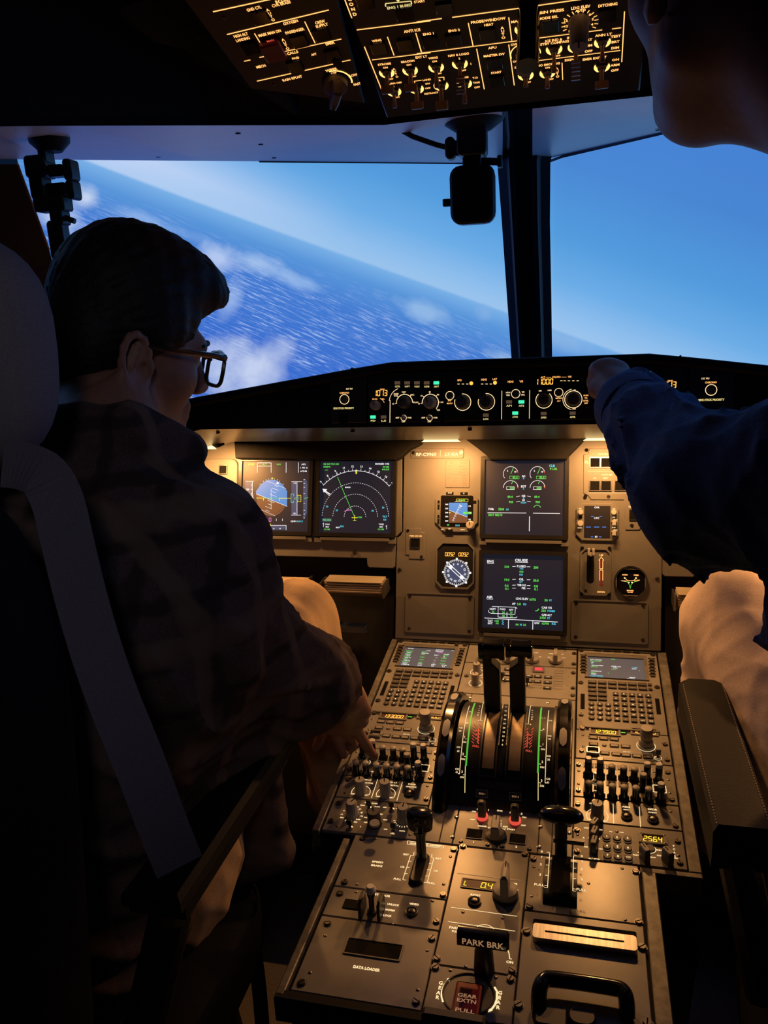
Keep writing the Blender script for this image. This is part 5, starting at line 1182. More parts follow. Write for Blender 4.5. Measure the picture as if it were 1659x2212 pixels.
s.t('CAB V/S', 1373, 633, 'white', 4, 92); s.t('550', 1345, 660, 'green', 4.2); s.t('FT/MIN', 1412, 663, 'cyan', 3.6, 68); s.t('CAB ALT', 1373, 698, 'white', 4, 92); s.t('2750', 1337, 724, 'green', 4.2); s.t('FT', 1390, 728, 'cyan', 3.6); s.l([(1270, 662), (1290, 660), (1302, 643)], 'green', 1.6)
s.l([(883, 622), (1095, 630), (1108, 642)], 'white', 1); s.l([(850, 655), (852, 672), (872, 684), (1088, 693), (1092, 632)], 'white', 1); s.l([(938, 625), (936, 718), (1093, 724), (1108, 715)], 'white', 1); s.l([(1017, 672), (1016, 720)], 'white', 1)
for X, Y, t, c_ in ((888, 645, 'CKPT', 'white'), (978, 647, 'FWD', 'white'), (1055, 652, 'AFT', 'white'), (893, 670, '25', 'green'), (985, 675, '24', 'green'), (1055, 676, '25', 'green'), (985, 708, '20', 'green'), (1055, 710, '21', 'green')): s.t(t, X, Y, c_, 3.6)
s.l([(815, 725), (1472, 762)], 'white', 1.3); s.l([(1031, 740), (1029, 823)], 'white', 1.3); s.l([(1249, 752), (1247, 835)], 'white', 1.3)
for X, Y, t, c_ in ((866, 750, 'TAT', 'white'), (866, 772, 'SAT', 'white'), (923, 752, '+20', 'green'), (928, 774, '+9', 'green'), (980, 754, 'C', 'cyan'), (980, 776, 'C', 'cyan'), (1107, 784, '04', 'green'), (1140, 785, 'H', 'cyan'), (1173, 787, '24', 'green'), (1285, 771, 'GW', 'white'), (1360, 775, '62700', 'green'), (1435, 777, 'KG', 'cyan')): s.t(t, X, Y, c_, 4.0)
p.done()
# ---------------------------------------------------------------- standby instrument
def inst(k, name, label, x0, y0, x1, y1, cat='instrument', cut=.22, m='mip_grey', th=.006):
    a = PM.px(*k(x0, y0)); b = PM.px(*k(x1, y1)); u0, u1, v0, v1 = a[0], b[0], b[1], a[1]
    p = Panel(PM, k, name, label, cat, ((u0 + u1) / 2, (v0 + v1) / 2)); p.w, p.h = u1 - u0, v1 - v0; p.cut = cut * p.w; p.z = .0008
    return p
def octframe(p, inner, t0, t1, m='mip_grey', name='bezel', iw=None, ih=None):
    o = oct_(p.w, p.h, p.cut); i = oct_(iw or p.w * inner, ih or p.h * inner, p.cut * .8)
    MB().use(m).frame(o, i, t0, t1).build(name, p.root)
p = inst(M2, 'standby_instrument', 'small standby attitude display in a chamfered bezel', 380, 572, 755, 955)
MB().use('mip_grey').prism(oct_(p.w, p.h, p.cut), 0, .0045, .001).build('bezel', p.root)
a = p.L(425, 622, .005); b = p.L(710, 905, .005); cx_, cy_ = (a[0] + b[0]) / 2, (a[1] + b[1]) / 2
MB().use('black_gloss').prism(rrect(b[0] - a[0], a[1] - b[1], .003, 2, (cx_, cy_)), .004, .0052).build('glass', p.root)
p.z = .0056; s = Sym(p)
s.f([(497, 688), (663, 688), (663, 818), (497, 755)], 'sky'); s.f([(497, 755), (663, 818), (663, 868), (497, 868)], 'earth'); p.z += .0003
s.l([(497, 755), (663, 818)], 'white', .6); s.a(580, 720, 11, 50, 130, 'white', .6, n=14); s.t('360', 612, 666, 'green', 3.0, 60); s.l([(562, 655), (668, 655), (668, 678), (562, 678)], 'yellow', .6, True)
for i in range(8): X, Y = 600 - 9 * i, 715 + 19 * i; s.l([(X - 12, Y - 8), (X + 8, Y + 5)], 'white', .6)
s.l([(598, 700), (530, 855)], 'white', .5); s.f([(597, 710), (617, 718), (600, 728)], 'white')
for i, Y in enumerate((703, 740, 777, 812, 850)): s.t(str(340 - 20 * i), 476, Y, 'white', 3.0)
for i, Y in enumerate((718, 778, 838)): s.t(str(115 - 5 * i), 680, Y, 'white', 2.8)
s.f([(625, 770), (700, 770), (700, 790), (625, 790)], 'green'); s.t('10700', 662, 780, 'grey', 2.6); s.f([(500, 770), (515, 778), (500, 786)], 'yellow'); s.t('.55', 488, 886, 'green', 3.2); s.t('1013', 572, 892, 'cyan', 3.4)
p.z = .0048
for X, Y, w_, h_ in ((505, 605, .015, .005), (632, 606, .015, .005), (404, 708, .004, .018), (403, 838, .004, .018), (728, 683, .006, .006), (498, 940, .015, .007)): x, y, _ = p.L(X, Y, .0045); p.p.use('recess_black').box((x, y, .0046), (w_, h_, .0012))
for X, Y, t in ((505, 600, 'BUGS'), (630, 604, 'LS'), (405, 700, '+'), (403, 828, '-'), (437, 928, 'ATT'), (503, 922, 'RST'), (620, 930, 'BARO')): p.text(t, X, Y, None, 2.3, 'lit_ring', .0054)
p.part('baro_knob', shared('bak', lambda: knob_mesh(.0082, .016, 'knob_grey', 14)), 690, 890, .0045); p.done()
# registration plate and speed placard
p = inst(M2, 'registration_plate', 'engraved registration plate under the warm lamp', 155, 205, 630, 290, 'name plate')
MB().use('mip_grey').prism(rrect(p.w, p.h, .003, 2), 0, .0015, .0008).build('plate', p.root)
p.text('RP-C9969', 292, 255, 182, 6.5, 'lit_ring', .0019); p.text('LY-KA', 520, 252, 122, 6.5, 'lit_ring', .0019); p.line(420, 218, 418, 278, .8, 'lit_ring', .0019); p.text('REGISTRATION', 252, 216, 95, 1.6, 'lit_dim', .0019); p.text('SELCAL', 500, 215, 80, 1.6, 'lit_dim', .0019)
for X, Y in ((178, 240), (607, 237)): p.screw(X, Y, 3.2, .0015)
p.done()
p = inst(M2, 'speed_placard', 'small engraved speed limit placard with rows of numbers', 470, 305, 680, 555, 'placard')
MB().use('mip_grey').prism(rrect(p.w, p.h, .002, 2), 0, .0012, .0006).build('plate', p.root)
for X, Y, t in ((520, 328, 'LIMIT'), (628, 328, 'SPD MAX'), (500, 360, 'VLE'), (615, 360, '280KT M.67'), (500, 387, 'VLO'), (620, 387, 'EXT 250KT'), (620, 413, 'RET 220KT'), (540, 446, '1'), (635, 446, '230KT'), (495, 460, 'VFE'), (555, 468, '1+F'), (635, 468, '215KT'), (540, 490, '2'), (635, 490, '200KT'), (540, 512, '3'), (635, 511, '185KT'), (522, 534, 'FULL'), (635, 533, '177KT')): p.text(t, X, Y, None, 2.1, 'lit_dim', .0016)
p.line(482, 430, 665, 434, .5, 'lit_dim', .0016); p.done()
def sqbtn(p, X, Y, sz=.0165, t0=.0015):
    x, y, _ = p.L(X, Y, t0); MB().use('steel_dark').frame(rrect(sz + .004, sz + .004, .001, 2), rrect(sz, sz, .0006, 2), 0, .0022).build('button_frame', p.root, loc=(x, y, t0))
    link('button', shared(('sq', sz), lambda: key_mesh(sz - .0004, sz - .0004, .0012, 'recess_black')), p.root, (x, y, t0))
p = inst(M2, 'terrain_button_plate', 'small notched plate with one dark button left of the gauges', 105, 915, 285, 1195, 'control panel')
a = [p.L(*q) for q in ((110, 915), (245, 915), (250, 952), (283, 955), (278, 1195), (140, 1192), (138, 1158), (107, 1155))]; MB().use('mip_grey').prism(ccw([q[:2] for q in a]), 0, .0015, .0008).build('plate', p.root)
p.text('TERR ON ND', 198, 986, 112, 2.6, 'lit_over', .002); sqbtn(p, 195, 1050)
for X, Y in ((130, 937), (250, 1172)): p.screw(X, Y, 2.6, .0015)
p.done()
# distance and bearing gauge
p = inst(M4, 'bearing_indicator', 'round white compass gauge with amber 009.2 readouts', 385, 42, 722, 470, cut=.16)
MB().use('mip_grey').frame(oct_(p.w, p.h, p.cut), oct_(p.w * .93, p.h * .93, p.cut * .9), 0, .004).build('bezel', p.root)
MB().use('black_satin').prism(oct_(p.w * .93, p.h * .93, p.cut * .9), -.002, .0012).build('face', p.root)
p.z = .0018; p.seg('009.2', 505, 155, 8.2, 'seg_amber', p.z, .62, .05); p.seg('009.2', 627, 157, 8.2, 'seg_amber', p.z, .62, .05)
c0 = p.L(565, 318, p.z); rr = .0265; p.p.use('scr_grey').disc(c0, rr * .80, p.z - .0002, 40)
for i in range(72):
    a = 2 * math.pi * i / 72; ln = .0030 if i % 2 else .0045; p.p.use('scr_white').line((c0[0] + rr * math.cos(a), c0[1] + rr * math.sin(a)), (c0[0] + (rr - ln) * math.cos(a), c0[1] + (rr - ln) * math.sin(a)), .0007 if i % 2 else .0011, p.z)
for i in range(8): a = math.pi / 4 * i; p.p.use('scr_white').box((c0[0] + (rr + .001) * math.cos(a), c0[1] + (rr + .001) * math.sin(a), p.z), (.004, .004, .0002))
for i, t in enumerate(('N', '3', '6', 'E', '12', '15', 'S', '21', '24', 'W', '30', '33')): a = math.radians(150 - 30 * i - 8); p.p.use('scr_white').text(t, (c0[0] + .0175 * math.cos(a), c0[1] + .0175 * math.sin(a)), .0042, p.z, None, a - math.pi / 2, 'C', .03)
for th, off in ((.0016, .0026), (.0016, -.0026)):
    a = math.radians(-41); n = np.array([-math.sin(a), math.cos(a)]) * off; d = np.array([math.cos(a), math.sin(a)]) * rr * .88; cc = np.array(c0[:2]); p.p.use('scr_white').line(cc - d + n, cc + d + n, th, p.z + .0003)
for q in (-.016, .014): a = math.radians(-41); p.p.use('scr_white').disc((c0[0] + q * math.cos(a), c0[1] + q * math.sin(a)), .0042, p.z + .0003)
p.done()
# blank cover plates
for k, nm, x0, y0, x1, y1 in ((M4, 'blank cover plate below the round compass gauge', 110, 492, 718, 880), (M5, 'blank cover plate below the gear lever', 125, 482, 720, 838)):
    p = inst(k, 'blank_cover', nm, x0, y0, x1, y1, 'cover plate')
    MB().use('mip_grey').frame(rrect(p.w, p.h, .004, 3), rrect(p.w - .006, p.h - .006, .003, 3), 0, .002).build('rim', p.root)
    MB().use('mip_grey').prism(rrect(p.w - .006, p.h - .006, .003, 3), -.002, .0006).build('plate', p.root)
    for sx in (-1, 1):
        for sy in (-1, 1): link('screw', shared(('screw', 2.6), lambda: screw_mesh(.0026)), p.root, (sx * (p.w / 2 - .009), sy * (p.h / 2 - .008), .0006))
# clock
p = inst(M3, 'panel_clock', 'chamfered clock with blue dashes on a black screen', 95, 632, 437, 942, cut=.14)
MB().use('mip_grey').prism(oct_(p.w, p.h, p.cut), 0, .004, .001).build('bezel', p.root)
a = p.L(160, 652, .0045); b = p.L(370, 915, .0045); MB().use('scr_back_black').prism(rrect(b[0] - a[0], a[1] - b[1], .001, 2, ((a[0] + b[0]) / 2, (a[1] + b[1]) / 2)), .003, .0046).build('screen', p.root)
p.z = .005; s = Sym(p)
for X, Y, w_ in ((225, 740, 24), (293, 740, 20), (193, 826, 40), (260, 826, 42), (322, 826, 32), (222, 906, 18), (290, 906, 22)): s.l([(X - w_ / 2, Y), (X + w_ / 2, Y)], 'blue', 1.5)
s.t('CHR', 262, 665, 'white', 3.4); s.t('UTC', 260, 753, 'white', 3.4); s.t('ET', 257, 906, 'white', 3.4)
for X, Y, t in ((127, 675, 'RST'), (122, 832, 'DATE'), (401, 677, 'CHR'), (400, 746, 'GPS'), (400, 829, 'RUN'), (420, 768, 'INT'), (420, 850, 'SET')): p.text(t, X, Y, None, 2.2, 'lit_ring', .0046)
for X, Y, r in ((130, 706, .0048), (128, 797, .0056), (400, 706, .0050)): p.part('clock_button', shared(('cb', r), lambda: rkey_mesh(r, .008, 'knob_grey')), X, Y, .004)
for X, Y in ((402, 790), (402, 872)): p.part('clock_knob', shared('ck', lambda: MB().use('knob_grey').prism([(-.0036, -.006), (.0036, -.006), (.0036, .001), (.0055, .001), (0, .007), (-.0055, .001), (-.0036, .001)], 0, .011, .001).mesh('clock_knob')), X, Y, .004)
p.p.use('recess_black').disc(p.L(128, 746), .0035, .0046); p.done()
# landing gear lever
p = inst(M5, 'gear_lever_panel', 'landing gear lever panel with a red arrow between up and down', 195, 85, 430, 460, 'control panel', cut=.14)
MB().use('mip_grey').frame(oct_(p.w, p.h, p.cut), oct_(p.w * .90, p.h * .94, p.cut * .9), 0, .003).build('bezel', p.root)
MB().use('mip_grey').prism(oct_(p.w * .90, p.h * .94, p.cut * .9), -.002, .0004).build('face', p.root)
x, y, _ = p.L(272, 235); MB().use('recess_black').prism(rrect(.0135, .062, .006, 4), 0, .0008).build('lever_slot', p.root, loc=(x, y, 0))
gl = MB().use('knob_grey')
for dx in (-.0042, .0042): gl.prism(rrect(.0046, .0145, .0018, 3, (dx, 0)), .012, .040, .0015)
gl.box((0, -.004, .008), (.006, .008, .018)); gl.build('gear_lever', p.root, loc=p.L(277, 118))
p.text('UP', 358, 143, None, 4.0, 'lit_over', .001); p.text('DOWN', 355, 429, 58, 3.4, 'lit_amber', .001)
p.path([(345, 248), (345, 182), (337, 182), (357, 158), (377, 182), (369, 182), (369, 248)], 1.0, 'lit_over', .001, True); p.poly([(350, 245), (350, 180), (357, 168), (364, 180), (364, 245)], 'lit_dkred', .0009)
p.path([(345, 340), (345, 258), (369, 258), (369, 340)], 1.0, 'lit_over', .001); p.poly([(350, 365), (350, 262), (364, 262), (364, 365), (372, 365), (357, 388), (342, 365)], 'lit_dkred', .0009)
for X, Y in ((208, 86), (422, 88), (203, 446), (418, 452)): p.part('hole', shared('hl', lambda: MB().use('recess_black').lathe([(.0034, 0), (.0034, .0036)], 14).mesh('hole')), X, Y)
p.screw(235, 417, 2.6); p.done()
# brake pressure gauge
p = inst(M5, 'brake_gauge', 'round black brake pressure gauge with green arcs', 470, 242, 706, 466, cut=.2)
MB().use('mip_grey').frame(oct_(p.w, p.h, p.cut), oct_(p.w * .92, p.h * .92, p.cut * .92), 0, .004).build('bezel', p.root)
gb = MB().use('steel_dark'); gb.lathe([(.0315, 0), (.0315, .005), (.0285, .005), (.0280, .001)], 36, cap=False); gb.use('black_gloss').disc((0, 0), .0285, .0012, 36); gb.use('mip_grey').prism(oct_(p.w * .92, p.h * .92, p.cut * .92), -.002, .0004); gb.build('dial', p.root)
p.z = .0018
def bl(pts, m, th=.8): p.path(pts, th, m, p.z)
bl([(540, 320), (560, 338), (587, 342), (612, 338), (630, 322)], 'lit_over', .9); bl([(512, 340), (560, 350), (577, 372), (583, 403)], 'lit_green_strip', 1.1); bl([(658, 338), (610, 352), (590, 372), (583, 403)], 'lit_green_strip', 1.1)
bl([(512, 340), (548, 347)], 'lit_over', .8); bl([(658, 338), (622, 347)], 'lit_over', .8)
for X, Y, t in ((541, 295, 'ACCU'), (630, 298, 'PRESS'), (583, 418, 'BRAKES'), (583, 432, 'PSI X1000')): p.text(t, X, Y, None, 2.6 if t != 'PSI X1000' else 1.6, 'lit_over', p.z)
for i in range(5): bl([(522 + 10 * i, 338), (520 + 10 * i, 346)], 'lit_over', .7); bl([(615 + 9 * i, 344 - i), (617 + 9 * i, 336 - i)], 'lit_over', .7)
for X, Y in ((540, 320), (628, 320), (597, 355), (572, 355)): p.p.use('lit_ring').disc(p.L(X, Y), .0016, p.z + .0002, 10)
p.done()
# autobrake panel
p = inst(M3, 'autobrake_panel', 'auto brake panel of square dark buttons behind the sleeve', 150, 190, 560, 605, 'control panel')
a = [p.L(*q) for q in ((152, 235), (190, 228), (200, 185), (760, 185), (800, 600), (800, 845), (640, 800), (610, 850), (495, 850), (480, 605), (215, 603), (190, 570), (152, 550))]; MB().use('mip_grey').prism(ccw([q[:2] for q in a]), 0, .0018, .0009).build('plate', p.root)
for X, Y in ((247, 300), (336, 300), (425, 300), (245, 488), (337, 488), (450, 488), (572, 727)): sqbtn(p, X, Y, .0175)
for X, Y, t in ((320, 230, 'LDG GEAR'), (347, 399, 'AUTO BRK'), (245, 426, 'LO'), (333, 426, 'MED'), (450, 426, 'MAX'), (575, 661, 'TERR ON ND')): p.text(t, X, Y, None, 3.0, 'lit_soft', .0022)
p.line(185, 376, 560, 376, .6, 'lit_soft', .0022); p.line(513, 440, 513, 530, .6, 'lit_soft', .0022); p.line(190, 548, 600, 548, .6, 'lit_soft', .0022)
for X, Y in ((175, 300), (357, 577), (547, 812)): p.screw(X, Y, 2.8, .0018)
for X, Y in ((178, 198), (168, 575), (642, 830)): p.part('hole', SH['hl'], X, Y)
p.done()
# small lit panel at the captain's far side
p = inst(K(380, 860, 4.1475), 'side_button_panel', 'warm lit rounded corner panel with one dark button', 250, 545, 553, 830, 'control panel')
MB().use('mip_grey').prism(rrect(p.w, p.h, .016, 5), 0, .004, .0015).build('plate', p.root); sqbtn(p, 425, 640, .016, .004); p.done()
# ---------------------------------------------------------------- pull-out footrest / document ledges under the panel
def ledge(x0, x1, y0, y1, yb, label, n=4):
    a = atY(x0, y0, 1.50); b = atY(x1, y1, 1.50); a2 = atY(x0, yb, 1.40)
    cx_ = (a[0] + b[0]) / 2; w = b[0] - a[0]; z = (a[2] + b[2]) / 2 - .012
    t = empty('document_shelf', (cx_, 1.49, z), label, 'shelf', 'paper shelves below the instrument panel')
    MB().use('black_satin').box((0, 0, -.016), (w + .012, .050, .006)).build('tray', t)
    for s_ in (-1, 1): MB().use('steel_dark').box((s_ * (w / 2 + .005), -.01, -.006), (.004, .046, .026)).build('side_clip', t)
    for i in range(n): MB().use('paper').box((random.uniform(-.001, .001), -.003 + .002 * i, -.011 + .0042 * i), (w, .046 - .002 * i, .0032)).build('paper_sheet', t)
    MB().use('paper').box((0, .0, -.0095 + .0042 * n), (w * .985, .040, .0016)).build('cover_sheet', t)
    return t
ledge(708, 832, 1241, 1245, 1264, 'shelf of stacked paper sheets left of the centre panel')
ledge(1460, 1600, 1268, 1272, 1288, 'shelf of stacked paper sheets behind the trousered knee')
ledge(596, 668, 1236, 1240, 1250, 'shelf with a dark paper stack behind the tan knee', 2)
a = atY(702, 1352, 1.45); b = atY(783, 1356, 1.45)
t = empty('foot_rest_bar', (a[0] - .05, 1.47, a[2] - .008), 'short dark blue metal bar below the paper shelf', 'bar')
MB().use('blue_metal').prism(rrect(b[0] - a[0] + .11, .02, .004, 3, ((b[0] - a[0]) / 2, 0)), -.008, .006, .002).build('bar', t)
for dx in (0, .012): link('rivet', shared('rv1', lambda: rivet_mesh(.0014)), t, (b[0] - a[0] + .03 + dx, -.006, .006))
# ================================================================== glareshield
G1 = K(680, 740, 3.318); G2 = K(1140, 740, 3.197)
gs = empty('glareshield', PG.M(), 'long black glareshield hood across the cockpit', 'glareshield')
gp = lambda *pts: [PG.px(x, y) for x, y in pts]
top = gp((765, 797), (850, 783), (1100, 775), (1390, 763))
hz = top[1][1]; xl = top[0][0]; xc = top[1][0]
# outline in the face plane: level centre, falling off on both sides
oc = [(-.62, .042), (-.30, .098), (-.215, hz), (.215, hz), (.30, .098), (.62, .042)]
TL = PG.px(430, 858)
oc = [(-.95, -.005), (TL[0], TL[1]), (xl, top[0][1]), (xc, hz), (-xc, hz), (-xl, top[0][1]), (-TL[0], TL[1]), (.95, -.005)]
BOT = -.004
def gprofile(x):  # top height at x
    xs = [q[0] for q in oc]; ys = [q[1] for q in oc]; return float(np.interp(x, xs, ys))
xs = sorted(set([q[0] for q in oc] + list(np.linspace(-.95, .95, 39))))
def gbot(x): return BOT if abs(x) < abs(PG.px(430, 924)[0]) else BOT - (abs(x) - abs(PG.px(430, 924)[0])) * .28
def strip(rows, m, name):
    mb = MB().use(m); n = len(rows); vs = []
    for x in xs: vs += [(x, *f(x)) for f in rows]
    fs = []
    for i in range(len(xs) - 1):
        for j in range(n - 1): fs.append((i * n + j, (i + 1) * n + j, (i + 1) * n + j + 1, i * n + j + 1))
    fs.append(tuple(range(n - 1, -1, -1))); fs.append(tuple((len(xs) - 1) * n + j for j in range(n)))
    return mb.add(vs, fs).build(name, gs, smooth=True, ang=30)
strip([lambda x: (gbot(x), -.002), lambda x: (gprofile(x) - .016, -.002), lambda x: (gprofile(x) - .016, .014), lambda x: (gprofile(x) - .012, .018), lambda x: (gprofile(x) - .002, .016), lambda x: (gprofile(x), .010), lambda x: (gprofile(x) - .005, -.35), lambda x: (gprofile(x) - .05, -.74), lambda x: (gbot(x), -.74)], 'glare_black', 'hood')
# warm panel under the hood, sloping down to the instrument panel
ub = MB().use(mat('underside_grey', (.085, .083, .078), .28, var=.08, scale=30)); n = 0; vs = []
UD1 = PG.px(950, 950, -.105)[1] - BOT; UD2 = PG.px(950, 944, -.21)[1] - BOT
for x in xs: vs += [(x, gbot(x) + .0005, -.006), (x, gbot(x) + UD1, -.105), (x, gbot(x) + UD2, -.21)]
fs = []
for i in range(len(xs) - 1):
    for j in range(2): fs.append((3 * i + j, 3 * i + j + 1, 3 * i + 4 + j, 3 * i + 3 + j))
ub.add(vs, fs); ub.build('underside_panel', gs, smooth=True)
for x, y in ((389, 942), (471, 928), (1015, 932), (762, 925), (1520, 915)):
    u, v = PG.px(x, y, -.03); link('screw_hole', shared('hl2', lambda: MB().use('recess_black').lathe([(.004, 0), (.004, .001)], 14).mesh('screw_hole')), gs, (u, gbot(u) + UD1 * .25 - .0012, -.029), (math.radians(-75), 0, 0))
for x0 in (795, 1497): u, v = PG.px(x0 - 30, 800); MB().use('recess_black').box((u, gprofile(u) - .006, .008), (.002, .014, .022)).build('seam', gs)
# lamps under the hood
def hood_lamp(X, label, e, wid=.075):
    P = PG.pt(X, gbot(X) + UD1 * 1.0 - .004, -.108)
    t = empty('hood_lamp', P, label, 'lamp', 'map lamps under the hood')
    n = 14; mb = MB().use('lamp_glow'); vs = []
    for i in range(n + 1):
        a = i / n * 2 - 1; vs += [(a * wid / 2, 0, 0), (a * wid / 2, -.001, .010 * (1 - a * a) ** .7)]
    mb.add(vs, [(2 * i, 2 * i + 2, 2 * i + 3, 2 * i + 1) for i in range(n)]); mb.build('lens', t)
    MB().use('black_matt').box((0, .018, .006), (wid * 1.1, .030, .006)).build('housing', t)
    tgt = P + np.array([0, .15, -1])
    l = lamp('hood_lamp_light', 'AREA', P + np.array([0, .016, -.008]), tgt, e, WARM, size=wid, size_y=.012)
    d = l.data; d.spread = math.radians(170)
    lamp('hood_lamp_beam', 'SPOT', P + np.array([0, -.012, -.006]), (X * .62, 1.0, .56), e * 3.6, WARM, size=.012, spot=80, blend=.7)
    return t
xa = PG.px(945, 950, -.07)[0]
hood_lamp(xa, 'glowing lamp crescent above the registration plate', 1.2)
hood_lamp(-xa, 'glowing lamp edge beside the dark blue sleeve', 1.2)
hood_lamp(PG.px(428, 975, -.07)[0], 'glowing lamp bar left of the flight display', 1.9, .045)
hood_lamp(-PG.px(428, 975, -.07)[0], 'glowing lamp hidden past the dark blue sleeve', 1.9, .045)
# ---------------------------------------------------------------- control panels in the hood face
def gpanel(k, name, label, x0, x1, cat='control panel', y0=905, y1=800):
    a = PG.px(x0, y0); b = PG.px(x1, y1); p = Panel(PG, k, name, label, cat, ((a[0] + b[0]) / 2, .048))
    MB().use('black_satin').prism(rrect(b[0] - a[0], .088, .002, 2), -.004, 0, .0008).build('face_plate', p.root); return p
def ring(p, X, Y, r, th=.9, a0=0, a1=360, m='lit_ring'): p.arc(X, Y, r, a0, a1, th, m, .0005, n=36)
def ann(p, X, Y, on=False, txt=True, w=None):
    x, y, _ = p.L(X, Y); MB().use('ann_green' if on else 'ann_dim').prism(rrect(.0098, .0055, .0006, 2), 0, .0022, .0004).build('indicator', p.root, loc=(x, y + .0035, 0))
    MB().use('black_gloss').frame(rrect(.0125, .0145, .001, 2), rrect(.0108, .0128, .001, 2), 0, .0016).build('button_frame', p.root, loc=(x, y + .0005, 0))
    if txt: p.p.use('lit_yellow').text(txt if isinstance(txt, str) else 'ON', (x, y - .0030), .0030, .0008, .0092)
def gknob(p, X, Y, r, h, m='knob_grey', rot=0.): p.part('knob', shared(('gk', r, h, m), lambda: knob_mesh(r / 1000, h / 1000, m, 20)), X, Y, 0, rot)
def chrono(k, X0, label, dx, sk):
    p = gpanel(k, 'chrono_panel', label, *X0)
    o = dx
    ring(p, *o['ring'], 8.6, 1.2); p.part('push_button', shared('cpb', lambda: rkey_mesh(.0058, .006, 'knob_dark')), *o['ring'])
    p.text('CHRONO', *o['t'], None, 2.9, 'lit_amber'); p.text('131 VU', *o['n'], None, 2.9, 'lit_ring'); p.text('SIDE STICK PRIORITY', *o['s'], o['w'], 3.3, 'lit_yellow')
    p.part('button', shared(('sq', .0165), lambda: key_mesh(.0161, .0161, .0012, 'recess_black')), *o['b']); p.done()
chrono(G1, (715, 790), 'black panel with ringed chrono button nearest the bespectacled man', dict(ring=(212, 407), t=(212, 360), n=(246, 331), s=(207, 470), w=148, b=(205, 545)), 0)
chrono(G2, (1490, 1585), 'black panel with ringed chrono button past the reaching hand', dict(ring=(1267, 327), t=(1265, 275), n=(1226, 248), s=(1268, 395), w=180, b=(1265, 475)), 0)
# captain's display control
p = gpanel(G1, 'efis_control_panel', 'black display control panel reading 1013 near the bespectacled man', 795, 952)
p.seg('1013', 470, 362, 10.5, 'seg_amber', .0006, .62, .05); p.text('QNH', 483, 335, None, 2.6, 'lit_amber')
gknob(p, 440, 452, 8, 20, 'knob_grey'); p.text('IN HG', 430, 405, None, 2.4, 'lit_amber'); p.text('HPA', 487, 405, None, 2.4, 'lit_amber'); p.arc(450, 450, 13, 20, 70, .8, 'lit_amber')
ann(p, 418, 548, True, 'FD'); ann(p, 494, 548, False, 'LS')
p.line(540, 412, 538, 575, 1.1, 'lit_ring')
for X, t, on in ((593, 'CSTR', 0), (663, 'WPT', 0), (733, 'VOR.D', 0), (803, 'NDB', 0), (872, 'ARPT', 1)): ann(p, X, 303, bool(on), t)
for cx_, ts, k in ((643, ('LS', 'VOR', 'NAV', 'ARC', 'PLAN'), 0), (828, ('10', '20', '40', '80', '160', '320'), 1)):
    gknob(p, cx_, 430, 10.5, 22, 'knob_dark' if k == 0 else 'knob_grey', .5); p.arc(cx_, 430, 14.5, -40 if k else 0, 185, 1.3, 'lit_ring', n=36)
    c0 = p.L(cx_, 430)
    for i, t in enumerate(ts):
        a = math.radians(185 - (185 / 4 if not k else 46) * i); p.p.use('lit_ring').text(t, (c0[0] + .0205 * math.cos(a), c0[1] + .0185 * math.sin(a)), .0026, .0005); p.p.line((c0[0] + .0145 * math.cos(a), c0[1] + .0145 * math.sin(a)), (c0[0] + .017 * math.cos(a), c0[1] + .017 * math.sin(a)), .001, .0005)
p.arc(632, 425, 25, 110, 175, .9, 'lit_ring'); p.text('ROSE', 583, 368, None, 2.6, 'lit_ring')
for X in (637, 823):
    p.part('toggle_switch', shared('tgg', lambda: toggle_mesh(.014, .1, 'steel')), X, 537); ring(p, X, 540, 5.0, .8); p.text('ADF', X - 45, 538, None, 2.6, 'lit_ring'); p.text('VOR', X + 42, 538, None, 2.6, 'lit_ring'); p.text('OFF', X - 2, 566, None, 2.6, 'lit_ring')
p.done()
# flight control unit
p = gpanel(G1, 'flight_control_unit', 'wide autopilot panel of ringed knobs reading 11000', 957, 1292)
ring(p, 968, 380, 7.2, 1.0); p.part('push_button', SH['cpb'], 968, 380); p.text('SPD', 966, 415, None, 2.5, 'lit_amber'); p.text('MACH', 966, 436, None, 2.5, 'lit_amber')
for X, Y, k in ((1060, 427, 0), (1230, 425, 0)): gknob(p, X, Y, 11.0, 18, 'knob_dark'); p.arc(X, Y, 14.2, -200, 95, 1.2, 'lit_ring', n=36)
p.text('SPD', 1037, 270, None, 3.2, 'lit_amber'); p.text('HDG', 1212, 265, None, 3.2, 'lit_amber'); p.text('LAT', 1290, 262, None, 3.2, 'lit_amber'); p.text('HDG', 1403, 280, None, 3.2, 'lit_amber'); p.text('V/S', 1480, 278, None, 3.2, 'lit_amber')
for X in (1030, 1062, 1093, 1200, 1231, 1262): p.line(X - 8, 297, X + 8, 297, 1.0, 'lit_ring')
for X, Y in ((1122, 292), (1292, 288)): p.p.use('seg_amber').disc(p.L(X, Y), .0032, .0006, 14)
ring(p, 1440, 367, 7.2, 1.0); p.part('push_button', SH['cpb'], 1440, 367)
for X, Y, t in ((1385, 358, 'HDG'), (1385, 377, 'TRK'), (1493, 355, 'V/S'), (1493, 374, 'FPA')): p.text(t, X, Y, None, 2.5, 'lit_ring')
p.line(1341, 345, 1338, 550, 1.1, 'lit_yellow'); p.line(1540, 340, 1538, 545, 1.1, 'lit_yellow')
for X, Y, t, on in ((1393, 440, 'AP1', 0), (1481, 440, 'AP2', 1), (1437, 520, 'A/THR', 1), (1226, 535, 'LOC', 0)): ann(p, X, Y, bool(on), t)
p.k = G2
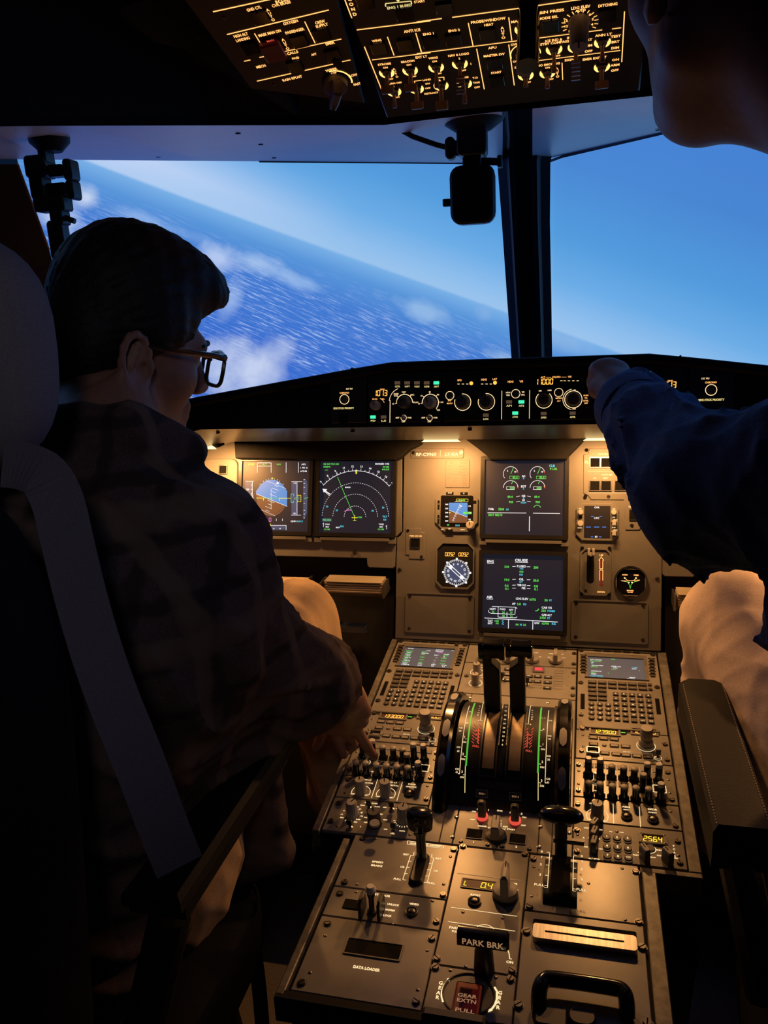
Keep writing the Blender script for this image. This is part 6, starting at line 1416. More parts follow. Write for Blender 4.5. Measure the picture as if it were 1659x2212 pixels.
p.seg('11000', 112, 270, 10.0, 'seg_amber', .0006, .62, .05); p.text('ALT', 105, 240, None, 3.0, 'lit_amber'); p.text('LVL/CH', 197, 238, None, 3.0, 'lit_amber'); p.text('V/S', 290, 236, None, 3.0, 'lit_amber'); p.line(125, 239, 162, 239, .6, 'lit_amber'); p.line(232, 238, 268, 238, .6, 'lit_amber')
for X in (232, 255, 284, 315, 345): p.line(X - 8, 264, X + 8, 264, 1.2, 'lit_yellow')
gknob(p, 112, 395, 10.5, 18, 'knob_dark'); p.arc(112, 397, 13.6, -230, 50, 1.2, 'lit_ring', n=36); p.text('100', 85, 333, None, 2.5, 'lit_ring'); p.text('1000', 150, 330, None, 2.5, 'lit_ring')
ring(p, 214, 345, 7.0, 1.0); p.part('push_button', SH['cpb'], 214, 345); p.text('METRIC', 215, 384, None, 2.3, 'lit_amber'); p.text('ALT', 215, 403, None, 2.3, 'lit_amber')
gknob(p, 315, 392, 11.0, 18, 'knob_dark'); ring(p, 315, 392, 14.2, 1.2); p.arc(315, 392, 17.2, 100, 260, .9, 'lit_ring', n=30); p.text('UP', 322, 330, None, 2.6, 'lit_ring'); p.text('DN', 320, 457, None, 2.6, 'lit_ring')
for i, t in enumerate(('PUSH', 'TO', 'LEVEL', 'OFF')): p.text(t, 402, 365 + 18 * i, None, 2.4, 'lit_amber')
p.text('V/S', 478, 388, None, 2.6, 'lit_amber')
for X, Y, t in ((110, 505, 'EXPED'), (310, 502, 'APPR')): ann(p, X, Y, False, t)
p.done()
# first officer's display control
p = gpanel(G2, 'efis_control_panel', 'black display control panel reading 1013 behind the sleeve', 1325, 1484)
p.seg('1013', 970, 292, 10.5, 'seg_amber', .0006, .62, .05); p.text('QNH', 984, 264, None, 2.6, 'lit_amber'); gknob(p, 980, 380, 8, 20, 'knob_grey'); p.text('IN', 950, 338, None, 2.4, 'lit_amber'); p.text('HPA', 1002, 335, None, 2.4, 'lit_amber')
ann(p, 1007, 490, True, 'FD')
for X in (830, 770, 700, 640): ann(p, X, 225, X == 830, 'NDB')
for X in (650, 800): gknob(p, X, 370, 10.5, 22, 'knob_dark'); p.arc(X, 370, 14.5, 0, 185, 1.3, 'lit_ring', n=36)
p.done()
# amber caution strip lights reflected along the hood lip
# ================================================================== overhead panel
mat('knob_brown', (.16, .105, .07), .45)
OA = K(430, 0, 3.318); OB = K(900, 0, 3.318)
def o_toggle(p, X, Y, kind='bat', tilt=.5, h=.020):
    """toggle with the pair of lit crescents around its bush"""
    def mk():
        a = MB().use('steel_dark').lathe([(.0055, 0), (.0055, .002), (.0032, .003)], 16)
        d = Matrix.Rotation(tilt, 4, 'X'); a.use(mat('toggle_tan', (.36, .20, .11), .4))
        if kind == 'bat': a.lathe([(.0018, 0), (.0022, h * .5), (.0034, h * .9), (.0026, h)], 12, d)
        elif kind == 'wide': a.lathe([(.0024, 0), (.0030, h * .75)], 12, d); a.prism(rrect(.0165, .006, .001, 2), h * .72, h * 1.12, .001, M=d)
        else:
            a.lathe([(.002, 0), (.0026, h * .45)], 12, d)
            for i in range(5): a.box((0, 0, h * (.45 + .13 * i)), (.0105, .0055, h * .085), d)
        return a.mesh('toggle_switch', True)
    p.part('toggle_switch', shared(('ot', kind, tilt, h), mk), X, Y)
    c = p.L(X, Y)
    for s_ in (1, -1):
        pts = []
        for i in range(7):
            a = math.radians(-65 + 95 * i / 6); pts.append((a, .0098 , .0098 - .0042 * math.sin(math.pi * (i + .6) / 7.2)))
        vs = [(c[0] + s_ * r * math.cos(a), c[1] + r * math.sin(a), .0006) for a, r, _ in pts] + [(c[0] + s_ * r * math.cos(a), c[1] + r * math.sin(a), .0006) for a, _, r in pts]
        fs = [(i, i + 1, 8 + i, 7 + i) if s_ < 0 else (i, 7 + i, 8 + i, i + 1) for i in range(6)]
        p.p.use('lit_over_bright').add(vs, fs)
def o_sq(p, X, Y, sz=.019): p.part('button', shared(('os', sz), lambda: key_mesh(sz, sz, .003, 'black_gloss', .001)), X, Y)
oy0 = PO.px(1060, 232)[1]
p = Panel(PO, OA, 'overhead_console', 'black overhead panel with amber lit exterior light switches', 'overhead panel', (0, 0))
MB().use('black_satin').prism([(-.158, oy0), (.178, oy0), (.178, .50), (-.158, .50)], -.03, 0, .002).build('face_plate', p.root)
MB().use('black_matt').prism([(-.40, oy0 - .012), (.42, oy0 - .012), (.42, .60), (-.40, .60)], -.09, -.031, .004).build('housing', p.root)
lm = 'lit_over'
p.line(1130, 215, 1659, 150, 1.5, lm); p.line(1185, 335, 1315, 660, 1.3, lm); p.line(1350, 265, 1398, 398, 1.2, lm); p.line(1553, 237, 1595, 375, 1.2, lm); p.line(1240, 430, 1659, 378, 1.3, lm)
p.line(1045, 0, 1095, 130, 1.3, lm); p.vtext('COND', 1078, -5, 1115, 102, 4.6, lm)
p.text('ENG 1 BLEED', 1435, 47, 185, 3.8, 'lit_yellow'); p.path([(1335, 28), (1338, 48)], 1.4, 'lit_yellow'); p.path([(1335, 26), (1520, 8), (1523, 30)], 1.4, 'lit_yellow'); p.poly([(1412, 0), (1440, -3), (1428, 18)], 'lit_yellow'); p.text('START', 1580, 10, 82, 3.6, lm)
p.text('ANTI ICE', 1527, 220, 122, 4.2, lm); p.text('WING', 1273, 291, 70, 3.6, lm); p.text('EXT LT', 1592, 408, 88, 3.8, lm)
p.text('STROBE', 1328, 460, 98, 3.4, lm); p.text('ON', 1335, 485, 36, 3.0, lm); p.text('BEACON', 1495, 440, 100, 3.4, lm); p.text('ON', 1503, 465, 36, 3.0, lm); p.vtext('AUTO', 1397, 495, 1418, 550, 3.2, lm); p.text('OFF', 1375, 567, None, 2.6, lm); p.text('OFF', 1540, 548, None, 2.6, lm)
p.text('TURN OFF', 1400, 597, 110, 3.0, lm); p.text('ON', 1383, 620, 32, 2.8, lm); p.text('OFF', 1422, 697, None, 2.6, lm); p.path([(1550, 605), (1543, 582), (1595, 576)], 1.0, lm)
p.text('LAND', 1632, 572, 62, 3.0, lm); p.text('ON', 1637, 600, 34, 2.8, lm); p.text('OFF', 1640, 632, 40, 2.8, lm); p.text('RETRACT', 1665, 668, 105, 3.0, lm)
for X, Y, kd in ((1345, 520, 'wide'), (1513, 503, 'wide'), (1397, 655, 'bat'), (1558, 635, 'wide')): o_toggle(p, X, Y, kd, .45, .022 if kd == 'wide' else .020)
for X, Y in ((1290, 340), (1480, 315), (1470, 95), (1190, 10)): o_sq(p, X, Y)
p.k = OB
p.line(0, 158, 180, 133, 1.5, lm); p.line(255, 125, 768, 55, 1.5, lm); p.line(868, 40, 1430, -40, 1.5, lm); p.line(0, 385, 1330, 215, 1.3, lm); p.line(1400, 208, 1466, 199, 1.3, lm)
p.text('ENG 1', 83, 243, 80, 3.6, lm); p.text('ENG 2', 268, 218, 86, 3.6, lm); p.line(0, 258, 33, 372, 1.2, lm); p.line(370, 165, 404, 328, 1.2, lm); p.line(430, 350, 485, 640, 1.2, lm); p.line(660, 125, 682, 290, 1.2, lm); p.line(660, 320, 700, 612, 1.2, lm); p.line(1490, 83, 1470, 445, 1.2, lm)
p.text('PROBE/WINDOW', 512, 146, 255, 4.0, lm); p.text('HEAT', 517, 177, 68, 3.6, lm); p.vtext('AUTO', 614, 200, 622, 270, 4.0, lm); p.text('MAN V/S', 740, 150, 130, 3.6, lm); p.text('UP', 828, 168, 38, 3.8, lm); p.text('DN', 836, 245, 38, 3.4, lm)
p.text('CABIN PRESS', 940, 85, 235, 4.0, lm); p.text('MODE SEL', 942, 127, 146, 3.8, lm); p.text('LDG ELEV', 1175, 52, 140, 4.0, lm); p.text('AUTO', 1175, 75, 74, 3.6, lm); p.text('DITCHING', 1370, 35, 138, 4.0, lm)
for X, Y, t in ((1068, 152, '14'), (1070, 188, '12'), (1100, 223, '10'), (1185, 103, '-2'), (1242, 105, '0'), (1262, 138, '2'), (1258, 175, '4'), (1218, 213, '6')): p.text(t, X, Y, None, 3.4, lm)
c0 = p.L(1170, 165)
for i in range(14): a = math.radians(-30 + 18 * i); p.p.use(lm).line((c0[0] + .0165 * math.cos(a), c0[1] + .0165 * math.sin(a)), (c0[0] + .021 * math.cos(a), c0[1] + .021 * math.sin(a)), .0011, .0005)
p.part('knob', shared('okn', lambda: knob_mesh(.0115, .034, 'knob_grey', 14)), 1165, 150); p.part('knob', shared('okn2', lambda: knob_mesh(.0105, .024, 'knob_grey', 14)), 775, 392)
p.arc(780, 388, 18, -5, 195, 1.3, 'lit_over_bright', .0005, n=30); p.text('OFF', 712, 440, None, 3.2, lm); p.text('BRT', 858, 420, 52, 3.4, lm)
p.text('APU', 543, 342, 60, 3.8, lm); p.text('MASTER SW', 555, 395, 155, 3.8, lm); p.text('START', 570, 520, 76, 3.6, lm); p.text('OVHD INTEG LT', 772, 310, 200, 3.8, lm); p.text('ICE IND &', 982, 288, 125, 3.8, lm); p.text('STBY COMPASS', 988, 307, 208, 3.8, lm); p.text('INT LT', 1120, 268, 86, 3.8, lm)
for X, Y, t in ((1230, 286, 'BRT'), (1230, 327, 'DIM'), (1232, 367, 'OFF'), (1340, 250, 'ANN LT'), (1428, 260, 'TEST'), (1425, 300, 'BRT'), (1422, 343, 'DIM'), (1425, 428, 'ON'), (1422, 466, 'ARM'), (1420, 504, 'OFF')): p.text(t, X, Y, None, 3.8, lm)
p.text('SIGNS', 1105, 428, 90, 3.8, lm); p.text('EMER EXIT LT', 1275, 418, 172, 3.8, lm); p.text('SEAT BELTS', 770, 477, 140, 3.6, lm); p.text('NO SMOKING', 945, 462, 165, 3.6, lm); p.text('ON', 938, 485, 36, 3.0, lm); p.vtext('AUTO', 1006, 492, 1010, 548, 3.8, lm); p.line(1042, 450, 1047, 572, 1.1, lm); p.line(815, 442, 1460, 362, 1.2, lm); p.text('OFF', 962, 568, None, 2.8, lm); p.text('OFF', 800, 590, None, 2.8, lm); p.text('OFF', 1010, 400, None, 2.8, lm)
p.text('NAV & LOGO', 300, 392, 155, 3.6, lm); p.text('2', 306, 420, None, 3.2, lm); p.text('1', 386, 458, None, 3.6, lm); p.text('OFF', 336, 505, None, 2.8, lm); p.text('NOSE', 340, 556, None, 3.2, lm); p.text('T.O', 420, 558, 38, 3.2, lm); p.text('TAXI', 428, 592, 48, 3.2, lm); p.text('OFF', 433, 626, 42, 3.2, lm); p.text('WING', 118, 415, 68, 3.4, lm); p.text('ON', 128, 440, 36, 3.0, lm); p.path([(150, 558), (196, 553), (196, 575)], 1.0, lm); p.text('R', 166, 576, None, 3.2, lm); p.text('OFF', 162, 527, None, 2.6, lm)
for X, Y, kd, tl, h in ((140, 480, 'bat', .45, .024), (310, 455, 'rib', .45, .034), (342, 598, 'bat', .45, .024), (175, 612, 'wide', .45, .026), (762, 207, 'bat', .5, .020), (985, 352, 'bat', .45, .026), (1142, 335, 'rib', .45, .036), (1332, 300, 'bat', .5, .022), (782, 538, 'bat', .5, .014), (937, 522, 'bat', .45, .018), (1328, 478, 'wide', .5, .022)): o_toggle(p, X, Y, kd, tl, h)
for X, Y in ((100, 300), (265, 282), (510, 240), (960, 180), (1365, 105), (560, 450), (575, 575), (200, 60)): o_sq(p, X, Y)
MB().use('black_gloss').lathe([(.0125, 0), (.0125, .07)], 24).build('guarded_stick', p.root, loc=p.L(805, 75), smooth=True)
p.done()
# captain's side of the overhead, canted
p = Panel(PO2, OA, 'overhead_side_console', 'canted black overhead panel with oxygen and wiper controls', 'overhead panel', (0, 0))
e0 = [p.L(*q) for q in ((1190, 745), (370, 640), (-160, -60), (910, -330))]
MB().use('black_satin').prism(ccw([q[:2] for q in e0]), -.02, 0, .002).build('face_plate', p.root)
p.line(100, 85, 560, -15, 1.6, lm); p.line(200, 248, 930, 72, 1.5, lm); p.line(397, 240, 488, 390, 1.2, lm); p.line(757, 155, 832, 310, 1.2, lm); p.line(612, 370, 1020, 280, 1.3, lm); p.line(322, 440, 368, 430, 1.3, lm); p.line(432, 412, 497, 400, 1.3, lm); p.line(1025, 443, 1085, 430, 1.3, lm); p.line(415, 582, 960, 460, 1.5, lm)
def rt(t, X, Y, W, h=4.0): p.text(t, X, Y, W, h, lm)
for t, X, Y, W in (('GND CTL', 393, 62, 118), ('RCDR', 590, 5, 100), ('CVR ERASE', 588, 28, 150), ('OXYGEN', 655, 160, 118), ('HIGH ALT', 298, 252, 116), ('LANDING', 313, 282, 112), ('MASK MAN ON', 505, 238, 182), ('PASSENGER', 685, 222, 152), ('CREW', 866, 158, 78), ('SUPPLY', 880, 182, 98), ('EMER', 938, 310, 72), ('CALLS', 670, 378, 88), ('FWD', 692, 417, 56), ('AFT', 823, 390, 42), ('MECH', 443, 476, 76), ('RAIN RPLNT', 667, 562, 158), ('WIPER', 948, 500, 92), ('OFF', 965, 525, 44), ('SLOW', 1102, 540, 70), ('FAST', 1132, 603, 56)): rt(t, X, Y, W, 4.2 if t not in ('OFF', 'FWD', 'AFT') else 3.6)
p.vtext('AUTO', 492, 72, 530, 142, 3.8, lm); p.vtext('AUTO', 602, 285, 634, 348, 3.8, lm)
p.part('wiper_knob', shared('wk', lambda: bar_mesh(.017, .030, 'knob_brown', 'knob_dark', .34)), 975, 590, 0, 2.6); p.arc(980, 590, 21, -20, 95, 2.0, 'lit_over_bright', .0005, n=24)
for X, Y in ((370, 340), (720, 290), (880, 240), (440, 120), (690, 470), (960, 390)): o_sq(p, X, Y)
rg = MB().use(mat('guard_red', (.22, .02, .02), .4)).prism(rrect(.026, .030, .002, 2), 0, .008, .002); rg.build('red_guard', p.root, loc=p.L(530, 350)); p.text('MAN', 510, 292, None, 3.0, 'lit_red', .0085)
for X, Y in ((180, 128), (533, 605)): p.screw(X, Y, 2.2)
p.done()
# ================================================================== clamp mounts hanging in front of the windshield
CAMR = Matrix([[R[0][i], -R[1][i], -R[2][i], 0] for i in range(3)] + [[0, 0, 0, 1]])
class Dev:
    """assembly facing the cockpit; parts are sized from the photo at the depth where it hangs"""
    def __init__(s, x, y, Y, name, label, cat):
        s.P = atY(x, y, Y); s.Y = Y; s.x, s.y = x, y; s.root = empty(name, s.P, label, cat); s.k = float(np.linalg.norm(s.P - C)) / F
        s.root.rotation_euler = (0, 0, math.radians(4))
    def loc(s, x, y, d=0.): q = atY(x, y, s.Y) - s.P; return (float(q[0]), float(q[1]) - d, float(q[2]))
    def rbox(s, x0, y0, x1, y1, th, r, name, m='black_satin', d=0., ch=.002):
        a = s.loc(x0, y0); b = s.loc(x1, y1); w, h = abs(b[0] - a[0]), abs(b[2] - a[2]); mb = MB().use(m); mb.prism(rrect(w, h, min(r, w * .49, h * .49), 4), -th / 2, th / 2, ch)
        mb.v = [(x, -z, y) for x, y, z in mb.v]; return mb.build(name, s.root, loc=((a[0] + b[0]) / 2, (a[1] + b[1]) / 2 - d, (a[2] + b[2]) / 2), smooth=True, ang=30)
    def cyl(s, x0, y0, x1, y1, r, name, m='black_satin', d=0., d1=None): return MB().use(m).tube([s.loc(x0, y0, d), s.loc(x1, y1, d if d1 is None else d1)], r, 16).build(name, s.root, smooth=True)
d = Dev(1020, 300, 1.44, 'windshield_camera', 'square black camera hanging from a suction mount by the centre post', 'camera')
mb = MB().use('black_rubber').lathe([(.050, 0), (.054, .006), (.048, .016), (.030, .028)], 32); mb.v = [(x, y, -z + .014) for x, y, z in mb.v]; mb.f = [f[::-1] for f in mb.f]; mb.build('suction_cup', d.root, loc=d.loc(1022, 262), smooth=True)
d.rbox(988, 272, 1053, 336, .05, .008, 'mount_barrel'); d.rbox(962, 299, 985, 345, .022, .008, 'clamp_knob'); d.cyl(980, 320, 1000, 322, .012, 'clamp_screw'); d.rbox(1012, 330, 1034, 352, .02, .002, 'hinge_leaf'); d.rbox(1000, 340, 1040, 361, .022, .004, 'hinge_block')
d.cyl(1040, 348, 1078, 349, .006, 'hinge_screw'); d.rbox(1074, 336, 1085, 361, .018, .002, 'wing_nut'); d.rbox(1003, 348, 1009, 357, .008, .002, 'brass_tip', mat('brass', (.7, .42, .12), .25, 1.0))
d.rbox(972, 362, 1071, 481, .030, .018, 'camera_body', 'black_satin', 0., .004); d.rbox(957, 431, 974, 446, .012, .002, 'side_tab', 'black_satin'); d.rbox(1010, 356, 1032, 368, .016, .002, 'camera_shoe')
pts = [d.loc(x, y, dd) for x, y, dd in ((820, 263, -.02), (845, 273, 0), (868, 283, .004), (893, 297, .004), (920, 306, .002), (945, 314, 0), (966, 319, 0))]
MB().use('black_rubber').tube([np.array(p_) for p_ in pts], .0042, 10).build('cable', d.root, smooth=True)
d = Dev(100, 360, 1.12, 'windshield_clamp', 'jointed black clamp arm hanging above the bespectacled man', 'clamp')
mb = MB().use('black_rubber').lathe([(.026, 0), (.030, .006), (.028, .020), (.016, .032)], 28); mb.v = [(x, y, -z) for x, y, z in mb.v]; mb.f = [f[::-1] for f in mb.f]; mb.build('suction_cup', d.root, loc=d.loc(102, 276), smooth=True)
d.rbox(86, 305, 109, 352, .025, .004, 'mount_post'); d.rbox(62, 340, 112, 384, .03, .006, 'upper_joint'); d.rbox(108, 358, 142, 381, .02, .003, 'clamp_bar'); d.rbox(139, 345, 163, 390, .024, .005, 'clamp_knob')
d.rbox(72, 380, 106, 432, .028, .006, 'lower_joint'); d.rbox(104, 398, 148, 423, .02, .003, 'clamp_bar'); d.rbox(146, 390, 167, 431, .024, .005, 'clamp_knob'); d.rbox(80, 428, 148, 455, .026, .004, 'hinge_block'); d.rbox(113, 452, 144, 486, .024, .004, 'ball_post'); d.rbox(106, 478, 150, 560, .02, .006, 'device_body'); d.cyl(140, 470, 160, 478, .004, 'hinge_screw')
d.rbox(84, 424, 92, 446, .01, .001, 'spring')
# ================================================================== seats
def superbox(sx, sy, sz, n=20, e=3.2, bulge=0.):
    vs, fs = [], []
    for i in range(n + 1):
        ph = -math.pi / 2 + math.pi * i / n
        for j in range(2 * n):
            th = math.pi * j / n
            c = lambda a: math.copysign(abs(math.cos(a)) ** (2 / e), math.cos(a)); s_ = lambda a: math.copysign(abs(math.sin(a)) ** (2 / e), math.sin(a))
            vs.append((sx * c(ph) * c(th), sy * c(ph) * s_(th), sz * s_(ph)))
    for i in range(n):
        for j in range(2 * n): k = (j + 1) % (2 * n); fs.append((i * 2 * n + j, i * 2 * n + k, (i + 1) * 2 * n + k, (i + 1) * 2 * n + j))
    return vs, fs
def seat(sg, label, dy, arm_y0, arm_y1, group='pilot seats'):
    X = sg * .535; t = empty('pilot_seat', (X, .55 + dy, FLZ), label, 'seat', group)
    z0 = -FLZ
    def sb(name, c, s_, m, rot=None, e=4.):
        v, f = superbox(*s_, e=e); o = MB().use(m).add(v, f).build(name, t, smooth=True, loc=c, ang=60)
        if rot: o.rotation_euler = rot
        return o
    sb('seat_cushion', (0, .16, z0 + .47), (.235, .24, .065), 'seat_dark')
    sb('backrest', (0, -.07, z0 + .84), (.235, .075, .36), 'seat_dark', (math.radians(-8), 0, 0))
    sb('headrest', (.032 if sg < 0 else 0, -.005 + (.10 if sg < 0 else -.03), z0 + 1.272), (.150, .055, .116), 'seat_fabric', (math.radians(-6), 0, 0), 2.8)
    sb('seat_base', (0, .14, z0 + .20), (.20, .22, .24), 'seat_dark')
    if sg < 0:
        m = MB().use('steel_dark').box((.11, .06, z0 + 1.17), (.012, .012, .12)); m.build('headrest_post', t)
    # armrest on the pedestal side
    a0, a1 = arm_y0 - .55 - dy, arm_y1 - .55 - dy; xi = (.2520 if sg > 0 else -.2675) - X; xo = (.315 if sg > 0 else -.3335) - X
    A = empty('armrest', Matrix(), None, None); A.parent = t
    m = MB().use('leather_black'); m.prism([(min(xi, xo), a0), (max(xi, xo), a0), (max(xi, xo), a1 - .012), (max(xi, xo) - .012, a1), (min(xi, xo) + .012, a1), (min(xi, xo), a1 - .012)], z0 + (.700 if sg > 0 else .724), z0 + .742, .006); m.build('arm_pad', A)
    for x in ((min(xi, xo) + .0045, max(xi, xo) - .0045) if sg > 0 else ()):
        st = MB().use('stitch')
        n = 60
        for i in range(n): st.box((x, a0 + .01 + (a1 - a0 - .03) * i / n, z0 + .7405), (.0014, .0036, .0016))
        o = st.build('stitching', A); o['kind'] = 'stuff'
    MB().use('liner_grey' if sg > 0 else 'black_matt').box(((xi + xo) / 2, (a0 + a1) / 2, z0 + (.692 if sg > 0 else .716)), (abs(xo - xi) * .96, a1 - a0 - .02, .016)).build('arm_underside', A)
    MB().use('black_satin').tube([((xi + xo) / 2, a0 + .03, z0 + .69), ((xi + xo) / 2 - sg * -.03, a0 - .02, z0 + .55)], .022, 12).build('arm_hinge', A)
    return t
s1 = seat(-1, 'dark pilot seat with grey headrest behind the bespectacled man', 0, .60, .975)
s2 = seat(1, 'dark pilot seat whose black leather armrest runs beside the pedestal', .06, .80, 1.155)
# shoulder strap over the captain seat
def strap(pts, w, name, label, m='strap_fabric'):
    P = [np.array(q, float) for q in pts]; out = []
    for i in range(len(P) - 1):
        for a in np.linspace(0, 1, 7)[:-1]: out.append(P[i] * (1 - a) + P[i + 1] * a)
    out.append(P[-1]); out = [np.mean(out[max(0, i - 3):i + 4], axis=0) for i in range(len(out))]
    mb = MB().use(m); vs = []; fs = []
    for i, q in enumerate(out):
        t_ = out[min(i + 1, len(out) - 1)] - out[max(i - 1, 0)]; t_ /= np.linalg.norm(t_); vd = q - C; vd /= np.linalg.norm(vd)
        side = np.cross(t_, np.array([.55, -.75, .2])); side /= np.linalg.norm(side); nn = np.cross(side, t_)
        for a, b in ((-1, -1), (1, -1), (1, 1), (-1, 1)): vs.append(q + side * w / 2 * a + nn * .0015 * b)
    for i in range(len(out) - 1):
        for j in range(4): fs.append((4 * i + j, 4 * i + (j + 1) % 4, 4 * i + 4 + (j + 1) % 4, 4 * i + 4 + j))
    fs += [(3, 2, 1, 0), tuple(4 * (len(out) - 1) + j for j in range(4))]
    o = mb.add(vs, fs).build(name); tag(o, label, 'strap'); return o
strap([atY(-10, 1000, .60), atY(60, 1005, .60), atY(118, 1040, .585), atY(150, 1190, .575), atY(190, 1350, .565), atY(240, 1500, .555), atY(300, 1640, .55), atY(350, 1780, .55), atY(400, 1900, .56)], .042, 'shoulder_strap', 'wide grey purple shoulder strap running down the seat back')
strap([atY(515, 1930, .92), atY(540, 1990, .93), atY(550, 2060, .93), atY(560, 2130, .92), atY(570, 2260, .92)], .022, 'buckle_strap', 'black strap hanging by the carpet below the plaid hem', 'black_satin')
t = empty('floor_bracket', atY(450, 2200, .95), 'tan metal bracket with one hole at the bottom edge', 'bracket')
b_ = MB().use(mat('tan_metal', (.5, .36, .2), .4, .4)).prism([(-.02, -.03), (.045, -.03), (.035, .012), (.0, .02), (-.022, .018)], -.004, .004, .001); b_.v = [(x, -z, y) for x, y, z in b_.v]; b_.build('plate', t); h_ = MB().use('recess_black').lathe([(.006, 0), (.006, .005)], 16); h_.v = [(x - .0, -z, y + .004) for x, y, z in h_.v]; h_.build('hole', t)
# ================================================================== people: smooth distance fields turned into one skin
class SDF:
    def __init__(s): s.ops = []
    def cap(s, a, b, ra, rb=None, k=.02, op='+'): s.ops.append(('c', np.array(a, np.float32), np.array(b, np.float32), ra, ra if rb is None else rb, k, op)); return s
    def ell(s, c, r, A=None, k=.02, op='+'): s.ops.append(('e', np.array(c, np.float32), np.array(r, np.float32), np.eye(3, dtype=np.float32) if A is None else np.array(A, np.float32), None, k, op)); return s
    def chain(s, pts, rs, k=.02):
        for i in range(len(pts) - 1): s.cap(pts[i], pts[i + 1], rs[i], rs[i + 1], k)
        return s
    def __call__(s, P):
        d = None
        for t, a, b, c, e, k, op in s.ops:
            if t == 'c':
                pa = P - a; ba = b - a; h = np.clip(pa @ ba / max(float(ba @ ba), 1e-9), 0, 1); q = np.linalg.norm(pa - h[:, None] * ba, axis=1) - (c + (e - c) * h)
            else:
                L = (P - a) @ c; k0 = np.linalg.norm(L / b, axis=1); k1 = np.linalg.norm(L / (b * b), axis=1); q = k0 * (k0 - 1) / np.maximum(k1, 1e-6)
            if d is None: d = q; continue
            if op == '-': q = -q; h = np.clip(.5 - .5 * (q - d) / k, 0, 1); d = q * (1 - h) * 1 + d * h; d = d + k * h * (1 - h)
            else: h = np.clip(.5 + .5 * (q - d) / k, 0, 1); d = q * (1 - h) + d * h - k * h * (1 - h)
        return d
    def bounds(s):
        lo = np.full(3, 1e9); hi = -lo
        for t, a, b, c, e, k, op in s.ops:
            if op == '-': continue
            if t == 'c': r = max(c, e) + k; lo = np.minimum(lo, np.minimum(a, b) - r); hi = np.maximum(hi, np.maximum(a, b) + r)
            else: r = b.max() + k; lo = np.minimum(lo, a - r); hi = np.maximum(hi, a + r)
        return lo - .01, hi + .01
def polygonise(fn, lo, hi, h, disp=None, kk=4):
    """sparse naive surface nets"""
    n = np.ceil((np.array(hi) - lo) / (h * kk)).astype(int) * kk + kk; nc = n // kk
    gc = np.stack(np.meshgrid(*[np.arange(m) for m in nc], indexing='ij'), -1).reshape(-1, 3)
    H = h * kk; cc = lo + (gc + .5) * H; dc = fn(cc.astype(np.float32))
    D = np.repeat(np.repeat(np.repeat(dc.reshape(nc), kk, 0), kk, 1), kk, 2).astype(np.float32)
    act = gc[np.abs(dc) < H * 1.5 + (.03 if disp is not None else 0)]
    off = np.stack(np.meshgrid(*[np.arange(kk)] * 3, indexing='ij'), -1).reshape(-1, 3)
    idx = (act[:, None, :] * kk + off[None]).reshape(-1, 3)
    for i in range(0, len(idx), 200000):
        j = idx[i:i + 200000]; D[j[:, 0], j[:, 1], j[:, 2]] = fn((lo + j * h).astype(np.float32)) if disp is None else fn((lo + j * h).astype(np.float32)) + disp((lo + j * h).astype(np.float32))
    s_ = D < 0
    c8 = [(i, j, k) for i in (0, 1) for j in (0, 1) for k in (0, 1)]
    sh = tuple(m - 1 for m in D.shape)
    sub = lambda A, o: A[o[0]:o[0] + sh[0], o[1]:o[1] + sh[1], o[2]:o[2] + sh[2]]
    cnt = sum(sub(s_, o).astype(np.int8) for o in c8); ac = (cnt > 0) & (cnt < 8); I = np.argwhere(ac)
    vid = np.full(sh, -1, np.int32); vid[ac] = np.arange(len(I))
    acc = np.zeros((len(I), 3)); wt = np.zeros(len(I))
    val = {o: D[I[:, 0] + o[0], I[:, 1] + o[1], I[:, 2] + o[2]] for o in c8}
    for a in c8:
        for ax in range(3):
            if a[ax]: continue
            b = list(a); b[ax] = 1; b = tuple(b); va, vb = val[a], val[b]; m = (va < 0) != (vb < 0)
            t = np.where(m, va / np.where(np.abs(va - vb) < 1e-12, 1, va - vb), 0)
            p_ = np.tile(np.array(a, float), (len(I), 1)); p_[:, ax] += t; acc[m] += p_[m]; wt[m] += 1
    V = lo + (I + acc / np.maximum(wt, 1)[:, None]) * h; Fs = []
    for ax in range(3):
        u, v = (ax + 1) % 3, (ax + 2) % 3
        A = np.take(s_, range(D.shape[ax] - 1), ax); B = np.take(s_, range(1, D.shape[ax]), ax); E = np.argwhere(A != B)
        E = E[(E[:, u] > 0) & (E[:, v] > 0) & (E[:, u] < sh[u]) & (E[:, v] < sh[v])]
        fl = s_[E[:, 0], E[:, 1], E[:, 2]]; q = []
        for du, dv in ((-1, -1), (0, -1), (0, 0), (-1, 0)): e = E.copy(); e[:, u] += du; e[:, v] += dv; q.append(vid[e[:, 0], e[:, 1], e[:, 2]])
        q = np.stack(q, 1); ok = (q >= 0).all(1); q = q[ok]; fl = fl[ok]; q[~fl] = q[~fl][:, ::-1]; Fs.append(q)
    return V, np.concatenate(Fs)
def sdf_object(name, sd, h, m, parent=None, disp=None, extra=None):
    lo, hi = sd.bounds(); V, Fq = polygonise(sd, lo, hi, h, disp)
    me = bpy.data.meshes.new(name); me.vertices.add(len(V)); me.vertices.foreach_set('co', V.astype(np.float32).ravel())
    me.loops.add(len(Fq) * 4); me.loops.foreach_set('vertex_index', Fq.astype(np.int32).ravel()); me.polygons.add(len(Fq))
    me.polygons.foreach_set('loop_start', np.arange(0, len(Fq) * 4, 4, dtype=np.int32)); me.update(calc_edges=True)
    me.polygons.foreach_set('use_smooth', [True] * len(Fq)); me.materials.append(MATS[m] if isinstance(m, str) else m); me.validate()
    return link(name, me, parent)
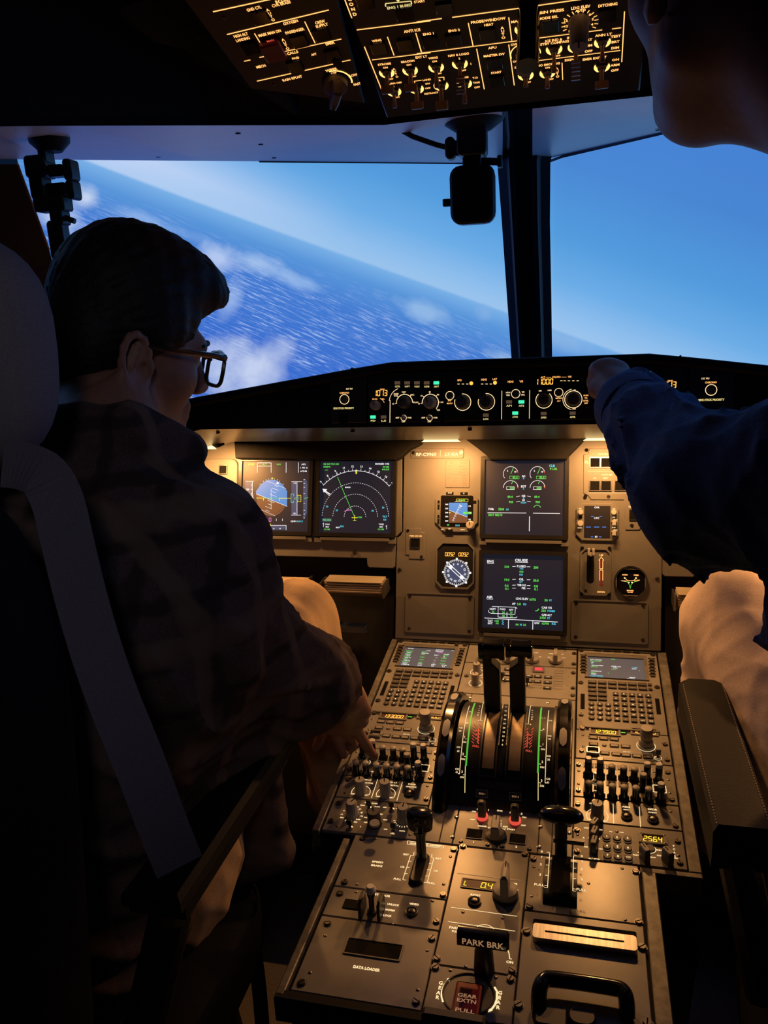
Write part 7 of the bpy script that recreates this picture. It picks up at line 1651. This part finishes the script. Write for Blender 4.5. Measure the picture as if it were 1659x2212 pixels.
def folds(fr, am, dirs, seed=0):
    """creases: warped ridges at two scales"""
    rs = np.random.default_rng(seed); ph = rs.uniform(0, 6.28, len(dirs))
    D_ = [np.array(d, np.float32) for d in dirs]
    def f(P):
        w = np.sin(P @ np.array([9., 6., 11.], np.float32) + 1.5 * np.sin(P @ np.array([13., -10., 7.], np.float32))) * 2.2
        o = 0
        for d, p_ in zip(D_, ph):
            m = .5 + .5 * np.sin(P @ np.array([17., 23., -14.], np.float32) + p_ * 3)
            o = o - am * m * (1 - np.abs(np.sin(fr * .5 * (P @ d) + p_ + w))) ** 2 - am * .3 * (1 - np.abs(np.sin(fr * 1.35 * (P @ d) + 2 * p_ - w * 1.4))) ** 2
        return o + am * .5
    return f
# cloth materials
def plaid(name, base, line, line2, sc=26.):
    m = mat(name, base, .92, var=.25, scale=500, bump=.35, spec=.08); nt = m.node_tree; N = nt.nodes; b = N['Principled BSDF']; Lk = nt.links.new
    tc = N.new('ShaderNodeTexCoord'); src = b.inputs['Base Color'].links[0].from_socket
    for ax, c, s_ in (('X', line, sc), ('Z', line, sc), ('Y', line2, sc * .7), ('Z', line2, sc * .45)):
        w = N.new('ShaderNodeTexWave'); w.bands_direction = ax; w.inputs['Scale'].default_value = s_ / 6.28; w.inputs['Distortion'].default_value = .8; w.inputs['Detail'].default_value = 2; w.inputs['Detail Scale'].default_value = 8; Lk(tc.outputs['Object'], w.inputs['Vector'])
        r = N.new('ShaderNodeMapRange'); r.inputs[1].default_value = .80; r.inputs[2].default_value = .95; r.inputs[4].default_value = .65; Lk(w.outputs['Fac'], r.inputs[0])
        x = N.new('ShaderNodeMix'); x.data_type = 'RGBA'; x.inputs[7].default_value = (*c, 1); Lk(r.outputs[0], x.inputs[0]); Lk(src, x.inputs[6]); src = x.outputs[2]
    Lk(src, b.inputs['Base Color']); return m
mat('skin', (.30, .165, .115), .5, var=.1, scale=120, bump=.08, spec=.4); MATS['skin'].node_tree.nodes['Principled BSDF'].inputs['Subsurface Weight'].default_value = .12; MATS['skin'].node_tree.nodes['Principled BSDF'].inputs['Subsurface Radius'].default_value = (.01, .004, .002)
mat('skin_warm', (.34, .20, .15), .5, var=.1, scale=120, bump=.08, spec=.4)
mat('hair_black', (.010, .009, .010), .62, var=.5, scale=260, bump=.5, spec=.3)
mat('chino_tan', (.58, .41, .24), .85, var=.1, scale=400, bump=.2, spec=.15)
mat('cotton_beige', (.62, .50, .43), .88, var=.1, scale=300, bump=.25, spec=.12)
mat('denim_navy', (.085, .130, .245), .9, var=.3, scale=420, bump=.4, spec=.1)
plaid('plaid_brown', (.085, .062, .060), (.025, .018, .018), (.16, .118, .09), 34.)
def hframe(c, az, pitch, roll=0., sc=1.):
    """head frame: columns right, forward, up"""
    f = np.array([math.sin(az) * math.cos(pitch), math.cos(az) * math.cos(pitch), -math.sin(pitch)]); r = np.array([math.cos(az), -math.sin(az), 0]); u = np.cross(r, f)
    r2 = r * math.cos(roll) + u * math.sin(roll); u2 = u * math.cos(roll) - r * math.sin(roll)
    A = np.stack([r2, f, u2], 1); return (lambda x, y, z: np.array(c) + A @ (np.array([x, y, z]) * sc)), A
def head_sdf(sd, W, A, sc, neck_to, neck_r=.054):
    e = lambda x, y, z, rx, ry, rz, k=.02, op='+', B=None: sd.ell(W(x, y, z), np.array([rx, ry, rz]) * sc, A if B is None else A @ B, k * sc, op)
    c = lambda p_, q, ra, rb, k=.012, op='+': sd.cap(W(*p_), W(*q), ra * sc, rb * sc, k * sc, op)
    e(0, -.004, .034, .074, .084, .086); e(0, .030, -.030, .060, .060, .082, .03)
    c((-.050, .0, -.068), (0, .066, -.100), .018, .020, .03); c((.050, .0, -.068), (0, .066, -.100), .018, .020, .03); c((-.010, .072, -.100), (.010, .072, -.100), .018, .018)
    c((-.034, .078, .012), (.034, .078, .012), .014, .014, .018)
    c((0, .090, .002), (0, .108, -.034), .0075, .0115, .012); e(-.010, .098, -.040, .008, .010, .007, .008); e(.010, .098, -.040, .008, .010, .007, .008)
    c((-.019, .083, -.063), (.019, .083, -.063), .0080, .0080, .008); c((-.015, .083, -.075), (.015, .083, -.075), .0085, .0085, .008); c((-.02, .094, -.069), (.02, .094, -.069), .0016, .0016, .004, '-')
    for s_ in (-1, 1):
        e(s_ * .040, .052, -.030, .026, .028, .026, .02); e(s_ * .030, .092, -.006, .015, .011, .0085, .012, '-'); e(s_ * .030, .074, -.006, .0125, .0125, .0115, .006)
        # ear: thin plate, rolled rim, inner ridge, lobe
        ring = []
        for i in range(9):
            q = math.radians(-35 + 250 * i / 8); yy = -.014 + .0185 * math.cos(q) - .004 * math.sin(q); ring.append((s_ * (.0800 + .35 * (.004 - yy)), yy, -.018 + .0310 * math.sin(q)))
        e(s_ * .0815, -.012, -.022, .0045, .0165, .0290, .004)
        for i in range(8): c(ring[i], ring[i + 1], .0042, .0042, .003)
        c(ring[-1], (s_ * .083, -.012, -.052), .0042, .0060, .004); e(s_ * .0815, -.008, -.050, .0045, .0085, .0095, .005); c((s_ * .0850, -.010, .000), (s_ * .0870, -.018, -.030), .0032, .0032, .003); e(s_ * .0820, .005, -.022, .0045, .0045, .0080, .004)
        e(s_ * .0865, -.004, -.026, .0055, .0075, .0120, .003, '-')
    sd.cap(W(0, -.028, -.045), neck_to, neck_r * sc, neck_r * 1.08, .03)
# ---------------------------------------------------------------- the man in the captain's seat
SCL = 1.04
_r = ray(290, 790); EAR = C + _r * (1.0 / np.linalg.norm(_r))
_, A = hframe((0, 0, 0), math.radians(38), math.radians(15), math.radians(-4), 1.0)
HC = EAR - A @ (np.array([.0785, -.012, -.022]) * SCL)
W, A = hframe(HC, math.radians(38), math.radians(15), math.radians(-4), SCL)
RS, RE, RWr = atY(428, 1182, .83), atY(500, 1400, .865), atY(743, 1506, 1.03)
LS, LE, LWr = np.array([-.60, .735, 1.06]), np.array([-.66, .86, .82]), np.array([-.54, 1.04, .70])
NB = atY(232, 985, .815); CH = np.array([-.455, .735, .93]); PV = np.array([-.52, .68, .58])
RK = atY(642, 1340, 1.31); LK = np.array([-.72, 1.29, .74]); RH, LH = np.array([-.43, .80, .60]), np.array([-.60, .80, .60])
man = SDF()
head_sdf(man, W, A, SCL, NB, .049)
man.cap(PV, CH, .12, .13, .05).cap(CH, NB, .12, .06, .05).cap(LS, RS, .05, .05, .05).chain([RS, RE, RWr], [.045, .036, .026], .03).chain([LS, LE, LWr], [.045, .036, .026], .03)
man.chain([RH, RK, RK + np.array([.02, .06, -.40]), RK + np.array([.02, .15, -.42])], [.075, .055, .04, .035], .04).chain([LH, LK, LK + np.array([0, .06, -.40]), LK + np.array([0, .15, -.42])], [.075, .055, .04, .035], .04)
def hand(sd, wr, mcps, fingers, thumb, r=.0088):
    """palm, four jointed fingers and a thumb; all points in metres"""
    for m_ in mcps: sd.cap(wr, m_, .022, .0125, .010)
    for i in range(len(mcps) - 1): sd.cap(mcps[i], mcps[i + 1], .0125, .012, .012)
    for i, f_ in enumerate(fingers): k = (1.0, 1.02, .96, .86)[i]; sd.chain([mcps[i]] + f_, [.0108 * k, .0094 * k, .0084 * k, .0074 * k][:len(f_) + 1], .0035)
    sd.chain(thumb, [.0165, .0125, .0105, .0088][:len(thumb)], .008)
tipu, tipv = PU.px(806, 1632, .012); TIP = PU.pt(tipu, tipv, .012)
mc = [atY(762, 1560, 1.085), atY(739, 1566, 1.082), atY(714, 1562, 1.072), atY(690, 1554, 1.058)]
fg = [[atY(774, 1583, 1.10), atY(792, 1611, 1.11), TIP],
      [atY(757, 1594, 1.112), atY(764, 1608, 1.118), atY(754, 1620, 1.108)],
      [atY(727, 1592, 1.090), atY(736, 1614, 1.096), atY(743, 1630, 1.094)],
      [atY(693, 1588, 1.070), atY(688, 1604, 1.074), atY(681, 1615, 1.070)]]
th = [RWr + np.array([.014, .010, -.008]), atY(783, 1535, 1.060), atY(780, 1556, 1.078), atY(765, 1572, 1.095)]
hand(man, RWr, mc, fg, th)
person = empty('person', (-.5, .6, FLZ), 'seated man in glasses and a plaid jacket pressing an audio knob', 'person')
def into(o, par): o.parent = par; o.matrix_parent_inverse = Matrix.Translation(-par.location); return o
body = into(sdf_object('body', man, .0036, 'skin'), person)
# left hand resting on the thigh (hidden behind the body) is part of the same skin
hair = SDF(); he = lambda x, y, z, rx, ry, rz, k=.02, op='+': hair.ell(W(x, y, z), np.array([rx, ry, rz]) * SCL, A, k * SCL, op)
he(0, .000, .050, .0815, .0915, .092); he(0, .046, .094, .060, .056, .032, .03); he(.0, .086, .078, .048, .030, .024, .03); he(0, -.046, -.010, .074, .046, .060, .03); he(0, -.045, -.062, .054, .034, .050, .03)
he(.072, .012, .012, .011, .030, .050, .02); he(-.072, .012, .012, .011, .030, .050, .02)
he(0, .110, .005, .080, .050, .058, .014, '-'); he(.09, .055, -.035, .040, .060, .050, .012, '-'); he(-.09, .055, -.035, .040, .060, .050, .012, '-'); he(.088, -.008, -.034, .018, .028, .048, .008, '-'); he(-.088, -.008, -.034, .018, .028, .048, .008, '-'); he(0, .035, -.130, .11, .080, .060, .02, '-')
Ainv = A.T.astype(np.float32)
def hairdisp(P):
    q = (P - HC.astype(np.float32)) @ A.astype(np.float32); a = np.arctan2(q[:, 0], q[:, 2] + .02) * 1.0
    return .0010 * np.sin(a * 60 + 7 * np.sin(q[:, 1] * 25)) * np.sin(q[:, 1] * 50 + a * 5) + .0012 * np.sin(q[:, 1] * 210 + a * 17) * np.sin(a * 23)
into(sdf_object('hair', hair, .0038, 'hair_black', None, hairdisp), person)
for s_ in (-1, 1):
    ev, ef = superbox(.0118, .0118, .0118, 10, 2.); into(MB().use(mat('eye_white', (.6, .58, .55), .15)).add([tuple(W(s_ * .030, .0765, -.006) + np.array(q)) for q in ev], ef).build('eye', smooth=True), person)
    into(MB().use('hair_black').tube([W(s_ * .014, .092, .012), W(s_ * .030, .094, .019), W(s_ * .050, .080, .014)], [.003, .0042, .002], 8).build('eyebrow', smooth=True), person)
jk = SDF()
jk.cap(PV + np.array([.02, .06, .04]), CH, .165, .150, .06).cap(CH, NB + np.array([0, -.005, -.04]), .150, .085, .06).cap(LS, RS, .080, .078, .05).ell(CH + np.array([.03, .05, .02]), (.19, .14, .18), None, .06)
jk.chain([RS, RE, RE * .35 + RWr * .65, RWr + (RE - RWr) * .50], [.078, .074, .064, .057], .035).chain([LS, LE, LWr], [.078, .066, .048], .035)
jk.cap(RE + np.array([0, 0, -.02]), RE * .6 + RWr * .4 + np.array([-.005, 0, -.025]), .055, .042, .04)
jk.cap(NB + np.array([-.085, -.03, .036]), NB + np.array([.046, -.030, .036]), .030, .028, .03).cap(NB + np.array([.046, -.030, .036]), NB + np.array([.075, .05, .0]), .026, .022, .02)
# hem hanging beside the seat
jk.cap(np.array([-.35, .80, .80]), atY(560, 1620, .90), .05, .030, .05).cap(atY(560, 1620, .90), atY(600, 1845, .90), .028, .022, .03).cap(atY(500, 1680, .89), atY(488, 1885, .89), .030, .020, .03).cap(atY(594, 1845, .90), atY(488, 1885, .89), .020, .018, .03).cap(atY(545, 1650, .90), atY(540, 1868, .90), .024, .020, .03)
jk.cap(RWr + (RE - RWr) * .26, RWr + (RWr - RE) * .5, .048, .045, .006, '-')
jacket = into(sdf_object('jacket', jk, .0062, 'plaid_brown', None, folds(48, .0085, [(.6, .3, .8), (.9, -.4, .2), (-.3, .8, .5)], 3)), person)
cf = MB().use('plaid_brown'); ax = (RWr - RE) / np.linalg.norm(RWr - RE); c0 = RWr + (RE - RWr) * .44
ou = [c0 + ax * q for q in (-.03, -.005, .008, .016)]; cf.tube(ou, [.056, .059, .055, .047], 28); into(cf.build('cuff', smooth=True), person)
pt = SDF()
pt.cap(RH, RK, .098, .070, .04).chain([RK, RK + np.array([.045, .02, -.20]), RK + np.array([.06, .05, -.42])], [.068, .066, .058], .04).cap(LH, LK, .098, .076, .04).chain([LK, LK + np.array([0, .04, -.42])], [.074, .058], .04).cap(RH, LH, .11, .11, .04)
into(sdf_object('trousers', pt, .0068, 'chino_tan', None, folds(60, .0060, [(.5, .6, .6), (.2, -.9, .4)], 5)), person)
for k_ in (RK + np.array([.02, .06, -.44]), LK + np.array([0, .06, -.44])):
    sv, sf = superbox(.045, .13, .05, 12, 2.6); sh_ = MB().use('black_satin').add([tuple(np.array(q) + k_ + np.array([0, .05, -.06])) for q in sv], sf).build('shoe', smooth=True); into(sh_, person)
# eyeglasses
gl = empty('eyeglasses', W(0, .1, -.006), 'dark framed eyeglasses worn by the seated man', 'glasses'); gm = mat('tortoise', (.035, .022, .016), .22, var=.6, scale=90)
def gpt(x, y, z): return W(x, y, z) - np.array(gl.location)
GZ = -.010; GY = .112
for s_ in (-1, 1):
    out = []
    for i in range(20):
        a = 2 * math.pi * i / 20; cx_ = math.copysign(abs(math.cos(a)) ** .55, math.cos(a)); sy_ = math.copysign(abs(math.sin(a)) ** .55, math.sin(a))
        out.append(gpt(s_ * .034 + .0265 * cx_, GY - .006 * abs(s_ * .034 + .0265 * cx_) / .06, GZ + .0205 * sy_))
    m_ = MB().use(gm).tube(out + [out[0], out[1]], .0026, 8, cap=False); m_.build('rim', gl, smooth=True)
    MB().use(gm).tube([gpt(s_ * .010, GY, GZ + .017), gpt(s_ * .034, GY - .001, GZ + .0205), gpt(s_ * .062, GY - .008, GZ + .016)], [.003, .0042, .0042], 8).build('brow_bar', gl, smooth=True)
    ln = MB().use('lens_glass' if 'lens_glass' in MATS else 'windshield_glass'); ln.add([tuple(q) for q in out], [tuple(range(20))]); ln.build('lens', gl)
    MB().use(gm).tube([gpt(s_ * .061, GY - .007, GZ + .015), gpt(s_ * .076, GY - .03, GZ + .016), gpt(s_ * .083, .03, GZ + .013), gpt(s_ * .084, -.004, GZ + .012), gpt(s_ * .081, -.028, GZ - .012)], [.0042, .0038, .003, .0028, .0026], 8).build('temple', gl, smooth=True)
MB().use(gm).tube([gpt(-.010, GY, GZ + .010), gpt(0, GY + .003, GZ + .013), gpt(.010, GY, GZ + .010)], .0026, 8).build('bridge', gl, smooth=True)
# ---------------------------------------------------------------- the man leaning in from the first officer's seat
H2 = np.array([.232, .68, 1.535]); W2, A2 = hframe(H2, math.radians(-24), math.radians(-6), math.radians(0), 1.05)
S2, E2, WR2 = np.array([.445, .71, 1.205]), atY(1525, 1062, .93), atY(1345, 858, 1.285)
S2R, E2R, W2R = np.array([.66, .50, 1.23]), np.array([.76, .66, .98]), np.array([.66, .90, .88])
NB2 = np.array([.335, .615, 1.385]); CH2 = np.array([.48, .575, 1.13]); PV2 = np.array([.56, .68, .64]); K2_ = atY(1592, 1350, 1.32); K2R = np.array([.76, 1.30, .74])
m2 = SDF(); head_sdf(m2, W2, A2, 1.05, NB2, .060)
m2.cap(PV2, CH2, .12, .13, .05).cap(CH2, NB2, .12, .06, .05).cap(S2, S2R, .05, .05, .05).chain([S2, E2, WR2], [.045, .038, .027], .03).chain([S2R, E2R, W2R], [.045, .036, .026], .03)
for hp, kn in ((np.array([.46, .82, .62]), K2_), (np.array([.62, .82, .62]), K2R)): m2.chain([hp, kn, kn + np.array([0, .06, -.42]), kn + np.array([0, .16, -.44])], [.08, .055, .04, .035], .04)
mc2 = [atY(1292, 800, 1.345), atY(1306, 797, 1.350), atY(1322, 797, 1.350), atY(1340, 802, 1.345)]
fg2 = [[q + np.array([-.004, .024, -.004]), q + np.array([-.004, .030, -.024]), q + np.array([0, .016, -.034])] for q in mc2]
th2 = [WR2 + np.array([-.012, .01, 0]), atY(1290, 842, 1.325), atY(1283, 826, 1.348), atY(1286, 810, 1.362)]
hand(m2, WR2, mc2, fg2, th2)
m2.cap(W2(.0, .035, -.085), np.array([.325, .65, 1.41]), .035, .060, .03)
p2 = empty('person', (.56, .62, FLZ), 'man in a dark blue jacket reaching to the glareshield', 'person')
into(sdf_object('body', m2, .0048, 'skin_warm'), p2)
hr2 = SDF(); hr2.ell(W2(0, -.022, .052), (.088, .110, .098), A2, .02).ell(W2(0, -.060, -.005), (.078, .056, .066), A2, .03); hr2.ell(W2(0, .110, -.01), (.085, .060, .075), A2, .014, '-').ell(W2(0, .03, -.10), (.12, .10, .075), A2, .02, '-')
into(sdf_object('hair', hr2, .006, 'hair_black'), p2)
j2 = SDF()
j2.cap(PV2 + np.array([0, 0, .08]), CH2, .17, .165, .06).cap(CH2, NB2 + np.array([0, 0, -.03]), .16, .085, .06).cap(S2, S2R, .085, .085, .05).chain([S2, E2, E2 * .45 + WR2 * .55, WR2 + (E2 - WR2) * .12], [.085, .068, .056, .048], .035).chain([S2R, E2R, W2R], [.082, .07, .05], .04)
j2.cap(CH2 + np.array([-.12, .08, -.08]), np.array([.345, .93, .93]), .09, .035, .06).cap(S2 + np.array([-.01, .02, -.05]), E2 + np.array([.02, -.02, -.02]), .06, .05, .05)
j2.cap(WR2, WR2 + (WR2 - E2) * .5, .045, .04, .006, '-')
into(sdf_object('jacket', j2, .0064, 'denim_navy', None, folds(50, .0110, [(.9, .3, .3), (.3, -.6, .8), (.7, .7, -.2)], 11)), p2)
cf = MB().use('denim_navy'); ax = (WR2 - E2) / np.linalg.norm(WR2 - E2); c0 = WR2 + (E2 - WR2) * .14; cf.tube([c0 + ax * q for q in (-.035, -.005, .012, .02)], [.052, .055, .052, .046], 28); into(cf.build('cuff', smooth=True), p2)
t2 = SDF(); t2.cap(np.array([.46, .82, .62]), K2_, .105, .082, .05).chain([K2_, K2_ + np.array([.0, .03, -.20]), K2_ + np.array([.01, .06, -.42])], [.080, .074, .06], .04).cap(np.array([.62, .82, .62]), K2R, .10, .078, .05).chain([K2R, K2R + np.array([0, .05, -.42])], [.076, .058], .04).cap(np.array([.46, .80, .62]), np.array([.62, .80, .62]), .11, .11, .04)
into(sdf_object('trousers', t2, .0066, 'cotton_beige', None, folds(40, .0065, [(.8, .5, .4), (-.4, .8, .6)], 8)), p2)
ts = SDF().cap(np.array([.335, .90, .945]), np.array([.385, 1.00, .885]), .016, .026, .02).cap(np.array([.385, 1.0, .885]), np.array([.42, .98, .80]), .026, .03, .02); into(sdf_object('shirt_hem', ts, .005, mat('grey_knit', (.16, .155, .16), .95, var=.3, scale=400, bump=.3), None, folds(90, .003, [(1, .3, .2)], 2)), p2)
